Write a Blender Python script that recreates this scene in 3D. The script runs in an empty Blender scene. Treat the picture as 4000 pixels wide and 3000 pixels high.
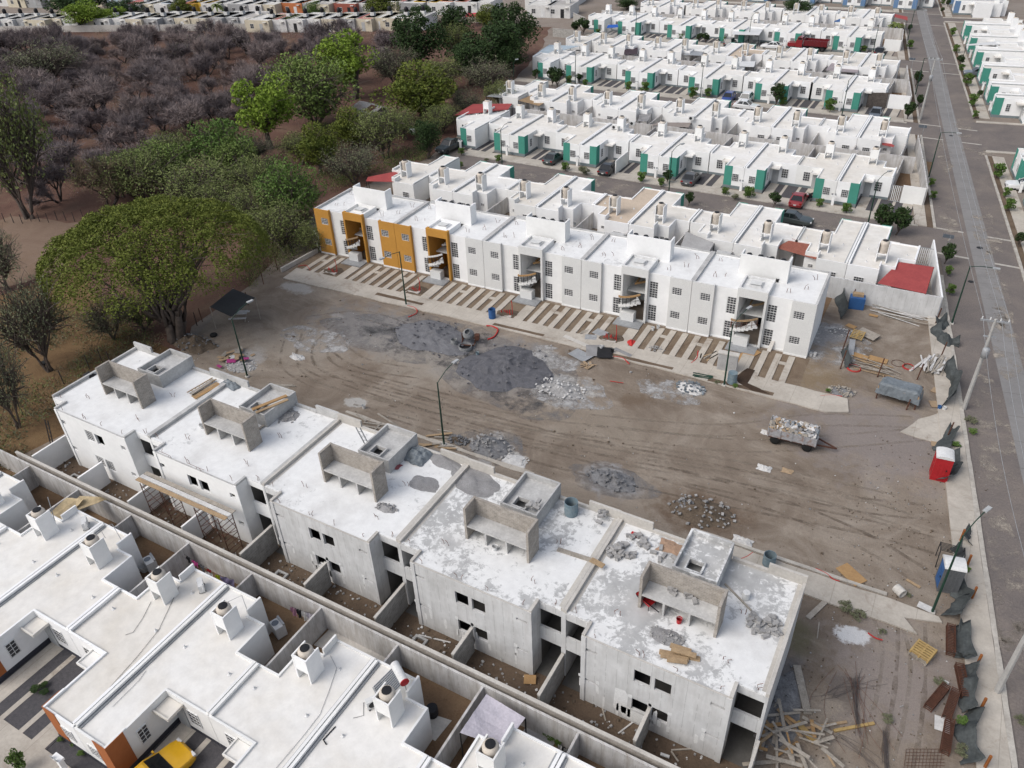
import bpy, math, random
from mathutils import Vector, Matrix, noise
R = math.radians
rnd = random.Random(7)
sc = bpy.context.scene
col = sc.collection
# ---------------------------------------------------------------- camera
YAW, PIT, ROL, FPX, CAMH = -0.53536146, 0.60797588, 0.04295762, 3098.07, 40.0
fw = Vector((math.sin(YAW)*math.cos(PIT), math.cos(YAW)*math.cos(PIT), -math.sin(PIT)))
rt = Vector((math.cos(YAW), -math.sin(YAW), 0.0)); dn = fw.cross(rt)
c_, s_ = math.cos(ROL), math.sin(ROL)
RT = rt*c_ + dn*s_; DN = dn*c_ - rt*s_
cam = bpy.data.cameras.new("camera"); camo = bpy.data.objects.new("camera", cam); col.objects.link(camo)
mw = Matrix.Identity(4)
for i in range(3):
    mw[i][0] = RT[i]; mw[i][1] = -DN[i]; mw[i][2] = -fw[i]
mw[2][3] = CAMH
camo.matrix_world = mw
cam.sensor_width = 36.0; cam.lens = 36.0*FPX/4000.0; cam.clip_start = 0.5; cam.clip_end = 6000
sc.camera = camo
# ---------------------------------------------------------------- light
world = bpy.data.worlds.new("World"); sc.world = world; world.use_nodes = True
wn = world.node_tree; bg = wn.nodes["Background"]
sky = wn.nodes.new("ShaderNodeTexSky"); sky.sky_type = 'NISHITA'; sky.sun_disc = False
SUN_EL, SUN_AZ = 48.0, 215.0        # azimuth clockwise from +Y
sky.sun_elevation = R(SUN_EL); sky.sun_rotation = R(SUN_AZ); sky.dust_density = 3.0; sky.air_density = 1.0
hs = wn.nodes.new("ShaderNodeHueSaturation"); hs.inputs["Saturation"].default_value = .58      # thin overcast
wn.links.new(sky.outputs[0], hs.inputs["Color"]); wn.links.new(hs.outputs[0], bg.inputs[0]); bg.inputs[1].default_value = 0.12
sun = bpy.data.lights.new("sun", 'SUN'); sun.energy = 1.15; sun.angle = R(40); sun.color = (1.0, 0.97, 0.93)
suno = bpy.data.objects.new("sun", sun); col.objects.link(suno)
sd = Vector((math.sin(R(SUN_AZ))*math.cos(R(SUN_EL)), math.cos(R(SUN_AZ))*math.cos(R(SUN_EL)), math.sin(R(SUN_EL))))
suno.rotation_euler = sd.to_track_quat('Z', 'Y').to_euler()
vs = sc.view_settings; vs.view_transform = 'Standard'; vs.look = 'None'; vs.gamma = 1.0; vs.exposure = 0.55
sc.cycles.max_bounces = 6; sc.cycles.transparent_max_bounces = 12

# ---------------------------------------------------------------- helpers
def G(px, py, z=0.0):
    "photo pixel -> point on the horizontal plane z"
    d = fw + RT*((px-2000)/FPX) + DN*((py-1500)/FPX)
    t = (z-CAMH)/d.z
    return Vector((d.x*t, d.y*t, z))

class MB:
    def __init__(s): s.v = []; s.f = []; s.m = []; s.M = None
    def add(s, vs, fs, mi=0):
        n = len(s.v)
        if s.M is not None: vs = [s.M @ Vector(p) for p in vs]
        s.v += [tuple(p) for p in vs]
        for f in fs: s.f.append(tuple(i+n for i in f)); s.m.append(mi)
        return s
    def box(s, x0, x1, y0, y1, z0, z1, mi=0):
        return s.add([(x0,y0,z0),(x1,y0,z0),(x1,y1,z0),(x0,y1,z0),(x0,y0,z1),(x1,y0,z1),(x1,y1,z1),(x0,y1,z1)],
              [(0,3,2,1),(4,5,6,7),(0,1,5,4),(1,2,6,5),(2,3,7,6),(3,0,4,7)], mi)
    def obox(s, c, sx, sy, sz, rz=0.0, rx=0.0, ry=0.0, mi=0):
        T = Matrix.Translation(c) @ Matrix.Rotation(rz,4,'Z') @ Matrix.Rotation(ry,4,'Y') @ Matrix.Rotation(rx,4,'X')
        a, b, h = sx/2, sy/2, sz/2
        vs = [T @ Vector(p) for p in [(-a,-b,-h),(a,-b,-h),(a,b,-h),(-a,b,-h),(-a,-b,h),(a,-b,h),(a,b,h),(-a,b,h)]]
        return s.add(vs, [(0,3,2,1),(4,5,6,7),(0,1,5,4),(1,2,6,5),(2,3,7,6),(3,0,4,7)], mi)
    def bar(s, p, q, w, h=None, mi=0):
        p, q = Vector(p), Vector(q); d = q-p; L = d.length
        if L < 1e-6: return s
        h = h or w; d /= L
        up = Vector((0,0,1)) if abs(d.z) < .95 else Vector((1,0,0))
        a = d.cross(up).normalized()*(w/2); b = a.normalized().cross(d)*(h/2)
        vs = [p-a-b, p+a-b, p+a+b, p-a+b, q-a-b, q+a-b, q+a+b, q-a+b]
        return s.add(vs, [(0,1,2,3),(7,6,5,4),(0,4,5,1),(1,5,6,2),(2,6,7,3),(3,7,4,0)], mi)
    def tube(s, pts, r, n=6, mi=0, cap=True):
        pts = [Vector(p) for p in pts]; k = len(pts)
        rs = r if isinstance(r, (list, tuple)) else [r]*k
        vs = []; fs = []
        for i, p in enumerate(pts):
            d = (pts[min(i+1,k-1)]-pts[max(i-1,0)])
            d = d.normalized() if d.length > 1e-9 else Vector((0,0,1))
            up = Vector((0,0,1)) if abs(d.z) < .9 else Vector((1,0,0))
            a = d.cross(up).normalized(); b = a.cross(d)
            for j in range(n):
                t = 2*math.pi*j/n
                vs.append(p + (a*math.cos(t)+b*math.sin(t))*rs[i])
        for i in range(k-1):
            for j in range(n):
                fs.append((i*n+j, (i+1)*n+j, (i+1)*n+(j+1)%n, i*n+(j+1)%n))
        if cap: fs.append(tuple(range(n))); fs.append(tuple(range((k-1)*n, k*n))[::-1])
        return s.add(vs, fs, mi)
    def lathe(s, prof, n=16, c=(0,0,0), mi=0, ax=None):
        vs = []; fs = []; k = len(prof)
        for r, z in prof:
            for j in range(n):
                t = 2*math.pi*j/n
                p = Vector((r*math.cos(t), r*math.sin(t), z))
                if ax is not None: p = ax @ p
                vs.append(Vector(c)+p)
        for i in range(k-1):
            for j in range(n):
                fs.append((i*n+j, i*n+(j+1)%n, (i+1)*n+(j+1)%n, (i+1)*n+j))
        fs.append(tuple(range(n))[::-1]); fs.append(tuple(range((k-1)*n, k*n)))
        return s.add(vs, fs, mi)
    def prism(s, poly, z0, z1, mi=0):
        n = len(poly)
        vs = [(p[0],p[1],z0) for p in poly]+[(p[0],p[1],z1) for p in poly]
        fs = [(i,(i+1)%n,n+(i+1)%n,n+i) for i in range(n)]+[tuple(range(n))[::-1], tuple(range(n,2*n))]
        return s.add(vs, fs, mi)
    def build(s, name, mats, parent=None, smooth=False):
        me = bpy.data.meshes.new(name); me.from_pydata(s.v, [], s.f)
        if not isinstance(mats, (list, tuple)): mats = [mats]
        for m in mats: me.materials.append(m)
        if len(mats) > 1: me.polygons.foreach_set("material_index", s.m)
        if smooth: me.polygons.foreach_set("use_smooth", [True]*len(me.polygons))
        me.validate(); me.update()
        o = bpy.data.objects.new(name, me); col.objects.link(o)
        if parent is not None: o.parent = parent
        return o

def tag(o, label=None, cat=None, group=None, kind=None):
    if label: o["label"] = label
    if cat: o["category"] = cat
    if group: o["group"] = group
    if kind: o["kind"] = kind
    return o
def thing(name, label, cat, loc=(0,0,0), rz=0.0, group=None, s=1.0):
    o = bpy.data.objects.new(name, None); col.objects.link(o)
    o.empty_display_size = .3
    o.location = loc; o.rotation_euler = (0,0,rz); o.scale = (s,s,s)
    return tag(o, label, cat, group)
def copy_tree(o, parent=None):
    c = o.copy(); col.objects.link(c)
    if parent is not None: c.parent = parent
    for ch in o.children: copy_tree(ch, c)
    return c
def struct(mb, name, m): return tag(mb.build(name, m), kind="structure")
ORD = ["first","second","third","fourth","fifth","sixth","seventh","eighth","ninth","tenth","eleventh","twelfth","thirteenth","fourteenth","fifteenth","sixteenth","seventeenth","eighteenth","nineteenth","twentieth"]
ORD += ["twenty-"+w for w in ORD[:9]] + ["thirtieth"] + ["thirty-"+w for w in ORD[:9]]

# ---------------------------------------------------------------- materials
class NT:
    def __init__(s, name, rough=.9, spec=.2):
        s.m = bpy.data.materials.new(name); s.m.use_nodes = True
        s.t = s.m.node_tree; s.b = s.t.nodes["Principled BSDF"]
        s.b.inputs["Roughness"].default_value = rough
        s.b.inputs["Specular IOR Level"].default_value = spec
        s._p = None
    def n(s, t, **kw):
        x = s.t.nodes.new(t)
        for k, v in kw.items(): setattr(x, k, v)
        return x
    def L(s, a, b): s.t.links.new(a, b)
    def pos(s):
        if s._p is None: s._p = s.n("ShaderNodeNewGeometry").outputs["Position"]
        return s._p
    def noise(s, scale, detail=5, rough=.6, vec=None, dist=0.0):
        x = s.n("ShaderNodeTexNoise"); x.inputs["Scale"].default_value = scale
        x.inputs["Detail"].default_value = detail; x.inputs["Roughness"].default_value = rough
        x.inputs["Distortion"].default_value = dist
        s.L(vec if vec is not None else s.pos(), x.inputs["Vector"]); return x.outputs["Fac"]
    def ramp(s, fac, stops, interp='LINEAR'):
        x = s.n("ShaderNodeValToRGB"); x.color_ramp.interpolation = interp
        e = x.color_ramp.elements
        while len(e) < len(stops): e.new(.5)
        for i, (p, c) in enumerate(stops):
            e[i].position = p; e[i].color = (*c, 1) if len(c) == 3 else c
        s.L(fac, x.inputs[0]); return x.outputs[0]
    def thr(s, fac, a, b): return s.ramp(fac, [(a,(0,0,0)),(b,(1,1,1))])
    def mix(s, fac, a, b, mode='MIX'):
        x = s.n("ShaderNodeMix", data_type='RGBA', blend_type=mode)
        for sock, v in ((x.inputs[0], fac), (x.inputs[6], a), (x.inputs[7], b)):
            if hasattr(v, "is_linked"): s.L(v, sock)
            elif isinstance(v, (int, float)): sock.default_value = v
            else: sock.default_value = (*v, 1)
        return x.outputs[2]
    def math(s, op, a, b=0.0):
        x = s.n("ShaderNodeMath", operation=op)
        for sock, v in ((x.inputs[0], a), (x.inputs[1], b)):
            if hasattr(v, "is_linked"): s.L(v, sock)
            else: sock.default_value = v
        return x.outputs[0]
    def mapping(s, scale, rot=(0,0,0), vec=None):
        x = s.n("ShaderNodeMapping"); x.inputs["Scale"].default_value = scale; x.inputs["Rotation"].default_value = rot
        s.L(vec if vec is not None else s.pos(), x.inputs["Vector"]); return x.outputs[0]
    def wallvec(s):
        sp = s.n("ShaderNodeSeparateXYZ"); s.L(s.pos(), sp.inputs[0])
        cb = s.n("ShaderNodeCombineXYZ")
        s.L(s.math('ADD', sp.outputs[0], sp.outputs[1]), cb.inputs[0]); s.L(sp.outputs[2], cb.inputs[1])
        return cb.outputs[0]
    def bump(s, h, strength=.3, dist=.05):
        x = s.n("ShaderNodeBump"); x.inputs["Strength"].default_value = strength; x.inputs["Distance"].default_value = dist
        s.L(h, x.inputs["Height"]); s.L(x.outputs[0], s.b.inputs["Normal"]); return s
    def out(s, c):
        if hasattr(c, "is_linked"): s.L(c, s.b.inputs["Base Color"])
        else: s.b.inputs["Base Color"].default_value = (*c, 1)
        return s.m
def sh(c, k): return tuple(min(1, max(0, x*k)) for x in c)
def nm(name, c1, c2=None, scale=.6, a=.35, b=.65, rough=.9, fine=8.0, fa=.12, bump=0, bs=20, spec=.2, metal=0, dist=0.0, rand=None):
    "two-tone noisy surface with a finer grain"
    t = NT(name, rough, spec); c2 = c2 or sh(c1, .8)
    base = t.ramp(t.noise(scale, 6, .62, dist=dist), [(a,c1),(b,c2)])
    g = t.ramp(t.noise(fine, 4, .7), [(.25,(1-fa*2,)*3),(.75,(1+fa*.6,)*3)])
    t.b.inputs["Metallic"].default_value = metal
    if bump: t.bump(t.noise(bs, 5, .65), bump, .05)
    if rand:                                   # each wall or roof was painted on its own day
        base = t.mix(1.0, base, t.ramp(t.n("ShaderNodeObjectInfo").outputs["Random"], [(0,rand[0]),(.5,(1,1,1)),(1,rand[1])]), 'MULTIPLY')
    return t.out(t.mix(1.0, base, g, 'MULTIPLY'))

WHITE = nm("white_render", (.80,.80,.79), (.72,.72,.71), .5, .4, .8, fine=3, fa=.03, rand=((.93,.925,.91),(1.03,1.03,1.04)))
ROOFW = nm("white_roof_coat", (.72,.70,.665), (.63,.595,.54), .35, .42, .75, fine=1.6, fa=.07, rand=((.94,.92,.885),(1.04,1.05,1.06)))
ROOFN = nm("new_roof_screed", (.71,.71,.70), (.53,.53,.525), .55, .46, .7, fine=3, fa=.08, dist=1.0)
TEAL = nm("teal_paint", (.065,.265,.205), (.06,.24,.185), .6, fine=4, fa=.05)
ORANGE = nm("orange_paint", (.36,.125,.045), (.32,.11,.04), .6, fine=4, fa=.06)
OCHRE = nm("ochre_paint", (.50,.255,.055), (.46,.23,.05), .6, fine=4, fa=.05)
BLUEP = nm("slate_blue_paint", (.13,.22,.36), (.12,.20,.33), .6, fine=4, fa=.05)
GREYP = nm("pale_grey_render", (.67,.67,.65), (.63,.63,.615), .5, fine=14, fa=.09)
PLINTH = nm("plinth_paint", (.20,.24,.25), (.17,.20,.21), .8)
DPLINTH = nm("dark_plinth_paint", (.06,.06,.075), (.045,.045,.055), .8)
CONC = nm("concrete", (.44,.43,.42), (.33,.325,.32), .9, .35, .7, fine=10, fa=.12, bump=.15)
CONCL = nm("pale_concrete", (.53,.505,.465), (.43,.405,.37), .45, .4, .7, fine=6, fa=.1)
def walk_mat():
    t = NT("pavement_concrete", .93, .15)
    b = t.ramp(t.noise(.35, 6, .62), [(.40,(.47,.43,.375)),(.68,(.36,.325,.28))])
    d = t.thr(t.noise(.28, 8, .74, dist=.8), .56, .66); b = t.mix(t.math('MULTIPLY', d, .75), b, (.245,.20,.16))
    sp = t.n("ShaderNodeSeparateXYZ"); t.L(t.pos(), sp.inputs[0])
    j = t.math('LESS_THAN', t.math('FRACT', t.math('MULTIPLY', sp.outputs[0], 1/2.4)), .018)
    b = t.mix(t.math('MULTIPLY', j, .4), b, (.2,.18,.15))
    g = t.ramp(t.noise(5, 5, .75), [(.25,(.82,)*3),(.75,(1.1,)*3)])
    return t.out(t.mix(1.0, b, g, 'MULTIPLY'))
WALK = walk_mat()
DARK = nm("dark_metal", (.03,.03,.032), (.022,.022,.024), 2, rough=.6)
GLASS = nm("window_glass", (.05,.053,.06), (.085,.085,.088), .9, .4, .7, rough=.12, spec=.5, fine=.7, fa=.2)
FRAME = nm("white_window_frame", (.74,.74,.73), rough=.5)
DOORG = nm("grey_door_paint", (.45,.46,.46), rough=.6)
BLACK = nm("black_plastic", (.016,.016,.018), (.022,.022,.024), 2, rough=.5)
TANK = nm("beige_tank_plastic", (.60,.54,.465), (.52,.46,.39), 1.5, rough=.55, fine=4)
GALV = nm("galvanised_steel", (.40,.41,.42), (.32,.33,.34), 3, rough=.5, metal=.3)
GREENP = nm("dark_green_paint", (.02,.055,.038), (.018,.045,.032), 2, rough=.5)
RUST = nm("rusty_steel", (.13,.058,.038), (.085,.042,.03), 3, .35, .65, fine=14, fa=.2)
WOOD = nm("raw_timber", (.42,.30,.18), (.33,.235,.145), 2.2, fine=12, fa=.18)
WOODG = nm("weathered_timber", (.40,.36,.31), (.29,.26,.22), 2.2, fine=12, fa=.18)
PLY = nm("plywood", (.40,.25,.12), (.34,.21,.10), 1.6, fine=9, fa=.1)
PALW = nm("yellow_pallet_timber", (.44,.31,.13), (.37,.255,.11), 2.0, fine=10, fa=.14)
REDP = nm("red_conduit", (.50,.035,.03), (.42,.03,.028), 3, rough=.6)
REDT = nm("red_sheet_roof", (.36,.075,.07), (.30,.06,.06), .8, fine=5, fa=.1)
TAN = nm("tan_cloth", (.34,.24,.14), (.28,.19,.11), 1.2, fine=5, fa=.12)
PLAST = nm("white_plastic", (.68,.68,.67), (.60,.60,.59), 2, rough=.5)
BLUEPL = nm("blue_plastic", (.04,.12,.30), (.035,.10,.25), 2, rough=.5)
ASPH = nm("dark_gravel", (.115,.11,.115), (.075,.072,.078), 5, .3, .7, fine=30, fa=.3, bump=.4, bs=40)
# ---------------------------------------------------------------- more materials
def block_mat(name, c1, c2, mortar, bw=.4, bh=.2, ms=.012):
    t = NT(name, .95)
    x = t.n("ShaderNodeTexBrick"); t.L(t.wallvec(), x.inputs["Vector"])
    x.inputs["Scale"].default_value = 1.0; x.inputs["Brick Width"].default_value = bw; x.inputs["Row Height"].default_value = bh
    x.inputs["Mortar Size"].default_value = ms; x.inputs["Bias"].default_value = -.2
    for k, v in (("Color1", c1), ("Color2", c2), ("Mortar", mortar)): x.inputs[k].default_value = (*v, 1)
    g = t.ramp(t.noise(3, 5, .7), [(.3,(.72,)*3),(.7,(1.1,)*3)])
    t.bump(x.outputs["Fac"], -.3, .02)
    return t.out(t.mix(1.0, x.outputs["Color"], g, 'MULTIPLY'))
BLOCK = block_mat("grey_block_masonry", (.36,.345,.32), (.28,.27,.25), (.42,.41,.39))
BRICKW = block_mat("pale_brick_masonry", (.36,.325,.285), (.28,.25,.22), (.40,.38,.35), .28, .12, .01)
def panel_mat(name, c1, c2, stain):
    "cast concrete: faint vertical form joints, streaks and stains"
    t = NT(name, .92)
    wv = t.wallvec()
    base = t.ramp(t.noise(.8, 6, .65), [(.35,c1),(.7,c2)])
    st = t.ramp(t.noise(1.0, 5, .7, vec=t.mapping((2.2,.35,1), vec=wv)), [(.42,(1,1,1)),(.72,stain)])
    wob = t.math('ADD', t.math('MULTIPLY', t.noise(2.0, 3), .12), 0)
    sp = t.n("ShaderNodeSeparateXYZ"); t.L(wv, sp.inputs[0])
    fr = t.math('FRACT', t.math('ADD', t.math('MULTIPLY', sp.outputs[0], 1/.62), wob))
    ln = t.math('MULTIPLY', t.math('LESS_THAN', fr, .05), t.math('GREATER_THAN', t.noise(1.6, 4), .47))
    c = t.mix(1.0, base, st, 'MULTIPLY')
    return t.out(t.mix(t.math('MULTIPLY', ln, .35), c, (.16,.155,.15)))
PANEL = panel_mat("cast_concrete_wall", (.58,.58,.575), (.47,.47,.465), (.83,.82,.81))
YARDW = panel_mat("stained_yard_wall", (.56,.55,.54), (.44,.43,.42), (.62,.58,.53))
def patch_mat(name, thr, white=(.76,.76,.75), grey=(.44,.44,.435)):
    t = NT(name, .93)
    n1 = t.noise(2.3, 8, .74, dist=.35); n2 = t.noise(.2, 4, .6)
    f = t.math('ADD', t.math('MULTIPLY', n1, .52), t.math('MULTIPLY', n2, .48))
    w = t.ramp(t.noise(2, 5), [(.3, white), (.75, sh(white,.88))])
    g = t.ramp(t.noise(1.5, 6), [(.3, grey), (.7, sh(grey,.76))])
    c = t.mix(t.thr(f, thr, thr+.045), w, g)
    soft = t.thr(t.noise(.42, 6, .65), .5, .72); c = t.mix(t.math('MULTIPLY', soft, .6), c, (.50,.49,.475))
    crk = t.thr(t.noise(.9, 9, .8, dist=2.0), .495, .5); crk2 = t.thr(t.noise(.9, 9, .8, dist=2.0), .503, .508)
    c = t.mix(t.math('MULTIPLY', t.math('SUBTRACT', crk, crk2), .25), c, (.3,.29,.28))
    return t.out(c)
PATCH4 = patch_mat("patchy_limewash_roof_a", .485, (.72,.72,.71))
PATCH5 = patch_mat("patchy_limewash_roof_b", .495, (.72,.72,.71))
PATCH3 = patch_mat("worn_limewash_roof", .555, (.74,.74,.73), (.54,.54,.535))
PATCH2 = patch_mat("dusty_limewash_roof", .565, (.74,.74,.73), (.58,.58,.575))
DIRTW = None
def dirt_mat():
    t = NT("site_dirt", .97, .1)
    base = t.ramp(t.noise(.16, 7, .66, dist=1.2), [(.3,(.150,.118,.092)),(.48,(.215,.175,.139)),(.68,(.305,.263,.218))])
    # tyre-dragged pale dust along the lane
    dr = t.thr(t.noise(.9, 6, .7, vec=t.mapping((.16,.9,1), rot=(0,0,R(6)))), .52, .7)
    base = t.mix(t.math('MULTIPLY', dr, .45), base, (.36,.31,.255))
    n = t.noise(.55, 6, .7)
    def patch(px, py, r, c, soft=.35, amt=.9, sx=1.0):
        nonlocal base
        p = G(px, py)
        v = t.n("ShaderNodeVectorMath", operation='SUBTRACT'); t.L(t.pos(), v.inputs[0]); v.inputs[1].default_value = p
        v2 = t.n("ShaderNodeVectorMath", operation='MULTIPLY'); t.L(v.outputs[0], v2.inputs[0]); v2.inputs[1].default_value = (1/(r*sx), 1/r, 0)
        ln = t.n("ShaderNodeVectorMath", operation='LENGTH'); t.L(v2.outputs[0], ln.inputs[0])
        d = t.math('ADD', ln.outputs["Value"], t.math('MULTIPLY', t.math('SUBTRACT', n, .5), 2.6))
        m = t.ramp(d, [(max(0,.75-soft),(1,1,1)),(min(1,.75+soft),(0,0,0))])
        base = t.mix(t.math('MULTIPLY', m, amt), base, c)
    grey = (.20,.195,.195); pale = (.42,.41,.39)
    patch(1480, 1290, 4.6, grey, .25, .8, 1.9); patch(1950, 1420, 5.5, grey, .25, .7, 1.3)
    patch(2210, 1520, 2.6, pale, .2, .85, 1.2); patch(2130, 1400, 1.8, pale, .2, .7)
    patch(1160, 1125, 1.4, pale, .2, .7, 1.6); patch(1310, 1240, 1.0, pale, .15, .4)
    patch(960, 1400, 2.3, (.35,.34,.33), .2, .8); patch(1390, 1570, .8, pale, .15, .8, 1.5)
    patch(1930, 1745, 2.0, (.33,.325,.32), .2, .8); patch(2000, 1790, 1.1, (.5,.49,.47), .15, .8)
    patch(2390, 1875, 2.0, (.27,.27,.275), .2, .85, 1.4); patch(2480, 1560, 1.6, (.14,.10,.07), .3, .7)
    patch(2700, 1520, 1.3, pale, .2, .7); patch(3230, 1310, 2.6, (.30,.30,.31), .25, .8, .8)
    patch(3180, 1480, 3.0, (.20,.145,.085), .3, .7, 1.3); patch(3400, 1700, 6.5, (.235,.205,.19), .3, .85, 1.3)
    patch(3020, 2780, 2.1, (.135,.13,.135), .25, .85, .55); patch(3080, 2680, 2.0, (.16,.155,.155), .25, .8, .5)
    patch(3500, 2650, 5.0, (.25,.215,.195), .3, .85, .9); patch(3060, 2470, 1.3, (.13,.12,.06), .3, .6, 2.0)
    patch(3330, 2480, .9, (.6,.6,.6), .12, .9, 1.4); patch(3300, 2700, 1.5, (.11,.095,.085), .3, .6, .7)
    patch(2740, 2010, 2.6, (.125,.085,.058), .3, .8, 1.6); patch(1150, 1350, 3.5, (.30,.265,.225), .3, .6, 2)
    patch(1700, 1420, 4, (.31,.28,.24), .3, .5, 2); patch(2300, 1650, 3, (.27,.23,.185), .3, .5, 2.6)
    # pebbles and clods
    peb = t.thr(t.noise(4.5, 4, .75), .62, .72)
    base = t.mix(t.math('MULTIPLY', peb, .35), base, (.36,.32,.28))
    drk = t.thr(t.noise(2.6, 5, .75), .63, .74)
    base = t.mix(t.math('MULTIPLY', drk, .5), base, (.10,.073,.052))
    g = t.ramp(t.noise(16, 4, .8), [(.25,(.74,)*3),(.75,(1.16,)*3)])
    t.bump(t.noise(2.5, 8, .75), .6, .12)
    return t.out(t.mix(1.0, base, g, 'MULTIPLY'))
def soil_mat(name, c1, c2, c3, sc_=.09, bs=3.0):
    t = NT(name, .97, .1)
    base = t.ramp(t.noise(sc_, 7, .68, dist=.8), [(.3,c1),(.5,c2),(.7,c3)])
    sp = t.thr(t.noise(1.4, 6, .75), .58, .72)
    base = t.mix(t.math('MULTIPLY', sp, .5), base, sh(c1,.55))
    g = t.ramp(t.noise(9, 5, .8), [(.25,(.7,)*3),(.75,(1.2,)*3)])
    t.bump(t.noise(bs, 8, .75), .6, .15)
    return t.out(t.mix(1.0, base, g, 'MULTIPLY'))
DIRT = dirt_mat()
YARD = soil_mat("yard_soil", (.095,.068,.05), (.135,.098,.07), (.18,.135,.098), .3)
YARDR = soil_mat("packed_yard_soil", (.15,.095,.055), (.19,.125,.078), (.23,.16,.10), .3)
WOODS = soil_mat("woodland_soil", (.095,.054,.043), (.135,.078,.06), (.17,.115,.082))
GRASS = soil_mat("dry_grass_field", (.10,.062,.034), (.155,.098,.052), (.19,.125,.066), .2)
CLEAR = soil_mat("tan_clearing", (.17,.115,.085), (.21,.15,.112), (.18,.12,.08), .12)
GRND = soil_mat("town_ground", (.20,.17,.14), (.24,.20,.17), (.28,.25,.22), .1)
def road_mat(name, c1, c2, c3):
    t = NT(name, .93, .15)
    base = t.ramp(t.noise(.22, 7, .7, dist=.6), [(.3,c1),(.55,c2),(.75,c3)])
    g = t.ramp(t.noise(7, 5, .85), [(.25,(.62,)*3),(.75,(1.28,)*3)])
    t.bump(t.noise(7, 5, .8), .4, .05)
    return t.out(t.mix(1.0, base, g, 'MULTIPLY'))
PAVER = road_mat("stone_paved_lane", (.135,.12,.115), (.18,.155,.14), (.235,.20,.17))
def strip_mat():
    t = NT("concrete_carriageway", .9, .2)
    base = t.ramp(t.noise(.5, 6, .65), [(.3,(.245,.235,.228)),(.7,(.195,.188,.183))])
    g = t.ramp(t.noise(6, 5, .8), [(.25,(.82,)*3),(.75,(1.12,)*3)])
    u = t.mapping((1,1,1), rot=(0,0,R(-9)))
    sp = t.n("ShaderNodeSeparateXYZ"); t.L(u, sp.inputs[0])
    j = t.math('LESS_THAN', t.math('FRACT', t.math('MULTIPLY', sp.outputs[1], 1/3.4)), .025)
    return t.out(t.mix(t.math('MULTIPLY', j, .5), t.mix(1.0, base, g, 'MULTIPLY'), (.12,.11,.10)))
STRIP = strip_mat()
KERB = nm("kerb_concrete", (.50,.47,.42), (.38,.35,.31), 1.2, fine=5, fa=.15)

# ---------------------------------------------------------------- ground sheets
def sheet(name, pts, z, m, jit=0.0, step=1.5, kind="structure", thick=0.0):
    P = []
    n = len(pts)
    for i in range(n):
        a = Vector((pts[i][0], pts[i][1], 0)); b = Vector((pts[(i+1)%n][0], pts[(i+1)%n][1], 0))
        k = max(1, int((b-a).length/step)) if jit else 1
        d = (b-a).normalized(); nn = Vector((-d.y, d.x, 0))
        for j in range(k):
            p = a.lerp(b, j/k)
            if jit: p = p + nn*jit*(noise.noise(Vector((p.x*.45, p.y*.45, z)))*1.4 + noise.noise(Vector((p.x*1.7, p.y*1.7, 3)))*.7)
            P.append((p.x, p.y))
    mb = MB()
    if thick: mb.prism(P, z-thick, z)
    else: mb.add([(x, y, z) for x, y in P], [tuple(range(len(P)))])
    return tag(mb.build(name, m), kind=kind)
def xl(y): return 5.6 - .157*(y-62.4)     # left kerb of the avenue
def xr(y): return 8.2 - .152*(y-95.0)     # right kerb
mb = MB(); mb.add([(-2500,-300,-.06),(2500,-300,-.06),(2500,4000,-.06),(-2500,4000,-.06)], [(0,1,2,3)]); struct(mb, "ground", GRND)
sheet("woodland_soil", [(-64,-40),(-61,20),(-58.6,35),(-63,44),(-65,56),(-69,66),(-73,76),(-70,93),(-71,103),(-76,125),(-81,145),(-87,165),(-96,188),(-150,186),(-190,172),(-262,152),(-420,110),(-420,-40)], -.04, WOODS, .8, 3)
sheet("dry_grass", [G(0,1150)[:2], G(300,1050)[:2], G(560,1330)[:2], G(720,1390)[:2], (-58.4,34), (-58.6,21), (-63,-40), (-180,-40)], -.028, GRASS, 1.0, 2)
sheet("tan_clearing", [G(-300,980)[:2], G(40,845)[:2], G(330,870)[:2], G(430,900)[:2], G(330,960)[:2], G(230,1060)[:2], G(0,1130)[:2]], -.016, CLEAR, 1.0, 2)
sheet("site_dirt", [(-60.5,20.5),(10.0,20.5),(9.3,33),(8,42),(6.3,54),(3.6,70),(1.4,84),(-68,84),(-69,66),(-65,55),(-62.2,44),(-58.2,34.5)], -.02, DIRT, .3, 2)
# avenue
ys = [-20 + 10*i for i in range(36)]
sheet("avenue", [(xl(y), y) for y in ys] + [(xr(y), y) for y in ys[::-1]], -.012, PAVER)
sheet("concrete_carriageway", [(8.6-.1575*(y-64.2), y) for y in ys] + [(10.7-.157*(y-64.2), y) for y in ys[::-1]], .006, STRIP)
def alpha_mat(name, c1, c2, scale, a, b, stretch=(1,1,1), rot=0.0):
    "a broken, dusty surface layer: noise decides where it covers the ground"
    t = NT(name, .97, .1); t.out(t.ramp(t.noise(3, 5, .7), [(.3,c1),(.7,c2)]))
    m = t.n("ShaderNodeMixShader"); tr = t.n("ShaderNodeBsdfTransparent"); o = t.t.nodes["Material Output"]
    t.L(t.thr(t.noise(scale, 7, .74, vec=t.mapping(stretch, rot=(0,0,R(rot)))), a, b), m.inputs[0]); t.L(tr.outputs[0], m.inputs[1]); t.L(t.b.outputs[0], m.inputs[2]); t.L(m.outputs[0], o.inputs["Surface"])
    return t.m
TRKL = alpha_mat("pale_tyre_dust", (.275,.235,.19), (.235,.195,.155), .7, .42, .78)
TRKD = alpha_mat("dark_tyre_rut", (.155,.123,.097), (.175,.14,.11), .7, .42, .78)
GSPR = alpha_mat("thin_gravel", (.215,.212,.215), (.17,.168,.172), .55, .44, .74)
DUST = alpha_mat("road_dust", (.37,.33,.28), (.30,.26,.22), .45, .50, .66)
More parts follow.
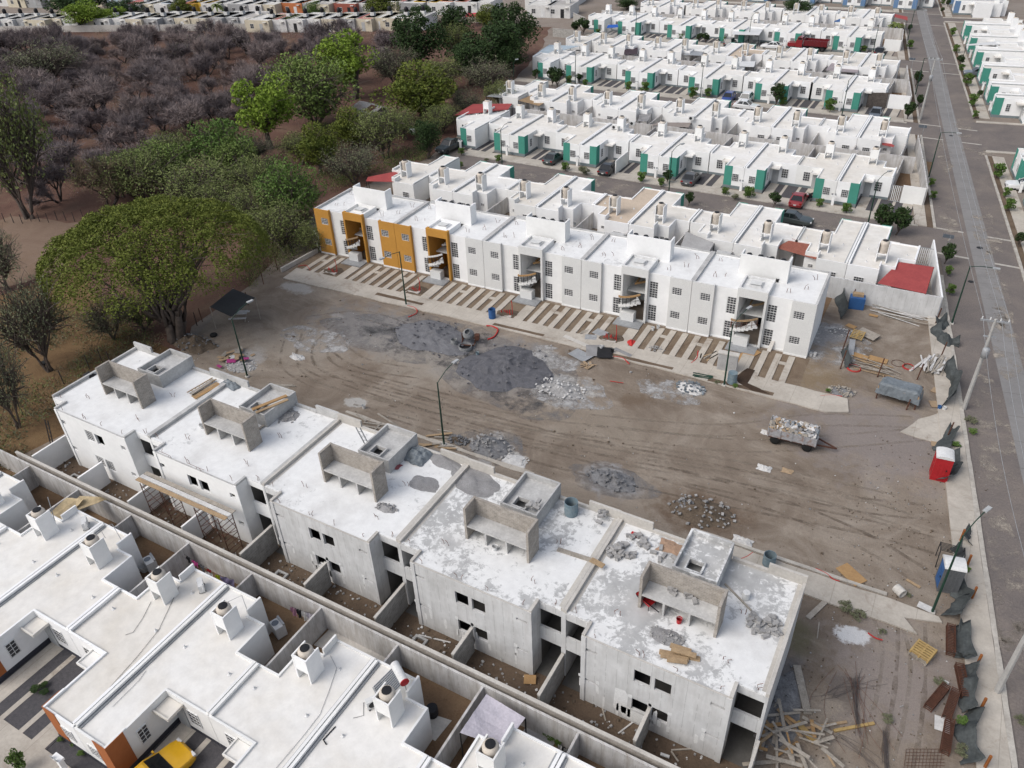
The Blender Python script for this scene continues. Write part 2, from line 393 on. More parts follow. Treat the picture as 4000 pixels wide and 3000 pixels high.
CEMD = alpha_mat("cement_dust", (.42,.41,.40), (.33,.325,.32), .6, .45, .62)
def catmull(P, k=8):
    Q = []
    for i in range(len(P)-1):
        a, b, c, d = P[max(i-1,0)], P[i], P[i+1], P[min(i+2,len(P)-1)]
        for j in range(k):
            u = j/k; Q.append(.5*((2*b)+(c-a)*u+(2*a-5*b+4*c-d)*u*u+(3*b-a-3*c+d)*u**3))
    return Q+[P[-1]]
def track(pts, m, w=.24, gauge=1.5, z=-.013):
    C = catmull([G(*p) for p in pts], 10)
    mb = MB()
    for s in (-gauge/2, gauge/2):
        vs = []
        for i, p in enumerate(C):
            d = (C[min(i+1,len(C)-1)]-C[max(i-1,0)]).normalized(); n = Vector((-d.y,d.x,0)); ww = w*(1+.5*noise.noise(p*.9))
            vs += [p+n*(s-ww/2)+Vector((0,0,z)), p+n*(s+ww/2)+Vector((0,0,z))]
        mb.add(vs, [(2*i,2*i+1,2*i+3,2*i+2) for i in range(len(C)-1)])
    struct(mb, "tyre_track", m)
def along(name, m, f0, f1, y0, y1, z, thick=.12, jit=.0):
    k = max(2, int((y1-y0)/4)); yy = [y0+(y1-y0)*i/k for i in range(k+1)]
    return sheet(name, [(f0(y), y) for y in yy]+[(f1(y), y) for y in yy[::-1]], z, m, jit, 1.0, thick=thick)
S1, S2, S3, S4 = (91.3,101.4), (132.4,142.2), (173.2,184.2), (217.5,234.0)      # side streets, front line to front line
along("sidewalk", WALK, lambda y: xl(y)-2.0, lambda y: xl(y)-.35, 5, 86, .10)
along("kerb", KERB, lambda y: xl(y)-.34, lambda y: xl(y)-.03, 5, 87, .11, jit=.03)
edges = [(99.6,134.5),(141.0,175.5),(182.5,219.5),(232,300)]
for a, b in edges:
    along("sidewalk", WALK, lambda y: xl(y)-2.3, lambda y: xl(y)-1.0, a, b, .10)
    along("kerb", KERB, lambda y: xl(y)-.3, lambda y: xl(y), a, b, .11)
    along("verge_soil", YARD, lambda y: xl(y)-.98, lambda y: xl(y)-.32, a, b, .03, .05)
for a, b in [(20,128.5),(147,222),(230,300)]:
    along("kerb", KERB, lambda y: xr(y)+.0, lambda y: xr(y)+.3, a, b, .11, jit=.02)
    along("verge_soil", YARD, lambda y: xr(y)+.32, lambda y: xr(y)+.9, a, b, .03, .05)
    along("sidewalk", WALK, lambda y: xr(y)+.92, lambda y: xr(y)+2.4, a, b, .10)
# side streets: paved lane between two kerbed pavements
for i, (a, b) in enumerate([S1, S2, S3, S4]):
    x0 = (-66,-80,-84,-90)[i]
    sheet("paved_lane", [(x0,a),(xl(a),a),(xl(b),b),(x0,b)], -.014, PAVER)
    for y0, y1, q in ((a-.1, a+1.6, 1), (b-1.9, b+.2, 0)):
        sheet("sidewalk", [(x0,y0),(xl(y0)-2.4,y0),(xl(y1)-2.4,y1),(x0,y1)], .09, WALK, thick=.12)
    for y0 in (a+1.62, b-2.12):
        sheet("kerb", [(x0,y0),(xl(y0)-2.0,y0),(xl(y0)-2.0,y0+.18),(x0,y0+.18)], .11, KERB, thick=.14)
    # flush concrete bands across the avenue mouth
    for y0 in (a+1.2, b-1.9):
        sheet("crossing_band", [(xl(y0)-.3,y0),(xl(y0)+2.9,y0-.15),(xl(y0)+2.9,y0+.25),(xl(y0)-.3,y0+.4)], .004, KERB)
        sheet("crossing_band", [(xl(y0)+5.2,y0-.3),(xr(y0)+.1,y0-.4),(xr(y0)+.1,y0),(xl(y0)+5.2,y0+.1)], .004, KERB)
for y0 in (130.5, 144.8, 223.5, 228.6):
    sheet("sidewalk", [(xr(y0)+.3,y0-.4),(60,y0+8.6),(60,y0+9.4),(xr(y0)+.3,y0+.4)], .09, WALK, thick=.12)
sheet("paved_lane", [(xr(131),131),(60,140),(60,153),(xr(144.5),144.5)], -.013, PAVER)
sheet("paved_lane", [(xr(224),224),(60,233),(60,238),(xr(228.5),228.5)], -.013, PAVER)
# pavement in front of the finished flats, and of the unfinished ones
sheet("sidewalk", [(-62.3,56.0),(-30,57.3),(-4.2,57.3),(-2.6,58.1),(-3.0,59.9),(-6.9,60.0),(-30,59.5),(-62.6,58.6)], .10, WALK, .10, 1.2, thick=.11)
for (xa, xb, yw) in [(-50.5,-44.6,.45),(-36,-30.5,.4),(-24,-17.5,.4),(-14.2,-8.6,.5)]:
    sheet("pavement_soil", [(xa,57.35),(xb,57.6),(xb,57.6+yw),(xa,57.4+yw)], .106, YARD, .05, .7)
sheet("sidewalk", [(-9.5,37.6),(5.0,37.35),(4.2,38.3),(6.3,39.0),(6.0,39.4),(-9.5,39.35)], .10, WALK, .10, .9, thick=.11)
sheet("sidewalk", [(-40,39.4),(-22,39.5),(-22,39.9),(-40,39.7)], .04, WALK, .12, .8, thick=.05)
sheet("kerb", [(-9.5,39.5),(3.0,39.6),(3.0,39.85),(-9.5,39.75)], .10, KERB, .03, .8, thick=.11)
sheet("sidewalk", [G(3590,1640)[:2],G(3705,1600)[:2],G(3690,1740)[:2],G(3520,1690)[:2]], .05, WALK, .12, .8, thick=.06)

# vehicle ruts across the lot, thin gravel and dust films
for i, (pts, m) in enumerate([([(1250,1290),(1190,1360),(1220,1450),(1400,1520),(1700,1590)],TRKL),([(1330,1270),(1250,1360),(1290,1440),(1500,1500),(1900,1600)],TRKD),([(1400,1560),(1900,1680),(2500,1800),(3100,1900),(3600,2050)],TRKL),([(1500,1600),(2100,1780),(2700,1920),(3300,2040),(3650,2130)],TRKD),([(1450,1500),(2000,1640),(2500,1700),(2900,1740),(3300,1720),(3650,1690)],TRKL),
    ([(1550,1540),(2050,1700),(2600,1780),(3000,1850),(3500,1960)],TRKL),([(1350,1480),(1600,1560),(2200,1720),(2800,1840),(3300,1960),(3620,2000)],TRKD),([(2600,1850),(3000,1960),(3350,2100),(3600,2250)],TRKD),([(2300,1640),(2800,1680),(3200,1640),(3600,1650)],TRKL),([(3450,2380),(3500,2550),(3480,2750),(3420,2980)],TRKL),([(3560,2380),(3560,2600),(3540,2800),(3500,3000)],TRKD),([(1150,1300),(1130,1420),(1250,1500)],TRKD),([(1200,1250),(1420,1230),(1600,1290)],TRKL),([(1300,1340),(1420,1420),(1650,1460)],TRKD)]): track(pts, m, z=-.0145+.0007*i)
def blob(name, px, py, rx, ry, m, z, n=26, rot=0.0):
    c = G(px, py); P = []
    for i in range(n):
        a = 2*math.pi*i/n; f = 1+.35*noise.noise(Vector((math.cos(a)*1.5, math.sin(a)*1.5, px*.01)))
        x, y = rx*f*math.cos(a), ry*f*math.sin(a); P.append((c.x+x*math.cos(rot)-y*math.sin(rot), c.y+x*math.sin(rot)+y*math.cos(rot)))
    sheet(name, P, z, m)
for px, py, rx, ry in ((1692,1330,7.5,4.2),(1975,1450,7.5,5.2),(1480,1300,6,2.6),(2090,1560,4,2.4),(2390,1880,3.2,1.8),(1918,1745,3,2)): blob("gravel_spread", px, py, rx, ry, GSPR, -.004)
for px, py, rx, ry in ((2210,1530,4,2.2),(1240,1330,4,2.2),(2150,1400,3,1.8),(3240,1330,3,4),(2620,1530,3,1.6)): blob("cement_dust", px, py, rx, ry, CEMD, -.003)
for px, py, rx, ry, rot in ((3815,180,3.2,2.4,0),(3700,175,3,1.6,0),(3820,600,2.2,3,0),(3760,500,1.4,5,.15),(3850,900,1.4,8,.15),(3690,600,1.0,9,.15),(3930,1350,1.2,7,.15),(3880,1700,1.3,9,.15),(3960,2300,1.2,7,.15),(3900,2450,1.6,3,.15),(3700,860,1.0,6,.15),(3900,1150,.9,9,.15)): blob("road_dust", px, py, rx, ry, DUST, .012, rot=rot)
for px, py, r in ((3716,530,.3),(3827,968,.34),(3792,1100,.28)):
    mb = MB().lathe([(r,.0),(r,.012)], 18, G(px,py)); struct(mb, "manhole_cover", SANDM) if False else struct(mb, "manhole_cover", DARK)
for x, y, rx, ry in ((-22,96,5,2.5),(-40,96.5,6,1.8),(-52,95.5,4,2),(-10,96,4,2.2),(-30,137,6,2.5),(-50,137,5,2),(-16,137.5,4,2),(-40,178.5,7,3)):
    n = 22; sheet("road_dust", [(x+rx*math.cos(6.283*i/n)*(1+.3*math.sin(i*2.7)), y+ry*math.sin(6.283*i/n)*(1+.3*math.cos(i*1.9))) for i in range(n)], -.006, DUST)
# ---------------------------------------------------------------- building helpers
def facade(mb, o, u, inn, u0, u1, z0, z1, holes, rev=.16, mi=0):
    "wall face in the plane o + u*s, holes = [(ua,ub,za,zb)], reveals run inwards"
    o, u, inn = Vector(o), Vector(u), Vector(inn)
    us = sorted({u0, u1} | {h[0] for h in holes} | {h[1] for h in holes}); zs = sorted({z0, z1} | {h[2] for h in holes} | {h[3] for h in holes})
    P = lambda s, z, d=0.0: o + u*s + Vector((0,0,z)) + inn*d
    for a, b in zip(us, us[1:]):
        for c, d in zip(zs, zs[1:]):
            m = ((a+b)/2, (c+d)/2)
            if any(h[0] < m[0] < h[1] and h[2] < m[1] < h[3] for h in holes): continue
            mb.add([P(a,c),P(b,c),P(b,d),P(a,d)], [(0,1,2,3)], mi)
    for a, b, c, d in holes:
        q = [(a,c),(b,c),(b,d),(a,d)]
        for i in range(4):
            s, e = q[i], q[(i+1)%4]
            mb.add([P(*s),P(*e),P(*e,rev),P(*s,rev)], [(0,1,2,3)], mi)
_wincache = {}
def window(parent, o, rz, w, h, nx, nz, fm=FRAME, gm=GLASS, mid=None, name="window"):
    "window centred at o (bottom centre), facing local -y turned by rz; frame with muntins, pane as sub-part"
    key = (round(w,2), round(h,2), nx, nz, fm.name, gm.name, mid)
    if key not in _wincache:
        f = MB(); b = .05; t = .03
        f.box(-w/2,-w/2+b,-.03,.04,0,h); f.box(w/2-b,w/2,-.03,.04,0,h)
        f.box(-w/2+b,w/2-b,-.03,.04,0,b); f.box(-w/2+b,w/2-b,-.03,.04,h-b,h)
        for i in range(1,nx):
            x = -w/2 + w*i/nx; f.box(x-t/2,x+t/2,-.02,.02,b,h-b)
        for i in range(1,nz):
            z = h*i/nz; tt = t*(2.4 if mid == i else 1)
            f.box(-w/2+b,w/2-b,-.024,.024,z-tt/2,z+tt/2)
        p = MB(); p.box(-w/2+.03,w/2-.03,-.008,.012,.03,h-.03)
        fo = f.build(name, fm); po = p.build("pane", gm); 
        _wincache[key] = (fo.data, po.data)
        bpy.data.objects.remove(fo); bpy.data.objects.remove(po)
    fd, pd = _wincache[key]
    fo = bpy.data.objects.new(name, fd); col.objects.link(fo); fo.parent = parent; fo.location = o; fo.rotation_euler = (0,0,rz)
    po = bpy.data.objects.new("pane", pd); col.objects.link(po); po.parent = fo
    return fo
RAWIN = nm("raw_unlit_interior", (.13,.125,.12), (.10,.096,.09), 1)  # interior concrete, room shade put into its colour so openings look black
PLASTW = nm("white_plaster_patch", (.72,.72,.71), (.66,.66,.65), 2)
REBAR = nm("rebar_steel", (.20,.09,.06), (.13,.07,.055), 5)
SLAB = nm("dusty_slab", (.55,.545,.53), (.40,.395,.385), .8, .35, .65, fine=6, fa=.12)

# ---------------------------------------------------------------- unfinished flats (row of five)
AW = 5.48
def flats_unfinished(k):
    cx = -6.83 - 10.96*k; y0 = 24.24 + .0036*10.96*k
    fin = k >= 3                       # the two far units are already painted white
    wm = WHITE if fin else PANEL
    rm = [PATCH5, PATCH4, PATCH3, PATCH2, PATCH2][k]
    txt = ["grey right-hand end block of the unfinished flats, loose blocks scattered on its patchy roof",
           "unfinished grey flats block with a blue-grey drum on its flaking roof",
           "middle block of the unfinished flats, grey walls, paler roof with a ladder",
           "white painted unfinished flats block with scaffolding in its back yards",
           "white glazed left-hand end block of the unfinished flats, nearest the spreading tree"][k]
    t = thing("apartment_block", txt, "apartment block", (cx, y0, 0), 0, "unfinished two-storey flats")
    w = MB()
    win = [(-1.0,-.12,3.62,4.6),(.12,1.0,3.62,4.6),(-1.0,-.12,1.18,2.14),(.12,1.0,1.18,2.14)]
    ven = [(-3.88,-3.08,4.42,4.62),(3.0,3.78,4.42,4.62),(-3.88,-3.08,1.86,2.04),(3.0,3.78,1.86,2.04)]
    if fin: ven = [(-3.75,-3.25,4.2,4.6),(3.05,3.55,4.2,4.6),(-3.75,-3.25,1.7,2.05),(3.05,3.55,1.7,2.05)]
    facade(w, (0,0,0), (1,0,0), (0,1,0), -3.98, 3.98, 0, 5.5, win+ven)
    for s in (-1, 1):
        a = 3.98*s
        w.add([(a,0,0),(a,1.05,0),(a,1.05,5.5),(a,0,5.5)], [(0,1,2,3)])
        x0, x1 = (3.99, 5.33) if s > 0 else (-5.33, -3.99)
        w.box(x0,x1,.9,1.05,2.42,3.5); w.box(x0,x1,.9,1.05,4.98,5.46)
        xa, xb = (5.33, 5.475) if s > 0 else (-5.475, -5.33)
        w.box(xa,xb,.88,8.66,0,5.46)                                 # flank wall
        pa, pb = (3.72,3.99) if s > 0 else (-3.99,-3.72)
        w.box(pa,pb,-.05,-.002,0,5.52)
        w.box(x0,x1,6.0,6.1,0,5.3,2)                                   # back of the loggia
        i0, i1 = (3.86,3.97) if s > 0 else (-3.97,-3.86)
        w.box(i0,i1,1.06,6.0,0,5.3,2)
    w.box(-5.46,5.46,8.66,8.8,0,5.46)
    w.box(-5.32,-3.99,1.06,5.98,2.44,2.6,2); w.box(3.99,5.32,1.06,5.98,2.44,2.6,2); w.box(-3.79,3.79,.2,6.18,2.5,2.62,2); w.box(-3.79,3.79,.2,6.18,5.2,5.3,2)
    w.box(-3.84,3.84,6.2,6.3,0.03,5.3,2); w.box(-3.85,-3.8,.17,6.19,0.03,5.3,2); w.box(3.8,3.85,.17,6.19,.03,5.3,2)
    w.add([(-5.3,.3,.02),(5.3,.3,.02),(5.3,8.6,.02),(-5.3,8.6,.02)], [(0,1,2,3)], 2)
    r = MB()
    r.box(-3.96,3.96,.02,1.1,5.36,5.5); r.box(-5.44,5.44,1.1,8.64,5.36,5.5)
    r.box(-5.3,-3.98,.92,1.095,5.465,5.56); r.box(3.98,5.3,.92,1.095,5.465,5.56)
    r.build("roof", rm, t)
    p = MB()
    p.box(-5.475,-5.30,.9,8.62,5.5,5.74); p.box(5.30,5.475,.9,8.62,5.5,5.74)
    p.box(-3.4,-1.3,8.62,8.8,5.47,5.72); p.box(1.4,3.4,8.62,8.8,5.47,5.72)
    p.box(-5.475,-3.4,8.64,8.8,5.47,6.2); p.box(3.4,5.475,8.64,8.8,5.47,6.2)
    p.box(-3.98,-3.8,.0,.95,5.5,5.66); p.box(3.8,3.98,.0,.95,5.5,5.66); p.box(-3.8,3.8,.0,.07,5.5,5.55)
    for a in (-5.28, 5.08): p.add([(a,1.1,5.505),(a+.2,1.1,5.505),(a+.2 if a<0 else a,1.1,5.53),(a+.2,8.6,5.505),(a,8.6,5.505)], [(0,1,3,4)])
    p.build("parapet", CONCL if not fin else SLAB, t)
    e = MB()                                                          # brick tank stand open to the yard side
    e.box(-2.1,-1.95,3.06,4.3,5.5,7.95); e.box(2.05,2.2,3.06,4.3,5.5,7.95); e.box(-1.95,2.05,4.16,4.29,5.5,7.93)
    e.build("tank_enclosure", BRICKW, t)
    e = MB(); e.box(-1.94,2.04,3.08,4.15,6.5,6.6)
    for x in (-.72, .68): e.box(x-.06,x+.06,3.12,4.14,5.5,6.495)
    e.build("shelf", SLAB, t)
    q = MB()                                                          # stair head with its hatch opening
    for a in ((-1.2,-1.08,5.7,8.95),(1.2,1.32,5.7,8.95)): q.box(*a,5.5,6.6)
    q.box(-1.08,1.2,5.7,5.82,5.5,6.58); q.box(-1.08,1.2,8.82,8.95,5.4,6.62)
    for a in ((-1.08,1.2,6.85,8.82),(-1.08,-.55,5.82,6.85),(.25,1.2,5.82,6.85),(-.55,.25,5.82,6.1)): q.box(*a,6.1,6.2)
    for a in ((-.65,.35,6.0,6.1),(-.65,.35,6.85,6.95),(-.65,-.55,6.1,6.85),(.25,.35,6.1,6.85)): q.box(*a,6.2,6.42)
    q.box(-1.0,1.1,6.0,8.7,5.51,5.56)
    q.build("stair_head", SLAB if k != 0 else PATCH5, t)
    if fin and k == 4:
        for j, (a, b, c, d) in enumerate(win):
            if j != 1: window(t, ((a+b)/2, .07, c), 0, b-a, d-c, 4, 5)
        for a, b, c, d in ven: window(t, ((a+b)/2, .07, c), 0, b-a, d-c, 3, 2)
    if not fin:
        rr = random.Random(k+11); pm = w
        def blot(x, z, w_, h_):
            n = 9; vs = []
            for i in range(n):
                a = 2*math.pi*i/n; f = 1+rr.uniform(-.25,.25)
                ca, sa = math.cos(a), math.sin(a)
                vs.append((x+w_/2*f*math.copysign(abs(ca)**.5, ca), -.006, z+h_/2*f*math.copysign(abs(sa)**.5, sa)))
            pm.add(vs, [tuple(range(n))], 1)
        for a, b, c, d in win[2:]+ven[2:]:
            for x in (a-.1, b+.1): blot(x, d+.08, .24, .3); blot(x, c-.35, .2, rr.uniform(.5,.9))
        for i in range((5, 7, 10)[k]): blot(rr.uniform(-3.6,3.6), rr.uniform(.5,1.6), rr.uniform(.12,.22), rr.uniform(.5,1.4))
        if k == 0: blot(-1.62, 1.3, .8, 2.0); blot(-.75, .55, 1.9, .9)
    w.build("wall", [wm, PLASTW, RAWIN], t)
    # starter bars and conduits sticking out of the roof
    rr = random.Random(k*3+1)
    for (x, y) in [(-3.0,2.1),(-2.7,2.1),(2.9,2.0),(3.2,1.9),(-.9,.25),(-.65,.25),(1.1,.25),(3.3,.3),(-3.3,.2),(-2.2,4.9),(-1.9,4.95),(2.9,5.2),(3.1,5.25),(4.85,1.2),(-4.85,1.2),(4.9,1.05)]:
        z = 5.48; p0 = Vector((x,y,z)); pts = [p0, p0+Vector((rr.uniform(-.05,.05),0,.25)), p0+Vector((rr.uniform(-.2,.2),rr.uniform(-.1,.1),.42))]
        MB().tube(pts, .018, 4).build("starter_bar", REBAR, t)
    if k == 3:
        for x in (-2.5,-2.2,.3,.6,.8):
            MB().tube([(x,.05,5.5),(x+rr.uniform(-.3,.3),.0,5.8),(x+rr.uniform(-.8,.8),-.1,5.95)], .015, 4).build("starter_bar", REBAR, t)
    return t
for k in range(5): flats_unfinished(k)

# back-yard walls of the unfinished flats: one long wall, dividers
def wall_thing(name, lab, p, q, h, th, m, cap=None, group=None, z0=0.0, cat="wall"):
    p, q = Vector((*p[:2],0)), Vector((*q[:2],0)); d = q-p; L = d.length
    t = thing(name, lab, cat, p, math.atan2(d.y, d.x), group)
    b = MB(); b.box(0, L, -th/2, th/2, z0-.1, h); b.build("wall_body", m, t)
    if cap is not None:
        c = MB(); c.box(-.01, L+.01, -th/2-.02, th/2+.02, h, h+.07); c.build("coping", cap, t)
    return t
wall_thing("yard_wall", "long block wall with a pale coping behind the unfinished flats", (-57.6,21.80), (-1.25,21.66), 2.12, .16, BRICKW, CONCL)
for i in range(11):
    x = -1.35 - 5.48*i
    m = BLOCK if 0 < i < 7 else (WHITE if i else CONCL)
    top = 24.15 if i % 2 else 25.05
    if i == 10: top = 25.0
    wall_thing("yard_wall", "%s cross wall in the flats' yards, %s from the avenue end" % ("grey block" if 0 < i < 7 else "white rendered", ORD[i]), (x+.02, 22.1), (x+.02, top), 2.05, .15, m, CONCL if 0 < i < 7 else None, "cross walls of the flats' yards")
# ---------------------------------------------------------------- finished flats (row of five, slightly skewed)
BA = math.atan2(1.62, 55.5); BH = 5.55
bdir = Vector((math.cos(BA), math.sin(BA), 0)); bn = Vector((-math.sin(BA), math.cos(BA), 0)); BR0 = Vector((-7.4, 64.82, 0))
def Bp(s, y, z=0.0): return BR0 - bdir*s + bn*y + Vector((0,0,z))     # s metres left of the right end, y behind the front
def flats_finished(k):
    txt = ["right-hand end block of the white finished flats, beside the fenced scrap yard",
           "white and pale grey finished flats block between the right-hand end one and the middle",
           "middle block of the finished flats, all white and pale grey",
           "finished flats block with ochre portal and one ochre panel, other end pale grey",
           "left-hand end block of the finished flats, portal and both end panels ochre"]
    t = thing("apartment_block", txt[k], "apartment block", Bp((k+.5)*2*BH, 0), BA, "finished two-storey flats")
    pl, pr = [(GREYP,GREYP),(GREYP,GREYP),(GREYP,GREYP),(OCHRE,GREYP),(OCHRE,OCHRE)][k]
    pm = OCHRE if k >= 3 else GREYP
    w = MB()
    w.box(-1.3,1.3,.5,4.4,5.11,5.2)
    for s in (-1, 1):
        h = [tuple(sorted((s*1.4, s*2.25))) + z for z in ((.2,1.95),(2.72,4.45))]
        a, b = sorted((s*1.33, s*3.45))
        facade(w, (0,.35,0), (1,0,0), (0,1,0), a, b, 0, 5.34, h, .12)
        x0, x1 = sorted((s*5.40, s*5.545)); w.box(x0,x1,.15,7.0,0,5.3)
        x0, x1 = sorted((s*1.15, s*1.32)); MB().box(x0,x1,.125,4.29,0,5.1).build("passage_wall", pm if k > 2 else WHITE, t)
        x0, x1 = sorted((s*1.33, s*5.39)); w.box(x0,x1,.36,.5,5.1,5.3)
    w.box(-5.39,5.39,6.85,7.0,0,5.3); w.box(-1.14,1.14,4.3,4.4,0,5.1)
    w.build("wall", WHITE, t)
    for s, m in ((-1,pl),(1,pr)):
        e = MB(); h = [tuple(sorted((s*3.72, s*4.68))) + z for z in ((1.18,1.95),(3.72,4.5))]
        a, b = sorted((s*3.45, s*5.53))
        facade(e, (0,0,0), (1,0,0), (0,1,0), a, b, 0, 5.48, h, .12)
        q = sorted((s*3.45, s*3.63)); e.box(*q,.004,.35,0,5.478); q = sorted((s*3.63, s*5.52)); e.box(*q,.004,.14,5.2,5.478)
        q = sorted((s*5.40, s*5.53)); e.box(*q,.004,.148,0,5.2)
        e.build("end_panel", m, t)
        for z in (1.18, 3.72): window(t, (s*4.2,.06,z), 0, .96, .78, 4, 4)
        for z in (.2, 2.72): window(t, (s*1.825,.41,z), 0, .85, 1.75, 3, 7, mid=4)
        z = MB(); q = sorted((s*3.46, s*5.5)); z.box(*q,-.06,-.003,-.02,.16); q = sorted((s*1.36, s*3.42)); z.box(*q,.29,.347,-.02,.14); z.build("plinth", WHITE, t)
    p = MB()
    for s in (-1, 1):
        q = sorted((s*1.13, s*1.34)); p.box(*q,-.10,.115,0,5.76); p.box(*q,.115,.346,4.9,5.758)
    p.box(-1.13,1.13,-.10,.12,4.9,5.76)
    p.build("portal", pm, t)
    st = MB()
    for s in (-1, 1):
        q = sorted((s*1.18, s*1.335)); st.box(*q,.35,2.75,5.21,5.75)
    st.box(-1.18,1.18,2.6,2.75,5.21,5.74); st.box(-1.17,1.17,.12,2.6,5.3,5.46)
    for a in ((-.7,.45,1.15,1.25),(-.7,.45,2.15,2.25),(-.7,-.6,1.25,2.15),(.35,.45,1.25,2.15)): st.box(*a,5.46,5.66)
    st.build("stair_head", WHITE if k > 2 else ROOFN, t)
    hl = MB(); hl.obox((-.1,1.55,5.74), 1.0, .95, .05, 0, R(-6)); hl.build("hatch_cover", PLAST, t)
    r = MB(); r.box(-5.39,-1.34,.5,6.85,5.06,5.2); r.box(1.34,5.39,.5,6.85,5.06,5.2); r.box(-1.34,1.34,2.76,6.85,5.06,5.2); r.build("roof", PATCH2 if k != 4 else ROOFN, t)
    q = MB(); q.box(-5.545,-5.34,.15,6.98,5.3,5.46); q.box(5.34,5.545,.15,6.98,5.3,5.46); q.box(-5.3,5.3,6.84,7.0,5.3,5.4)
    q.box(-5.3,-3.9,7.0,7.5,4.9,5.42); q.build("parapet", SLAB, t)
    e = MB(); e.box(-2.2,2.25,3.42,3.56,5.2,7.38); e.box(-2.2,-2.06,3.565,4.65,5.2,7.37); e.box(2.11,2.25,3.565,4.65,5.2,7.37); e.box(-2.05,2.10,3.57,4.6,6.0,6.1)
    e.build("tank_enclosure", WHITE, t)
    if k < 4:
        for i in range(4):
            x = -1.55+1.03*i
            o = MB().lathe([(.42,6.1),(.44,6.75),(.40,6.98),(.25,7.14),(.22,7.24),(.02,7.26)], 14, (x,4.1,0)).build("water_tank", BLACK, t, True)
    # stairs: curved flight swinging out of the portal, landing inside
    sm = MB()
    n = 9
    for i in range(n):
        a0, a1 = R(188+i*12.5), R(188+(i+1)*12.5); z = 1.30+i*.155
        ci, r0, r1 = (.05,.62), .55, 1.75
        P = [(ci[0]+r*math.cos(a), ci[1]+r*.82*math.sin(a)) for r, a in ((r0,a0),(r1,a0),(r1,a1),(r0,a1))]
        sm.prism(P, z-.24, z)
    sm.box(-1.12,1.12,1.2,4.28,2.48,2.6)
    sm.box(-1.05,.25,-.5,.30,0,.98); sm.box(-1.1,1.1,.0,.35,.0,.05)
    sm.build("staircase", GREYP, t)
    tm = MB(); tm.box(-1.5,1.2,-1.5,-.12,-.02,.10); tm.build("landing", GALV, t)
    rl = MB(); top = []
    for i in range(8):
        a = R(190+i*15.5); z = 1.34+i*.165; P = Vector((.05+1.72*math.cos(a), .62+1.72*.82*math.sin(a), z))
        rl.bar(P, P+Vector((0,0,.85)), .045); top.append(P+Vector((0,0,.85)))
    for h in (.3,.55): rl.tube([p-Vector((0,0,h)) for p in top], .018, 4)
    rl.build("railing", DARK if k else RUST, t)
    wr = MB()
    for a, b in zip(top, top[1:]): wr.bar(a, b, .12, .16)
    wr.bar((-.4,1.3,3.35),(.9,2.6,3.35),.1,.2); wr.bar((-.45,2.0,3.2),(-.45,3.6,3.2),.1,.25)
    wr.build("handrail_wrapping", (TAN, PLY, PLY, PLAST, TAN)[k], t)
    d = MB(); d.box(-.95,-.1,4.24,4.296,2.6,4.5); d.box(.15,1.0,4.24,4.296,.02,2.1); d.build("door", DARK, t)
    rr = random.Random(k*5+2)
    for (x, y) in [(-4.2,2.2),(-3.9,2.2),(-3.2,2.6),(2.6,1.8),(2.9,1.8),(3.9,3.0),(4.2,3.1),(4.4,5.2),(4.6,5.3),(-4.6,5.6),(-4.3,5.6)]:
        a, b = rr.uniform(-.25,.25), rr.uniform(.3,.6)
        MB().tube([(x,y,5.18),(x+a*.2,y,5.18+b*.6),(x+a,y+rr.uniform(-.1,.1),5.2+b)], .022, 4).build("starter_bar", REBAR, t)
for k in range(5): flats_finished(k)
# drives in front of the finished flats: bare soil between concrete runner strips
mb = MB(); yl = MB()
for k in range(5):
    for x in (2.0,3.2,4.35,-4.35,-3.2,-2.0) + ((5.55,) if k else ()):
        s = (k+.5)*2*BH - x
        a, b = Bp(s, -.35), Bp(s, -5.6); mb.bar(a+Vector((0,0,.03)), b+Vector((0,0,.03)), .56, .10)
    s = (k+.5)*2*BH - .75; mb.bar(Bp(s,-1.65,.04), Bp(s,-5.6,.04), 1.05, .10)
    for x in (-3.8, 3.75):
        s = (k+.5)*2*BH - x; mb.bar(Bp(s,-1.5,.02), Bp(s,-1.95,.02), .6, .08)
struct(mb, "driveway_strips", WALK)
sheet("driveway_soil", [Bp(-.3,0)[:2], Bp(5*2*BH+.3,0)[:2], Bp(5*2*BH+.3,-5.7)[:2], Bp(-.3,-5.7)[:2]], -.006, soil_mat("trench_soil", (.14,.10,.07), (.19,.145,.105), (.24,.19,.14), .4), .1, 1)
wall_thing("low_wall", "low grey ramp wall beside the ochre end block, along the wood", Bp(55.9,-.2), Bp(56.4,-6.0), .5, .2, CONCL)
wall_thing("garden_wall", "tall white screen wall at the wood end of the ochre block", Bp(55.75,.3), Bp(57.4,1.4), 2.0, .15, WHITE)
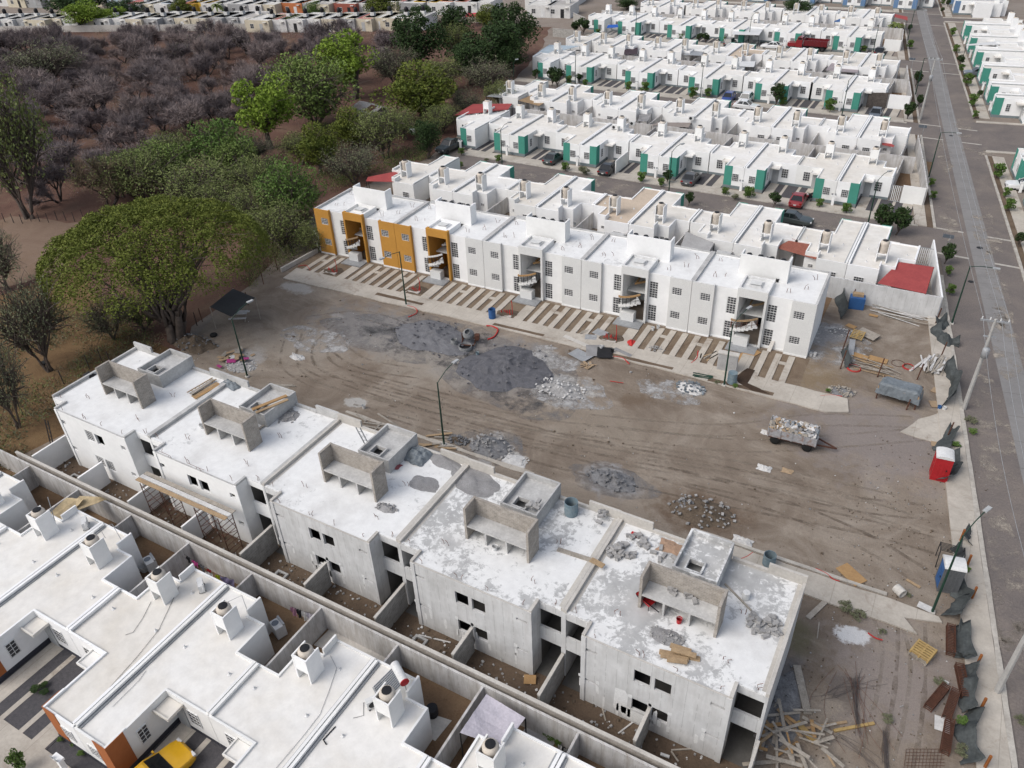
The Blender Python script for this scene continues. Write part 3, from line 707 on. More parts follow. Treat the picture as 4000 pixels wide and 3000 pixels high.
# ---------------------------------------------------------------- terrace houses
W, FR = 5.73, 2.53
def inset_poly(poly, d):
    n = len(poly); out = []
    for i in range(n):
        a, b, c = Vector(poly[i-1]), Vector(poly[i]), Vector(poly[(i+1)%n])
        u, v = (b-a).normalized(), (c-b).normalized()
        n1, n2 = Vector((-u.y,u.x)), Vector((-v.y,v.x))
        if abs(u.cross(v)) < 1e-6: out.append(tuple(b+n1*d)); continue
        out.append(tuple(b + (n1+n2)*d/(1+n1.dot(n2))))
    return out
FOOT = [(0.02,0),(FR,0),(FR,3.8),(W-.02,3.8),(W-.02,7.45),(4.2,7.45),(4.2,9.6),(2.9,9.6),(2.9,10.75),(0.02,10.75)]
def proto_house(m, accent, lod=0, plinth=PLINTH, door=DOORG, roofm=ROOFW):
    "one half of a pair, joint wall at x=0, front towards -y; m = +1 / -1 mirrors it"
    t = thing("terrace_house", "x", "house", (0,0,0))
    def X(a, b): return (a, b) if m > 0 else (-b, -a)
    poly = FOOT if m > 0 else [(-x, y) for x, y in FOOT[::-1]]
    ins = inset_poly(poly, .12); n = len(poly)
    w = MB(); v = []
    for P, z in ((poly,-.1),(poly,2.8),(ins,2.8),(ins,2.6)): v += [(x,y,z) for x, y in P]
    f = []
    for L in range(3):
        for i in range(n): j = (i+1)%n; f.append((L*n+i, L*n+j, (L+1)*n+j, (L+1)*n+i))
    w.add(v, f)
    w.box(*X(.03,.2),.15,10.6,2.8,2.95); w.box(*X(W-.2,W-.03),3.9,7.35,2.8,2.95)
    w.box(*X(FR-.14,FR-.02),-.0,1.25,2.8,2.86)
    w.box(*X(2.78,2.9),9.62,10.74,2.8,3.2)
    w.build("wall", WHITE, t)
    r = MB(); r.add([(x,y,2.68) for x, y in ins], [tuple(range(n))]); r.build("roof", roofm, t)
    g = MB(); g.box(*X(.2,.33),.2,10.55,2.685,2.76); g.box(*X(-.01,.028),.05,10.7,2.80,2.86); g.build("flashing", GALV, t)
    a = MB(); a.box(*X(1.53,FR+.03),-.03,.0,.0,2.87); a.box(*X(FR+.0,FR+.035),.0,1.05,0,2.87); a.build("accent_panel", accent, t)
    p = MB(); p.box(*X(.04,1.52),-.02,.0,-.05,.34); p.box(*X(1.54,FR+.055),-.05,-.031,-.05,.34); p.box(*X(FR+.036,FR+.056),-.03,1.06,-.05,.34)
    p.box(*X(FR+.0,FR+.02),1.06,3.78,-.05,.3); p.box(*X(FR+.02,W-.03),3.78,3.8,-.05,.3); p.build("plinth", plinth, t)
    sg = 1 if m > 0 else -1
    window(t, (sg*1.08,-.02,.95), 0, .85, .98, 4, 4)
    window(t, (sg*(FR+.02),1.9,.9), R(90)*sg, .62, 1.15, 2, 4)
    window(t, (sg*4.3,3.78,.9), 0, .85, 1.2, 3, 4)
    d = MB(); d.box(*X(2.72,3.55),3.74,3.79,.02,2.05); d.build("door", door, t)
    c = MB(); c.box(*X(FR+.04,3.75),2.75,3.78,2.22,2.32); c.box(*X(FR+.04,3.75),2.75,2.83,2.32,2.42); c.box(*X(3.67,3.75),2.83,3.78,2.32,2.42); c.build("door_canopy", ROOFW, t)
    window(t, (sg*1.3,10.77,.95), R(180), .95, .75, 4, 3)
    window(t, (sg*3.5,9.62,1.2), R(180), .5, .35, 2, 2)
    # water-tank stand: two side walls, an upper front panel, a slab
    k = MB(); k.box(*X(2.2,2.29),7.85,8.9,2.6,4.6); k.box(*X(3.11,3.2),7.85,8.9,2.6,4.6); k.box(*X(2.29,3.11),7.86,7.95,3.5,4.59); k.box(*X(2.29,3.11),7.96,8.88,3.5,3.58)
    tw = k.build("tank_stand", WHITE, t)
    tk = MB().lathe([(.38,3.585),(.40,3.62),(.40,4.0),(.405,4.30),(.43,4.5),(.42,4.64),(.36,4.76),(.27,4.80)], 14, (sg*2.7,8.42,0)).build("water_tank", TANK, t, True)
    MB().lathe([(.25,4.80),(.265,4.81),(.265,4.85),(.02,4.87)], 12, (sg*2.7,8.42,0)).build("lid", BLACK, tk)
    for x, y in ((1.2,6.3),(1.5,9.3),(4.8,6.2)):
        vp = MB(); vp.tube([(sg*x,y,2.7),(sg*x,y,2.9)], .035, 6, cap=False); vp.lathe([(.13,2.685),(.06,2.74),(.036,2.75),(.036,2.9)], 10, (sg*x,y,0)); vp.build("roof_vent", PLAST, t)
    return t
PROTO = {}
def house(x, y, side, facing, label, accent=TEAL, s=1.0, rz=None, **kw):
    "side: +1 stands at +x of the joint as drawn (local), facing -1 = front to -y, +1 = front to +y"
    key = (side*(1 if facing < 0 else -1), accent.name) + tuple(sorted((k, v.name) for k, v in kw.items()))
    a = (0.0 if facing < 0 else math.pi) if rz is None else rz
    if key not in PROTO: PROTO[key] = h = proto_house(key[0], accent, **kw)
    else: h = copy_tree(PROTO[key])
    h.location = (x, y, 0); h.rotation_euler = (0,0,a); h.scale = (s,s,s)
    h["label"] = label; h["group"] = "flat-roofed terrace houses"
    return h
notes = {}
def row(desc, seps, y, facing, s, accent=TEAL, singles=(), note=None, **kw):
    L = []
    for x in seps:
        yy = y(x) if callable(y) else y
        L += [(x, yy, -1), (x, yy, 1)]
    for x, sd in singles: L.append((x, y(x) if callable(y) else y, sd))
    L.sort(key=lambda q: -(q[0]+q[2]*2.8))
    for i, (x, yy, sd) in enumerate(L):
        nt = (note or {}).get(i, "")
        ac = kw.get("accents", {}).get(i, accent); kk = {k: v for k, v in kw.items() if k not in ("accents","mats")}
        kk.update(kw.get("mats", {}).get(i, {}))
        house(x, yy, sd, facing, "white terrace house, %s from the avenue %s%s" % (ORD[i], desc, nt), ac, s, **kk)
    return L
OCR = nm("beige_roof_coat", (.56,.46,.36), (.50,.41,.32), .6)
row("in the nearest terrace with orange corner panels", [-55.36,-43.9,-32.44,-20.98,-9.52,1.94], 8.75, -1, 1.0, ORANGE, plinth=DPLINTH, note={9-2*1: ""}, mats={7: {"door": DARK}})
row("in the terrace right behind the finished flats", [-54.7,-42.75,-30.8,-18.75,-7.1], 90.7, 1, 1.045, singles=[(-60.7,-1)], mats={5: {"roofm": OCR}, 10: {}})
row("fronting the first paved lane", [-59.4,-47.75,-35.85,-24.0,-12.4], 102.4, -1, 1.025, singles=[(-65.4,-1)])
row("backing onto the first lane's terrace", [-61.6,-49.4,-37.2,-25.1,-13.1], 131.6, 1, 1.06, singles=[(-67.7,-1)])
row("fronting the second paved lane", [-67.3,-55.1,-42.9,-31.0,-19.3], 143.4, -1, 1.055, singles=[(-73.4,-1)])
row("backing onto the second lane's terrace", [-68.3,-56.3,-44.2,-32.0,-19.9], 172.4, 1, 1.055, singles=[(-74.4,-1)], mats={4: {"roofm": OCR}})
row("fronting the third paved lane", [-74.4,-62.3,-50.3,-38.3,-26.2], 185.3, -1, 1.05, singles=[(-80.5,-1)])
row("backing onto the third lane's terrace", [-74.9,-63.3,-51.4,-39.1,-27.0], 216.8, 1, 1.05)
row("in the slate-blue panelled top terrace", [-82,-70,-58,-46,-33.5,-21.4], 236, -1, 1.05, BLUEP)
# terraces across the avenue, fronts towards it
ra = -math.atan(.155)                        # local -y must look towards -n of the avenue
def right_house(ysep, side, label, accent=TEAL, off=2.75, s=1.03):
    x = xr(ysep)+off
    return house(x, ysep, side, -1, label, accent, s, rz=R(-90)+math.atan(.155))
k = 0
for ys_ in (158.0,170.2,182.5,194.8,207.0):
    for sd in (1, -1):
        right_house(ys_, sd, "white terrace house across the avenue, %s beyond the side street" % ORD[k]); k += 1
right_house(151.2, 1, "white terrace house across the avenue with a blank end, nearest the side street")
k = 0
for ys_ in (121.5,109.5,97.5):
    for sd in (-1, 1):
        right_house(ys_, sd, "white terrace house at the right edge across the avenue, %s this side of it" % ORD[k]); k += 1
k = 0
for ys_ in (236,248,260):
    for sd in (1, -1):
        right_house(ys_, sd, "blue-panelled house across the avenue, %s past the far side street" % ORD[k], BLUEP); k += 1
k = 0
for ys_ in (158.0,170.2,182.5,194.8,207.0):
    for sd in (1, -1):
        x = xr(ys_)+2.75+24.5
        house(x, ys_+4.2, sd, -1, "white house in the rear terrace over the avenue, %s from its near end" % ORD[k], TEAL, 1.03, rz=R(90)+math.atan(.155)); k += 1
# dark-gravel drives with concrete runners between the front rooms
def drive(x0, x1, y, s, f, rz=None):
    "x0..x1 between two front rooms, y = front line, f = facing"
    g = MB(); yb = y - f*3.78*s; ya = y + f*1.0
    lo, hi = sorted((ya, yb))
    if y < 20: lo = 7.85
    g.box(x0, x1, lo, hi, -.1, .0); struct(g, "gravel_drive", ASPH)
    g = MB(); L = x1-x0
    for c, w_ in ((.11,.18),(.36,.055),(.64,.055),(.89,.18)): g.box(x0+L*(c-w_/2), x0+L*(c+w_/2), lo, hi, -.05, .016)
    struct(g, "drive_runners", WALK)
for seps, y, s, f in (([-66.8,-55.36,-43.9,-32.44,-20.98,-9.52,1.94], 8.75, 1.0, -1), ([-71.2,-59.4,-47.75,-35.85,-24.0,-12.4,-.7], 102.4, 1.025, -1), ([-79.4,-67.3,-55.1,-42.9,-31.0,-19.3,-7.6], 143.4, 1.055, -1), ([-86.4,-74.4,-62.3,-50.3,-38.3,-26.2,-14.3], 185.3, 1.05, -1)):
    for a, b in zip(seps, seps[1:]): drive(a+2.6*s, b-2.6*s, y, s, f)
sheet("front_pavement", [(-75,2.6),(5,2.6),(5,7.85),(-75,7.85)], .02, WALK, thick=.12)
sheet("front_bed", [(-75,7.85),(5,7.85),(5,8.75),(-75,8.75)], -.03, ASPH)
sheet("paved_lane", [(-90,-14),(10,-14),(10,2.5),(-90,2.5)], -.014, PAVER)
sheet("back_yard_soil", [(-66.5,16),(6,16),(6,21.8),(-66.5,21.8)], -.012, YARDR)
sheet("flats_yard_soil", [(-57.6,21.9),(-1.3,21.8),(-1.3,25.6),(-57.6,25.6)], -.008, YARD)
for y0, y1, x0, x1 in ((71.9,80,-68,-7.6),(112,123,-72,-3),(153,163,-82,-10),(195,206,-88,-17)): sheet("back_yard_soil", [(x0,y0),(x1,y0),(x1,y1),(x0,y1)], -.004, YARDR)
# yard walls behind the terraces
wall_thing("yard_wall", "long stained concrete wall of the nearest terrace's back yards", (-62.5,21.45), (4.0,21.25), 2.0, .14, YARDW)
for i in range(11):
    x = -3.8 - 5.73*i
    wall_thing("yard_wall", "stained concrete wall %s between the nearest terrace's back yards, from the right" % ORD[i], (x,21.3), (x,16.4 if i % 2 == 0 else 19.6), 1.95, .13, YARDW, None, "cross walls of the nearest back yards")
wall_thing("yard_wall", "grey concrete wall with form joints closing the scrap yard", (-8.2,77.3), (2.0,77.3), 2.3, .15, PANEL)
wall_thing("yard_wall", "pale end wall of the flats' rear terrace along the avenue pavement", (2.0,77.4), (-.1,90.6), 2.3, .15, WHITE)
wall_thing("yard_wall", "long wall hidden behind the finished flats' rear", (-68,77.0), (-8.3,77.3), 2.2, .15, PANEL)
wall_thing("yard_wall", "long concrete wall between the first two back-to-back terraces", (-73,117.0), (-5.0,117.0), 2.3, .15, YARDW)
wall_thing("yard_wall", "long concrete wall between the second pair of back-to-back terraces", (-82,157.6), (-10.9,157.6), 2.3, .15, YARDW)
wall_thing("yard_wall", "long concrete wall between the third pair of back-to-back terraces", (-88,200.6), (-17.5,200.6), 2.3, .15, YARDW)
def dividers(tag_, seps, half, y0, y1, yw0, yw1):
    i = 0
    for x in seps:
        for xx, (a, b) in ((x, (y0, y1)), (x+half, (yw0, yw1))):
            wall_thing("yard_wall", "low concrete divider %s %s" % (ORD[i], tag_), (xx,a), (xx,b), 2.0, .13, YARDW, None, "dividers of the back yards"); i += 1
dividers("from the wood in the yards behind the first lane's houses", [-59.4,-47.75,-35.85,-24.0,-12.4], 5.9, 113.5, 116.9, 110.2, 116.9)
dividers("from the wood in the yards facing away from the first lane", [-61.6,-49.4,-37.2,-25.1,-13.1], 6.1, 117.1, 120.1, 117.1, 123.7)
dividers("from the wood in the yards behind the second lane's houses", [-67.3,-55.1,-42.9,-31.0,-19.3], 6.05, 154.8, 157.5, 151.3, 157.5)
dividers("from the wood in the yards facing away from the second lane", [-68.3,-56.3,-44.2,-32.0,-19.9], 6.05, 157.7, 161, 157.7, 164.5)
dividers("from the wood in the yards behind the finished flats", [-54.7,-42.75,-30.8,-18.75], 5.95, 77.4, 79.4, 77.4, 82.9)
# corner compounds beside the avenue
for lab, p, q, h, m in (("white compound wall facing the first lane at the avenue corner", (-5.1,106.0), (-2.5,106.0), 2.25, WHITE), ("side wall of the bare corner compound along the avenue", (-2.4,106.1), (-4.1,116.9), 2.25, YARDW),
    ("white wall at the avenue corner of the second lane", (-12.6,147.6), (-9.4,147.6), 2.2, WHITE), ("avenue-side wall of the second lane's corner house", (-9.3,147.7), (-10.9,157.5), 2.2, YARDW),
    ("avenue-side wall of the yards behind the first lane's corner", (-4.2,117.2), (-5.9,127), 2.3, YARDW), ("avenue-side wall of the yards beyond the second lane's corner", (-11.0,157.8), (-12.6,168), 2.3, YARDW),
    ("white wall at the avenue corner of the third lane", (-19.5,189.5), (-16.3,189.5), 2.2, WHITE), ("avenue-side wall of the third lane's corner house", (-16.2,189.6), (-17.4,200.5), 2.2, YARDW)):
    wall_thing("garden_wall", lab, p, q, h, .15, m)
def slat_gate(lab, p, q, h=2.1):
    p, q = Vector((*p,0)), Vector((*q,0)); t = thing("gate", lab, "gate", p, math.atan2(q.y-p.y, q.x-p.x)); L = (q-p).length
    f = MB(); f.box(0,.06,-.03,.03,.05,h); f.box(L-.06,L,-.03,.03,.05,h); f.box(.06,L-.06,-.025,.025,h-.06,h); f.box(.06,L-.06,-.025,.025,.05,.12); f.build("frame", GALV, t)
    b = MB(); n = int(L/.18)
    for i in range(1, n): b.box(L*i/n-.05,L*i/n+.05,-.015,.015,.12,h-.06)
    b.build("slats", FRAME, t)
slat_gate("white slatted gate of the bare corner compound on the first lane", (-6.4,106.0), (-5.15,106.0))
slat_gate("slatted side gate at the corner house on the second lane", (-14.2,147.6), (-12.7,147.6))
slat_gate("slatted gate behind the red sheet roof beside the avenue", (-1.6,88.6), (.3,88.6))
sheet("corner_yard_soil", [(-6.6,106.2),(-2.6,106.2),(-4.2,116.8),(-6.6,116.8)], .004, YARDR)
# ---------------------------------------------------------------- vegetation
def leafm(name, c1, c2, c3):
    t = NT(name, .75, .2)
    b = t.ramp(t.noise(.9, 4, .6), [(.3,c1),(.5,c2),(.7,c3)])
    g = t.ramp(t.noise(7, 3, .8), [(.25,(.6,)*3),(.75,(1.35,)*3)])
    return t.out(t.mix(1.0, b, g, 'MULTIPLY'))
L_LIME = leafm("lime_leaves", (.12,.19,.022), (.17,.25,.03), (.22,.29,.045))
L_MANGO = leafm("mango_leaves", (.06,.085,.014), (.10,.125,.02), (.15,.165,.03))
L_DARK = leafm("dark_leaves", (.022,.042,.014), (.032,.058,.018), (.048,.078,.024))
L_MID = leafm("mid_green_leaves", (.07,.125,.027), (.095,.16,.036), (.125,.19,.046))
L_OLIVE = leafm("olive_leaves", (.12,.15,.05), (.155,.185,.062), (.19,.215,.08))
L_BIG = leafm("feathery_leaves", (.085,.108,.018), (.118,.142,.024), (.155,.175,.034))
L_GREY = leafm("grey_green_leaves", (.125,.14,.078), (.155,.165,.095), (.19,.195,.12))
L_PALM = leafm("palm_leaves", (.09,.12,.03), (.12,.15,.04), (.15,.18,.06))
BARK = nm("bark", (.13,.105,.09), (.085,.068,.058), 3, fine=12, fa=.2)
BARKD = nm("dark_bark", (.075,.06,.055), (.05,.042,.038), 3, fine=12, fa=.2)
TWIG = nm("mauve_grey_twigs", (.285,.24,.235), (.19,.16,.158), .35, fine=3, fa=.15, rand=((.8,.78,.80),(1.25,1.17,1.10)))
TWIGB = nm("brown_twigs", (.20,.155,.10), (.13,.10,.07), .5, fine=3, fa=.15)
def limb(mb, rr, a, b, r0, r1, sag=.12, n=5, seg=6):
    a, b = Vector(a), Vector(b); L = (b-a).length; pts = []; off = Vector((rr.uniform(-1,1), rr.uniform(-1,1), rr.uniform(-.3,.8)))*L*sag
    for i in range(seg+1):
        t = i/seg; pts.append(a.lerp(b,t) + off*math.sin(math.pi*t) + Vector((rr.uniform(-1,1),rr.uniform(-1,1),rr.uniform(-1,1)))*L*.02*(0<i<seg))
    mb.tube(pts, [r0+(r1-r0)*i/seg for i in range(seg+1)], n)
    return pts
def leaf(mb, rr, p, s, flat=.0, asp=.6):
    u = Vector((rr.gauss(0,1), rr.gauss(0,1), rr.gauss(0,1)*(1-flat))).normalized()
    v = u.cross(Vector((rr.gauss(0,1), rr.gauss(0,1), rr.gauss(0,1)+flat*2))).normalized()
    u = u*s*.5; v = v*s*.5*asp
    mb.add([p-u, p+v*.9, p+u, p-v*.9], [(0,1,2,3)])
def crown_tree(seed, h, r, leafmat, nleaf, ls, nclump=16, trunk=.35, bark=BARK, flat=.2, stems=1, lo=.35, asp=.6, twigs=0):
    rr = random.Random(seed)
    t = thing("tree", "x", "tree")
    tk = MB(); cr = MB(); cl = []
    for i in range(nclump):
        while True:
            p = Vector((rr.uniform(-1,1), rr.uniform(-1,1), rr.uniform(-1,1)))
            if .35 < p.length < 1: break
        cl.append((Vector((p.x*r*.78, p.y*r*.78, h*(lo+1)/2 + p.z*h*(1-lo)/2*.8)), rr.uniform(.26,.46)*r))
    base = [Vector((rr.uniform(-.3,.3)*(stems>1), rr.uniform(-.3,.3)*(stems>1), -.1)) for _ in range(stems)]
    forks = []
    for b in base:
        f = Vector((rr.uniform(-.2,.2)*r, rr.uniform(-.2,.2)*r, h*lo*rr.uniform(.7,1.0)))
        limb(tk, rr, b, f, trunk/math.sqrt(stems), trunk*.6/math.sqrt(stems), .06, 7); forks.append(f)
    for c, cr_ in cl:
        f = min(forks, key=lambda q: (q-c).length); e = limb(tk, rr, f, c, trunk*.36, .03, .1, 5)
        for _ in range(3 + twigs): limb(tk, rr, e[rr.randint(3,5)], c+Vector((rr.gauss(0,1),rr.gauss(0,1),rr.gauss(0,.8)))*cr_*.7, .045, .012, .1, 3, 3)
    for i in range(nleaf):
        c, q = cl[rr.randrange(nclump)]
        while True:
            p = Vector((rr.uniform(-1,1), rr.uniform(-1,1), rr.uniform(-1,1)))
            if p.length < 1: break
        k = p.length; p = p*(k**-.45 if k > .05 else 1)
        leaf(cr, rr, c+Vector((p.x*q, p.y*q, p.z*q*.72)), ls*rr.uniform(.6,1.3), flat, asp)
    tk.build("trunk", bark, t); cr.build("crown", leafmat, t)
    return t
def bare_tree(seed, h=5.5, r=3.2, twig=TWIG, ntw=3400, leafmat=None, nl=0):
    rr = random.Random(seed); t = thing("bare_tree", "x", "tree"); tk = MB(); cr = MB()
    def grow(p, d, L, rad, dep):
        e = p + d*L; limb(tk, rr, p, e, rad, rad*.62, .08, 5 if dep < 2 else 3, 3)
        ends.append((e, d, dep))
        if dep >= 4: return
        for _ in range(3 if dep < 3 else 2):
            nd = (d + Vector((rr.gauss(0,.62), rr.gauss(0,.62), rr.gauss(.12,.35)))).normalized()
            grow(e, nd, L*rr.uniform(.6,.82), rad*.6, dep+1)
    ends = []
    for _ in range(3):
        grow(Vector((rr.uniform(-.15,.15),rr.uniform(-.15,.15),-.1)), Vector((rr.gauss(0,.5),rr.gauss(0,.5),1)).normalized(), h*.24, .15, 0)
    tips = [q for q in ends if q[2] >= 2]
    mx = max(math.hypot(e.x,e.y) for e, d, k in ends); mz = max(e.z for e, d, k in ends)
    for i in range(ntw):
        e, d, _ = rr.choice(tips)
        u = (d*.6 + Vector((rr.gauss(0,.7), rr.gauss(0,.7), rr.gauss(.15,.6)))).normalized()
        p = e - d*rr.uniform(0,.9); L = rr.uniform(.35,1.0); w = Vector((rr.gauss(0,1),rr.gauss(0,1),rr.gauss(0,1))).cross(u).normalized()*rr.uniform(.014,.026)
        q = p+u*L; cr.add([p-w, p+w, q+w*.3, q-w*.3], [(0,1,2,3)])
    sx, sz = r/(mx+.1), h/(mz+.3)
    for m in (tk, cr): m.v = [(x*sx, y*sx, z*sz) for x, y, z in m.v]
    tk.build("trunk", BARKD, t)
    c = cr.build("crown", twig, t)
    if nl:
        lm = MB()
        for i in range(nl):
            e, d, _ = rr.choice(tips); p = Vector((e.x*sx, e.y*sx, e.z*sz)) + Vector((rr.gauss(0,.45),rr.gauss(0,.45),rr.gauss(0,.35)))
            leaf(lm, rr, p, rr.uniform(.1,.22))
        lm.build("foliage", leafmat, t)
    return t
# the wide spreading tree by the site corner
def spreading_tree():
    rr = random.Random(5)
    b = G(687, 1328); t = thing("spreading_tree", "huge spreading umbrella-shaped tree with fine green foliage beside the unfinished flats", "tree", b)
    C = G(595, 968, 8.2) - b; RR = 10.4
    tk = MB(); cr = MB(); ends = []
    stems = [Vector((math.cos(a)*.45, math.sin(a)*.45, -.2)) for a in (0,1.3,2.6,3.9,5.1)]
    for i in range(34):
        a = 2*math.pi*i/34 + rr.uniform(-.1,.1); q = RR*rr.uniform(.25,.9)
        e = Vector((C.x+q*math.cos(a), C.y+q*math.sin(a), 6.3+4.3*math.sqrt(max(0,1-(q/RR)**2))))
        s0 = stems[i % 5]; f = s0*1.6 + Vector((0,0,1.9+rr.uniform(0,1.6))) + Vector((e.x,e.y,0))*.10
        if i < 10: limb(tk, rr, s0, f, .42, .3, .03, 8, 4)
        P = limb(tk, rr, f, e, rr.uniform(.16,.25), .04, .05, 6, 8)
        for p in P[3:]:
            for _ in range(3):
                d = Vector((rr.gauss(0,1), rr.gauss(0,1), rr.uniform(.1,.7)))*1.5
                limb(tk, rr, p, p+d, .05, .012, .1, 3, 3); ends.append(p+d)
    for i in range(66000):
        a = rr.uniform(0, 2*math.pi); q = RR*math.sqrt(rr.random()); wob = 1+.12*noise.noise(Vector((math.cos(a)*2, math.sin(a)*2, 1)))
        x, y = q*wob*math.cos(a), q*wob*math.sin(a)
        den = noise.noise(Vector((x*.42, y*.42, 4.0)))+.5*noise.noise(Vector((x*1.1, y*1.1, 9.0)))
        if den < -.36 and rr.random() < .88: continue
        z = 6.6+4.9*math.sqrt(max(0,1-(q/RR)**2)) + .9*den + rr.uniform(-.7,.25)
        leaf(cr, rr, Vector((C.x+x, C.y+y, z)), rr.uniform(.14,.34), .35, .5)
    tk.build("trunk", BARK, t, True); cr.build("crown", L_BIG, t)
spreading_tree()
PR = {
 'lime': crown_tree(1, 7, 3.2, L_LIME, 5200, .3, 24, lo=.24), 'mango': crown_tree(2, 7, 3.6, L_MANGO, 6500, .32, 30, .4, lo=.16, flat=.1),
 'dark': crown_tree(3, 8, 3.6, L_DARK, 6500, .34, 30, .4, lo=.16), 'mid': crown_tree(4, 6, 3.6, L_MID, 6000, .26, 30, lo=.14, stems=2, twigs=3),
 'olive': crown_tree(5, 5.5, 3.8, L_OLIVE, 5200, .2, 34, .28, stems=3, lo=.2, twigs=6), 'sparse': crown_tree(6, 6, 3.8, L_GREY, 3600, .18, 34, .28, stems=3, lo=.22, twigs=9),
}
PR['pale'] = crown_tree(8, 6, 3.6, leafm('pale_green_leaves', (.11,.16,.038), (.14,.195,.05), (.175,.225,.066)), 6500, .24, 34, .3, lo=.14, stems=3, twigs=6)
used = set()
def put_tree(kind, bx, by, xl_, xr_, top, label, name=None):
    b = G(bx, by); src = PR[kind]; dist = (b-Vector((0,0,CAMH))).length
    r = (xr_-xl_)/2/FPX*dist; hh = (by-top)/FPX*dist/ (math.hypot(b.x,b.y)/dist)*1.03; r *= 1.2; hh *= 1.1
    o = src if kind not in used else copy_tree(src); used.add(kind)
    r0, h0 = {'lime':(3.2,7),'mango':(3.6,7),'dark':(3.6,8),'mid':(3.6,6),'olive':(3.8,5.5),'sparse':(3.8,6),'pale':(3.6,6)}[kind]
    cx = G((xl_+xr_)/2, by)
    o.location = b.lerp(cx, .7); o.scale = (r/r0, r/r0, max(1.8,hh)/h0); o.rotation_euler = (0,0,rnd.uniform(0,6.28))
    o["label"] = label; o["group"] = "green trees along the wood"
    return o
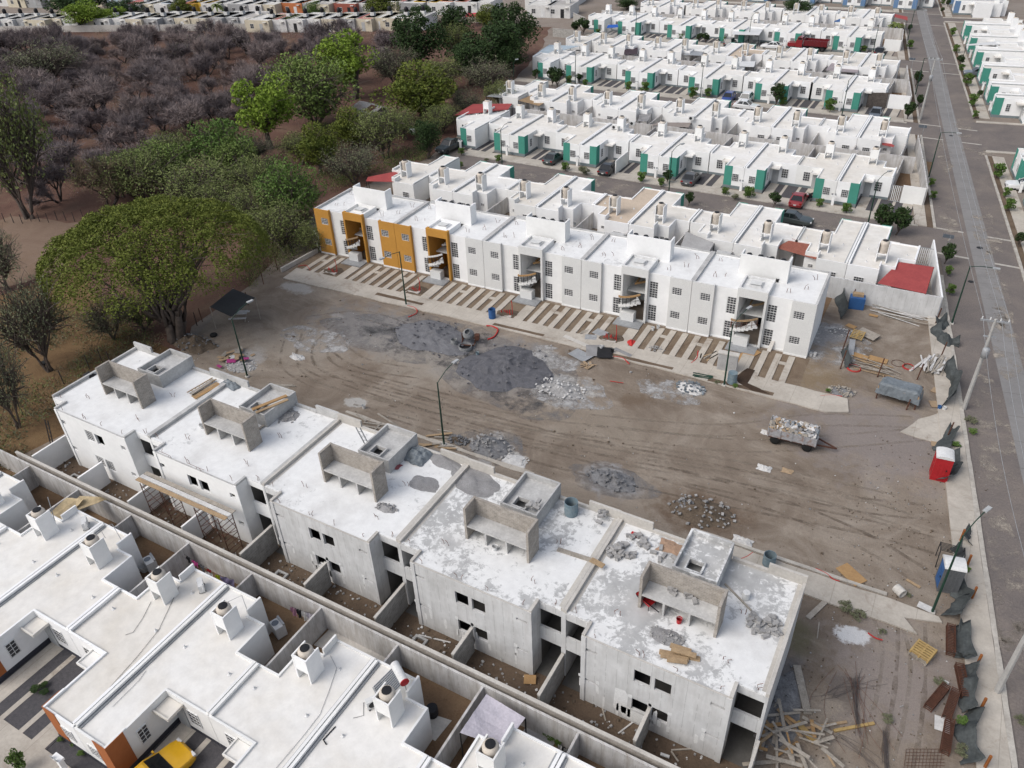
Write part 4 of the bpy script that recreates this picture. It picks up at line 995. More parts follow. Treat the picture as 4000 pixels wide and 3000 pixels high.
for a in [
 ('lime',1395,386,1280,1482,180,"tall bright lime-green tree standing alone at the wood edge"),
 ('pale',1259,494,1090,1372,277,"broad soft green tree mass left of the tin-roofed shack"),
 ('lime',1078,579,950,1150,356,"lime-green tree at the red clearing, left of the broad soft green tree"),
 ('mango',1651,476,1512,1772,298,"big glossy yellow-green mango tree right of the tin-roofed shack"),
 ('dark',1648,283,1570,1745,95,"tall dark green tree with its trunk showing at the path bend"),
 ('dark',1790,235,1725,1845,62,"dark green tree at the back between the old town and the tall dark tree"),
 ('dark',1915,290,1810,2010,120,"widest dark green tree filling the corner beside the white terraces"),
 ('dark',2010,235,1940,2090,50,"dark green tree touching the far white terraces at the wood's end"),
 ('mango',1915,115,1850,1960,45,"olive-topped tree in front of the pink parasol at the old town"),
 ('olive',1740,365,1660,1810,262,"yellowish olive bush tree behind the mango tree"),
 ('sparse',1900,375,1820,1985,255,"grey-green bushy tree near the white terraces' end"),
 ('mango',1370,578,1305,1462,455,"small yellow-green mango tree in front of the tin-roofed shack"),
 ('olive',1500,615,1415,1600,462,"thin olive-brown tree below the mango tree"),
 ('dark',1670,618,1625,1722,480,"small dark green tree beside the pickup truck"),
 ('mango',1262,678,1172,1325,524,"rounded dark mango tree with a pale box at its foot"),
 ('sparse',1375,715,1295,1485,588,"straggly low tree with upturned branch tips by the flats' wood end"),
 ('mid',1150,880,1040,1252,675,"fresh green bushy tree close to the ochre end block"),
 ('olive',1010,900,900,1110,760,"dull olive bush left of the ochre end block"),
 ('olive',1120,970,1020,1225,830,"dark thicket tree below the fresh green one at the ochre block"),
 ('olive',96,852,0,250,470,"large half-leafed twin-trunk tree at the left edge of the clearing"),
 ('olive',560,800,460,670,640,"olive thin-leafed tree behind the huge spreading tree"),
 ('olive',770,815,640,910,675,"low olive tree just behind the crown of the huge spreading tree"),
 ('mid',870,690,770,985,520,"bright green leafy tree in the middle of the bare wood's edge"),
 ('olive',690,690,610,770,560,"olive tree left of the bright green leafy tree"),
 ('sparse',205,345,110,310,215,"pale half-green tree among the bare scrub at upper left"),
 ('sparse',110,300,30,180,232,"smaller pale half-green tree left among the bare scrub"),
 ('dark',310,66,215,405,-20,"dark conifer-like tree at the old town's edge, top left"),
 ('lime',330,118,268,388,42,"left lime-green tree standing against the old town"),
 ('lime',440,104,386,500,52,"right lime-green tree standing against the old town"),
 ('dark',505,64,450,560,18,"dark green round tree between old town houses"),
 ('mango',715,66,678,752,16,"green tree in front of the yellow old town house"),
 ('mid',1240,80,1200,1262,26,"small green tree in the old town street beside the grey shed"),
 ('mango',1495,84,1440,1545,0,"green tree towering over the orange old town house"),
 ('dark',1625,92,1565,1675,36,"dark green tree right of the old town's orange house"),
 ('olive',1150,112,1090,1190,74,"olive tree at the front edge of the old town"),
 ('sparse',337,1450,20,240,1150,"leaning olive tree with a bent trunk by the flats' left end"),
 ('sparse',78,1670,0,150,1370,"old tree at the left edge below the leaning one"),
 ('sparse',518,1325,330,500,1190,"thin tree bending away under the huge spreading tree"),
 ('olive',575,1290,480,640,1200,"slim crooked tree under the huge spreading tree's crown"),
 ('sparse',30,1130,-50,100,960,"half-bare tree at the far left of the dry grass"),
 ('sparse',1545,345,1470,1625,215,"grey thin-leafed tree between the lime-green tree and the tall dark one"),
 ('sparse',1345,330,1270,1420,210,"grey thin-leafed tree behind the tall bright lime-green tree"),
 ('dark',1840,330,1770,1900,190,"dark round tree in front of the widest dark tree"),
 ('olive',1800,250,1750,1850,130,"olive tree standing within the dark tree group"),
 ('dark',1985,300,1930,2050,170,"dark tree beside the second terrace's wood end"),
 ('olive',1965,420,1905,2015,340,"olive scrub tree nearest the red sheet roof"),
 ('olive',1580,545,1520,1650,455,"olive scrub tree below the shack's right side"),
 ('olive',1720,520,1665,1790,430,"olive scrub tree right of the mango tree's foot"),
 ('sparse',1820,455,1765,1880,365,"grey scrub tree between mango tree and terraces"),
 ('olive',1180,640,1110,1250,545,"olive scrub tree left of the rounded dark mango tree"),
 ('sparse',1000,640,930,1070,545,"pale scrub tree by the bare red clearing"),
 ('olive',860,860,760,950,740,"olive scrub tree close above the huge spreading tree's crown"),
 ('olive',1240,985,1170,1300,900,"dark scrub tree beside the ramp wall of the ochre block"),
 ('pale',640,745,540,740,600,"pale green tree mass left of the bright green leafy tree"),
 ('olive',1010,800,900,1110,660,"olive-green tree mass above the ochre block's dark thicket"),
 ('pale',930,720,850,1020,580,"pale green tree mass right of the bright green leafy tree"),
 ('olive',470,770,390,560,640,"olive thin-leafed tree beside the dark stout bare tree"),
 ('dark',3120,82,3066,3160,14,"dark round tree in the yards of the top terraces"),
 ('dark',2460,36,2410,2480,2,"bushy green tree in the uppermost terraces' yard"),
]: put_tree(*a)
bare = [bare_tree(20+i, 5.0+.35*i, 4.0+.18*i) for i in range(5)] + [bare_tree(31, 6.5, 4.2, TWIGB, 3200, L_OLIVE, 900), bare_tree(33, 5.4, 4.2, TWIG, 3200, L_GREY, 500)]
poly = [G(-350,240)[:2], G(0,172)[:2], G(300,170)[:2], G(620,168)[:2], G(900,172)[:2], G(1250,172)[:2], G(1560,180)[:2], G(1640,290)[:2], G(1500,335)[:2], G(1300,250)[:2], G(1180,330)[:2], G(1000,480)[:2], G(820,560)[:2], G(600,660)[:2], G(480,760)[:2], G(300,760)[:2], G(100,740)[:2], G(-350,700)[:2]]
def inside(x, y, P):
    c = False
    for i in range(len(P)):
        (x1,y1),(x2,y2) = P[i-1], P[i]
        if (y1 > y) != (y2 > y) and x < (x2-x1)*(y-y1)/(y2-y1)+x1: c = not c
    return c
nb = 0
BL = "leafless grey-brown scrub tree among its like in the dry wood"
def put_bare(x, y, s, i, lab=BL):
    global nb
    o = bare[i] if bare[i].get("label") == "x" else copy_tree(bare[i])
    o.location = (x, y, 0); o.scale = (s*rnd.uniform(.9,1.15), s*rnd.uniform(.9,1.15), s*rnd.uniform(.85,1.15)); o.rotation_euler = (0,0,rnd.uniform(0,6.28))
    o["label"] = lab; o["group"] = "bare trees of the dry wood"; nb += 1
for bx, by, s, i, lab in [(431,826,1.35,5,"dark bare tree with a stout trunk and yellowish twigs at the front of the wood"), (232,786,1.0,2,"small bare tree between the twin-trunk tree and the dark stout bare tree"), (850,487,.95,1,BL),(615,298,1.0,2,BL),(578,200,1.0,3,BL),(820,210,1.0,0,BL),(25,225,1.1,4,BL)]:
    p = G(bx, by); put_bare(p.x, p.y, s, i, lab)
xs = [p[0] for p in poly]; ysp = [p[1] for p in poly]; st = 6.9
y = min(ysp)
while y < max(ysp):
    x = max(min(xs), -250)
    while x < max(xs):
        px_, py_ = x+rnd.uniform(-2.3,2.3), y+rnd.uniform(-2.3,2.3)
        if inside(px_, py_, poly) and rnd.random() < .93 and nb < 292: put_bare(px_, py_, rnd.uniform(.72,1.14), rnd.choice((0,1,2,3,4,0,1,2,3,4,6)))
        x += st
    y += st*.93
print("bare trees", nb)
def undergrowth(name, label, pts, n, seed, mats, hmax=1.2, clump=.9, leaves=26):
    "low tangled brush; nobody could count it"
    r2 = random.Random(seed); P = [G(*q)[:2] for q in pts]; X = [q[0] for q in P]; Y = [q[1] for q in P]; mb = MB(); k = 0
    while k < n:
        x, y = r2.uniform(min(X),max(X)), r2.uniform(min(Y),max(Y))
        if not inside(x, y, P) or noise.noise(Vector((x*.11,y*.11,seed))) < -.12: continue
        k += 1; c = Vector((x,y,0)); h = hmax*r2.uniform(.3,1); mi = r2.randrange(len(mats))
        for _ in range(leaves):
            p = c+Vector((r2.gauss(0,.5)*clump, r2.gauss(0,.5)*clump, h*r2.random()))
            if r2.random() < .4:
                u = Vector((r2.gauss(0,1),r2.gauss(0,1),1.2)).normalized()*r2.uniform(.3,.8); w = u.cross(Vector((r2.gauss(0,1),r2.gauss(0,1),0))).normalized()*.02; n0 = len(mb.f); mb.add([p-w,p+w,p+u+w*.3,p+u-w*.3], [(0,1,2,3)], mi)
            else: 
                a = len(mb.m); leaf(mb, r2, p, r2.uniform(.1,.26)); mb.m[a:] = [mi]*(len(mb.m)-a)
    tag(mb.build(name, mats), label, "undergrowth", kind="stuff")
undergrowth("undergrowth","tangled dry brush under the bare trees of the wood",[(-300,215),(0,130),(620,112),(1250,122),(1560,140),(1300,250),(1000,500),(600,680),(300,780),(-300,720)],1900,3,[TWIG,TWIG,TWIGB,L_GREY],1.3,1.3,20)
undergrowth("undergrowth","dark green brush along the edge between the wood and the terraces",[(1240,500),(1420,470),(1700,420),(1860,420),(1990,330),(2040,380),(1880,440),(1760,480),(1690,590),(1640,640),(1420,690),(1300,760),(1250,760)],620,4,[L_DARK,L_OLIVE,TWIGB,L_MID],1.5,1.0,34)
undergrowth("undergrowth","shady brush strip between the ochre end block and the spreading tree",[(1000,780),(1220,750),(1225,960),(1150,1020),(1050,1080),(960,1150),(940,1000)],520,5,[L_DARK,L_OLIVE,TWIGB],1.3,.9,34)
undergrowth("undergrowth","thin dry weeds in the grass left of the unfinished flats",[(0,1200),(500,1250),(640,1330),(560,1450),(300,1650),(60,1850),(-80,1850)],500,6,[L_GREY,TWIGB,L_OLIVE],.5,.8,16)
# roadside bushes
bush = [crown_tree(41, 1.7, .85, L_MID, 1100, .2, 12, .07, lo=.12), crown_tree(42, 1.9, .9, L_DARK, 1200, .2, 12, .08, lo=.15), crown_tree(43, 1.3, .9, L_GREY, 900, .16, 12, .05, lo=.05)]
for b_ in bush: b_.name = "bush"
bu = set()
def put_bush(px, py, w, label, i=0, hs=1.0, g="bushes along the lanes"):
    b = G(px, py, .05); d = (b-Vector((0,0,CAMH))).length; s = .86*w/2/FPX*d/.85
    o = bush[i] if i not in bu else copy_tree(bush[i]); bu.add(i)
    o.location = b; o.scale = (s,s,s*hs); o.rotation_euler = (0,0,rnd.uniform(0,6.28)); o["label"] = label; o["category"] = "bush"; o["group"] = g
LB = "green bush on the first lane's far verge, in front of the teal-panelled fronts"
for px, py, w, i in [(1802,604,34,0),(1900,630,20,2),(1945,633,36,0),(2210,668,42,0),(2282,680,50,2),(2508,710,50,0),(2580,727,40,0),(2605,712,52,1),(2833,762,38,0),(2870,778,34,2),(2926,775,56,0),(3020,805,56,1),(3197,808,40,0),(3306,834,48,0),(3517,862,58,0)]: put_bush(px,py,w,LB,i)
LB = "bush on the first lane's near verge, half hidden by flat roofs"
for px, py, w, i in [(1802,656,26,0),(2690,800,46,1),(3430,915,100,1),(3500,915,90,1)]: put_bush(px,py,w,LB,i,1.2)
LB = "green bush on the second lane's verge before its fronts"
for px, py, w, i in [(2095,310,34,1),(2155,335,60,1),(2180,340,60,1),(2220,330,34,0),(2262,326,32,1),(2285,338,28,0),(2452,355,36,0),(2517,362,42,0),(2708,385,44,0),(2762,382,36,0),(3028,412,70,1),(3058,415,36,0),(3238,440,50,0),(3545,465,52,1)]: put_bush(px,py,w,LB,i,1.2)
LB = "green bush on the third lane's verge"
for px, py, w, i in [(2275,135,60,1),(2242,128,40,1),(2335,136,26,0),(2660,154,28,0),(2735,165,34,1),(2752,168,36,1),(2832,166,30,0),(2872,160,26,0),(3290,200,26,0),(3372,203,28,0)]: put_bush(px,py,w,LB,i)
LB = "small tree-like bush on the avenue's right-hand verge"
for px, py, w, i in [(3681,18,18,0),(3680,52,16,1),(3716,142,28,0),(3733,208,28,0),(3745,258,30,1),(3752,280,24,0),(3775,335,42,0),(3798,415,42,0),(3808,462,26,0),(3896,695,52,0),(3930,770,34,0),(3940,825,44,0),(3980,965,46,1),(3702,28,20,1),(3825,385,24,1)]: put_bush(px,py,w,LB,i,1.25)
LB = "bush on the avenue's left-hand verge"
for px, py, w, i in [(3553,125,20,1),(3551,190,28,0),(3575,335,40,1),(3585,415,32,1),(3638,728,28,0),(3640,778,30,0),(3690,1028,62,1),(3700,1075,34,0),(3708,1150,40,0)]: put_bush(px,py,w,LB,i,1.3)
LB = "low weedy shrub growing on the building site's edge"
for px, py, w, i in [(3790,1645,46,2),(3800,1690,40,0),(3735,1745,40,0),(3770,2225,40,0),(3670,2665,44,2),(3465,2810,46,2),(3755,2820,50,0),(3760,2940,60,2),(3985,2815,44,2),(3545,2325,26,2),(3300,2372,60,2),(3350,2410,60,2),(3445,2470,30,2),(2870,1512,30,0),(3235,1530,26,0),(2800,1496,26,2)]: put_bush(px,py,w,LB,i,.5,"weeds of the building site")
for px, py, w, lab in [(148,2695,62,"left bush of the three in the gravel drive at bottom left"),(175,2712,50,"front bush of the three in the gravel drive at bottom left"),(178,2680,44,"right bush of the three in the gravel drive at bottom left")]: put_bush(px,py,w*.7,lab,1,.5)
put_bush(88, 3000, 62, "young sapling growing through the pavement at the bottom left corner", 0, 1.9)
for px, py, w in [(240,2895,26),(285,2912,20),(320,2950,30)]: put_bush(px,py,w,"small garden plant in the gravel bed before the orange-cornered house",0,.7)
for px, py, w in [(2130,2870,44),(2155,2885,46),(2185,2905,44)]: put_bush(px,py,w,"green weed clump along the yard wall beside the grey canopy",0,.7)
def palm(px, py, hh, lab):
    b = G(px, py); t = thing("palm_tree", lab, "palm", b); rr = random.Random(int(px))
    m = MB(); limb(m, rr, (0,0,-.1), (.2,.1,hh), .2, .13, .04, 7); m.build("trunk", BARK, t)
    f = MB()
    for i in range(22):
        a = i*2.4; el = rr.uniform(-.1,1.1); L = rr.uniform(1.8,2.4); pr = None
        for j in range(7):
            q = j/6; p = Vector((.2+math.cos(a)*L*q*math.cos(el*(1-q*.6)), .1+math.sin(a)*L*q*math.cos(el*(1-q*.6)), hh+L*(math.sin(el)*q-.75*q*q)))
            if pr is not None:
                sd_ = Vector((-math.sin(a), math.cos(a), -.35))*.38*(1-abs(q-.45)); s2 = Vector((math.sin(a), -math.cos(a), -.35))*.38*(1-abs(q-.45))
                f.add([pr, p, p+sd_, pr+sd_*.9], [(0,1,2,3)]); f.add([pr, p, p+s2, pr+s2*.9], [(0,1,2,3)])
            pr = p
    f.build("crown", L_PALM, t)
palm(853, 68, 3.2, "yellow-green palm in front of the old town's yellow house")
palm(424, 52, 4.5, "dusty palm tree at the old town's far left")
palm(3490, 128, 1.6, "small palm in a corner yard of the top terraces by the avenue")
# ---------------------------------------------------------------- vehicles
def paint(name, c): 
    t = NT(name, .28, .5); t.b.inputs["Coat Weight"].default_value = .4
    g = t.ramp(t.noise(3, 4), [(.3,(.92,)*3),(.7,(1.04,)*3)]); return t.out(t.mix(1.0, c, g, 'MULTIPLY'))
TYRE = nm("tyre_rubber", (.02,.02,.02), rough=.8); RIM = nm("wheel_rim", (.35,.35,.36), rough=.35, metal=.6)
LAMPR = nm("tail_lamp", (.30,.015,.012), rough=.25); LAMPW = nm("head_lamp", (.6,.6,.6), rough=.15, spec=.5); PLATE = nm("number_plate", (.6,.6,.58), rough=.5)
CGL = nm("car_glass", (.012,.014,.016), rough=.06, spec=.6)
SHAPES = {  # L, W, hood z, deck z, roof z, y of: windscreen base, roof front, roof rear, rear-glass base
 'sedan': (4.4,1.74,.86,.92,1.43, .78,.10,-1.0,-1.62), 'hatch': (3.9,1.7,.9,.98,1.48, .95,.30,-1.25,-1.72), 'suv': (4.3,1.8,1.0,1.05,1.66, .95,.35,-1.45,-1.95), 'taxi': (4.35,1.78,.84,.96,1.42, .95,.15,-1.05,-1.78)}
def loft(mb, secs, mi=0):
    n = len(secs[0]); vs = [p for s in secs for p in s]; fs = []
    for i in range(len(secs)-1):
        for j in range(n): fs.append((i*n+j, i*n+(j+1)%n, (i+1)*n+(j+1)%n, (i+1)*n+j))
    fs.append(tuple(range(n))[::-1]); fs.append(tuple(range((len(secs)-1)*n, len(secs)*n)))
    mb.add(vs, fs, mi)
def wheels(t, xs, ys, r, w, rim=RIM):
    for y in ys:
        for s in (-1, 1):
            ax = Matrix.Rotation(R(90), 3, 'Y'); x = s*xs
            wh = MB().lathe([(r*.62,-w/2),(r*.95,-w/2),(r,-w/2+.03),(r,w/2-.03),(r*.95,w/2),(r*.62,w/2)], 18, (x,y,r), ax=ax).build("wheel", TYRE, t, True)
            MB().lathe([(.03,w/2+.004),(r*.3,w/2-.01),(r*.6,w/2-.006),(r*.64,w/2-.03),(r*.64,-w/2+.03),(.03,-w/2-.004)], 14, (x,y,r), ax=ax).build("rim", rim, wh)
def car(px, py, heading, pm, kind, label, off=(0,0)):
    L, Wd, hz, dz, rz_, wb, rf, rr_, gb = SHAPES[kind]
    p = G(px, py); t = thing("parked_car", label, "car", (p.x+off[0], p.y+off[1], 0), R(heading))
    h = Wd/2; fr, re = L/2, -L/2
    def sec(y, hw, zb, zs, zt): return [(-hw*.9,y,zb),(-hw,y,zb+.18),(-hw,y,zs-.1),(-hw*.95,y,zs),(-hw*.6,y,zt),(hw*.6,y,zt),(hw*.95,y,zs),(hw,y,zs-.1),(hw,y,zb+.18),(hw*.9,y,zb)]
    b = MB()
    loft(b, [sec(fr,h*.78,.32,.58,.6), sec(fr-.12,h*.90,.24,.70,.74), sec(fr-.5,h*.99,.2,.78,hz-.06), sec(wb+.1,h,.2,.86,hz+.02), sec(rf-.2,h,.2,.90,.94), sec(rr_,h,.2,.93,.96), sec(gb,h*.99,.22,.92,dz+.02), sec(re+.25,h*.95,.26,.88,dz), sec(re+.06,h*.88,.3,.74,.78), sec(re,h*.8,.36,.6,.62)])
    c = MB(); q = h*.70                                               # roof shell and pillars
    R4 = [(-q,rf,rz_-.03),(q,rf,rz_-.03),(q,rr_,rz_-.03),(-q,rr_,rz_-.03)]
    b.add([(-q,rf,rz_-.04),(q,rf,rz_-.04),(q,rr_,rz_-.04),(-q,rr_,rz_-.04),(-q*.86,rf-.12,rz_+.02),(q*.86,rf-.12,rz_+.02),(q*.86,rr_+.12,rz_+.02),(-q*.86,rr_+.12,rz_+.02)], [(0,3,2,1),(4,5,6,7),(0,1,5,4),(1,2,6,5),(2,3,7,6),(3,0,4,7)])
    for s in (-1, 1):
        b.bar((s*h*.88,wb,.90),(s*q,rf,rz_-.03),.07); b.bar((s*h*.90,gb+.05,.92),(s*q,rr_,rz_-.03),.12,.08)
        ym = (rf+rr_)/2; b.bar((s*h*.92,ym,.9),(s*q,ym,rz_-.03),.07)
        b.bar((s*q,rf,rz_-.035),(s*q,rr_,rz_-.035),.06)
        b.obox((s*(h+.07),wb-.15,.98),.16,.1,.12)
    b.build("body", pm, t, False)
    k = .975; Bq = [(-h*.87,wb+.02,.90),(h*.87,wb+.02,.90),(h*.88,gb,.92),(-h*.88,gb,.92)]; T = [(x*k,y,z-.01) for x, y, z in R4]
    c.add(Bq+T, [(0,1,5,4),(1,2,6,5),(2,3,7,6),(3,0,4,7),(4,5,6,7)]); c.build("windows", CGL, t)
    wheels(t, h-.12, (L*.30, -L*.30), .315, .2)
    for s in (-1, 1):
        MB().obox((s*h*.70,fr-.10,.66),.34,.16,.14).build("headlight", LAMPW, t); MB().obox((s*h*.74,re+.045,.78),.3,.12,.16).build("tail_light", LAMPR, t)
    MB().obox((0,re-.005,.60),.32,.03,.15).build("number_plate", PLATE, t); MB().obox((0,fr+.0,.42),.9,.04,.2).build("grille", BLACK, t)
    return t
CB = paint("black_car_paint", (.012,.013,.016)); CGR = paint("graphite_car_paint", (.06,.062,.066)); CW = paint("white_car_paint", (.68,.68,.68)); CR_ = paint("dark_red_car_paint", (.22,.018,.022))
CBL = paint("blue_car_paint", (.02,.05,.22)); CY = paint("yellow_taxi_paint", (.58,.32,.012)); CGN = paint("dark_green_grey_paint", (.035,.045,.045)); CSG = paint("steel_grey_paint", (.10,.115,.135))
car(2163, 632, 0, CGN, 'sedan', "old dark grey-green boxy sedan in a gravel drive on the first lane")
car(2377, 674, 0, CB, 'sedan', "black sedan beside the white screen wall in a drive")
car(2699, 712, 0, CGR, 'sedan', "dark graphite sedan in a drive behind a street lamp")
car(3117, 795, 0, CR_, 'sedan', "dark red sedan parked beside a motorcycle")
car(2844, 395, 180, CBL, 'hatch', "blue hatchback in a drive on the second lane")
car(2910, 402, 180, CW, 'suv', "white crossover with dark glass roof next to the blue hatchback")
car(2914, 426, -90, CW, 'sedan', "white sedan standing across the drives below the white crossover")
car(3417, 458, 180, CSG, 'sedan', "steel grey sedan in front of the stone-clad porch")
car(3434, 212, 0, CB, 'sedan', "dark sedan in the corner drive of the third lane")
car(2850, 178, 0, CGR, 'suv', "dark car half hidden behind flat roofs before the barred porch")
car(3012, 190, 90, CW, 'sedan', "white sedan behind the dump truck on the third lane")
car(3098, 872, -90, CGN, 'sedan', "dark grey sedan on the first lane half hidden by a flat roof")
car(3812, 296, 99, CSG, 'sedan', "silver-grey car between two houses across the avenue")
car(3998, 740, 99, CW, 'sedan', "white car at the right edge in a drive across the avenue")
tx = car(0, 0, -8, CY, 'taxi', "yellow taxi with a roof sign in the orange-cornered house's drive"); tx.location = (-28.15, 9.35, 0)
MB().obox((0,-.45,1.50),.75,.18,.14).build("roof_sign", PLAST, tx)
def pickup():
    p = G(1757, 588); t = thing("pickup_truck", "dark pickup truck facing the lane at the wood end of the first terrace", "pickup", p, R(176))
    b = MB(); h = .9
    def sec(y, hw, zb, zt): return [(-hw,y,zb),(-hw,y,zt-.1),(-hw*.88,y,zt),(hw*.88,y,zt),(hw,y,zt-.1),(hw,y,zb)]
    loft(b, [sec(2.6,.78,.5,.95), sec(2.4,.88,.42,1.06), sec(1.2,h,.42,1.14), sec(1.1,h,.42,1.16), sec(-.75,h,.42,1.16)])
    for s in (-1, 1): b.box(*sorted((s*.80,s*.9)),-2.6,-.76,.45,1.16); b.bar((s*.8,1.05,1.15),(s*.66,.45,1.74),.08); b.bar((s*.8,-.75,1.15),(s*.68,-.6,1.74),.1); b.bar((s*.82,-.1,1.15),(s*.67,-.1,1.74),.07)
    b.box(-.8,.8,-2.6,-2.52,.45,1.16); b.box(-.79,.79,-2.5,-.77,.6,.68); b.box(-.68,.68,-.62,.46,1.72,1.78); b.build("body", CGN, t)
    g = MB(); g.add([(-.79,1.1,1.15),(.79,1.1,1.15),(.79,-.74,1.15),(-.79,-.74,1.15),(-.65,.46,1.73),(.65,.46,1.73),(.66,-.6,1.73),(-.66,-.6,1.73)], [(0,1,5,4),(1,2,6,5),(2,3,7,6),(3,0,4,7)]); g.build("windows", CGL, t)
    wheels(t, .78, (1.65,-1.6), .38, .25)
    for s in (-1, 1): MB().obox((s*.68,2.56,.84),.28,.1,.18).build("headlight", LAMPW, t)
    MB().obox((0,2.62,.82),.8,.06,.2).build("grille", RIM, t); MB().obox((0,2.66,.55),.35,.03,.15).build("number_plate", PLATE, t)
pickup()
def dump_truck():
    p = G(3150, 196); t = thing("dump_truck", "red dump truck with an empty tipper body on the third lane", "truck", p, R(90))
    b = MB(); b.box(-.95,.95,2.2,3.9,.8,1.45); b.box(-1.05,1.05,.9,2.2,.7,2.1); b.box(-.98,.98,1.0,1.95,2.5,2.6)
    for s in (-1, 1):
        for y in (1.05, 1.9): b.box(*sorted((s*.9,s*.98)),y-.06,y+.06,2.1,2.5)
        b.box(*sorted((s*.8,s*1.12)),2.5,3.6,.75,1.0)
    b.build("cab", CR_, t)
    g = MB(); g.box(-.9,.9,1.1,1.9,2.1,2.5); g.build("windows", CGL, t)
    k = MB()
    for s in (-1, 1):
        k.box(*sorted((s*1.12,s*1.2)),-4.2,.6,1.1,2.2)
        for i in range(8): k.box(*sorted((s*1.2,s*1.27)),-4.1+i*.64,-4.0+i*.64,1.1,2.2)
    k.box(-1.12,1.12,.52,.6,1.1,2.5); k.box(-1.12,1.12,-4.2,-4.12,1.1,2.1); k.box(-1.12,1.12,-4.12,.52,1.05,1.12); k.build("tipper_body", paint("maroon_truck_paint", (.13,.012,.016)), t)
    c = MB(); c.box(-.5,.5,-4.0,3.8,.6,.8); c.build("chassis", DARK, t); wheels(t, .95, (2.9,-2.1,-3.3), .5, .3)
    MB().box(-.7,.7,3.905,3.96,.85,1.35).build("grille", RIM, t)
dump_truck()
def motorbike(px, py, h, lab):
    t = thing("motorcycle", lab, "motorcycle", G(px,py), R(h)); wheels_ = []
    ax = Matrix.Rotation(R(90), 3, 'Y')
    for y in (.68,-.68): MB().lathe([(.2,-.05),(.31,-.05),(.33,0),(.31,.05),(.2,.05)], 16, (0,y,.33), ax=ax).build("wheel", TYRE, t)
    b = MB(); b.bar((0,.5,.75),(0,-.2,.8),.24,.2); b.bar((0,.68,.33),(0,.42,1.0),.07); b.bar((0,-.68,.4),(0,-.1,.55),.1); b.box(-.14,.14,-.2,.3,.3,.62); b.build("frame", DARK, t)
    MB().obox((0,-.45,.84),.26,.7,.1).build("seat", BLACK, t); MB().bar((-.36,.38,1.05),(.36,.38,1.05),.04).build("handlebar", BLACK, t); MB().lathe([(.02,0),(.1,.02),(.1,.08)], 10, (0,.55,.86)).build("headlight", LAMPW, t)
motorbike(3163, 782, 150, "black motorcycle leaning beside the dark red sedan"); motorbike(2806, 166, 200, "dark red motorcycle on a drive of the third lane")
# ---------------------------------------------------------------- lamps, poles, wires
HEADM = nm("lamp_head_grey", (.45,.46,.46), rough=.4)
def street_lamp(px, py, adir, label, h=6.1, arm=1.9, rise=.9):
    b = G(px, py); t = thing("street_lamp", label, "street lamp", b, 0, "green street lamps")
    MB().tube([(0,0,-.1),(0,0,h)], [.085,.05], 8).build("pole", GREENP, t)
    f = MB(); f.box(-.16,.16,-.16,.16,0,.12); f.build("base_plate", CONCL, t)
    d = Vector((math.sin(R(adir)), math.cos(R(adir)), 0)); e = d*arm+Vector((0,0,h+rise-.1))
    MB().tube([(0,0,h-.05), d*arm*.5+Vector((0,0,h+rise*.6)), e], .032, 6).build("arm", GREENP, t)
    hd = MB(); hd.M = Matrix.Translation(e) @ Matrix.Rotation(-R(adir), 4, 'Z'); hd.box(-.12,.12,-.1,.5,-.05,.05); hd.box(-.09,.09,.0,.42,-.1,-.05); hd.build("lamp_head", HEADM, t)
street_lamp(967,1472,10,"green street lamp at the unfinished flats' wood end by the cardboard heap")
street_lamp(1735,1739,10,"green street lamp behind the middle of the unfinished flats")
street_lamp(1587,1192,200,"green street lamp before the ochre-portalled flats",rise=.05)
street_lamp(2828,1506,20,"green street lamp by the standing concrete cabinet")
street_lamp(3640,2393,25,"green street lamp beside the blue portable toilet",6.6)
street_lamp(3717,1265,81,"avenue street lamp beside the scrap yard's corner",rise=.15)
street_lamp(3627,695,81,"avenue street lamp beside the bare corner compound",rise=.15)
street_lamp(3575,372,81,"avenue street lamp by the second lane's corner",rise=.15)
street_lamp(3545,160,81,"avenue street lamp furthest up the road",rise=.15)
street_lamp(1962,656,40,"lane lamp nearest the wood on the first lane",5.6,1.2)
street_lamp(2612,755,40,"lane lamp in front of the graphite sedan",5.6,1.2)
street_lamp(3389,879,40,"lane lamp nearest the avenue on the first lane",5.6,1.2)
street_lamp(2247,332,215,"lane lamp nearest the wood on the second lane",5.6,1.2)
street_lamp(2735,385,215,"lane lamp near the blue hatchback on the second lane",5.6,1.2)
street_lamp(3288,452,40,"lane lamp nearest the avenue on the second lane",5.6,1.2)
street_lamp(2009,366,40,"white-headed lamp at the wood end of the second lane",5.2,.5)
street_lamp(2482,146,30,"lane lamp left on the third lane",5.6,1.2); street_lamp(2922,175,30,"lane lamp before the barred porch on the third lane",5.6,1.2); street_lamp(3410,206,30,"lane lamp nearest the avenue on the third lane",5.6,1.2)
for px, py, lab in ((3595,555,"first"),(3556,280,"second"),(3690,1000,"near")):
    t = thing("street_sign", "dark street-name plate on a thin post, %s one along the avenue" % {"first":"middle","second":"far","near":"nearest"}[lab], "sign", G(px,py)); MB().tube([(0,0,0),(0,0,2.5)], .03, 6).build("post", GALV, t); MB().box(-.75,.35,-.02,.02,2.1,2.5).build("plate", CSG, t)
PCON = nm("pole_concrete", (.42,.41,.39), (.36,.35,.335), 2)
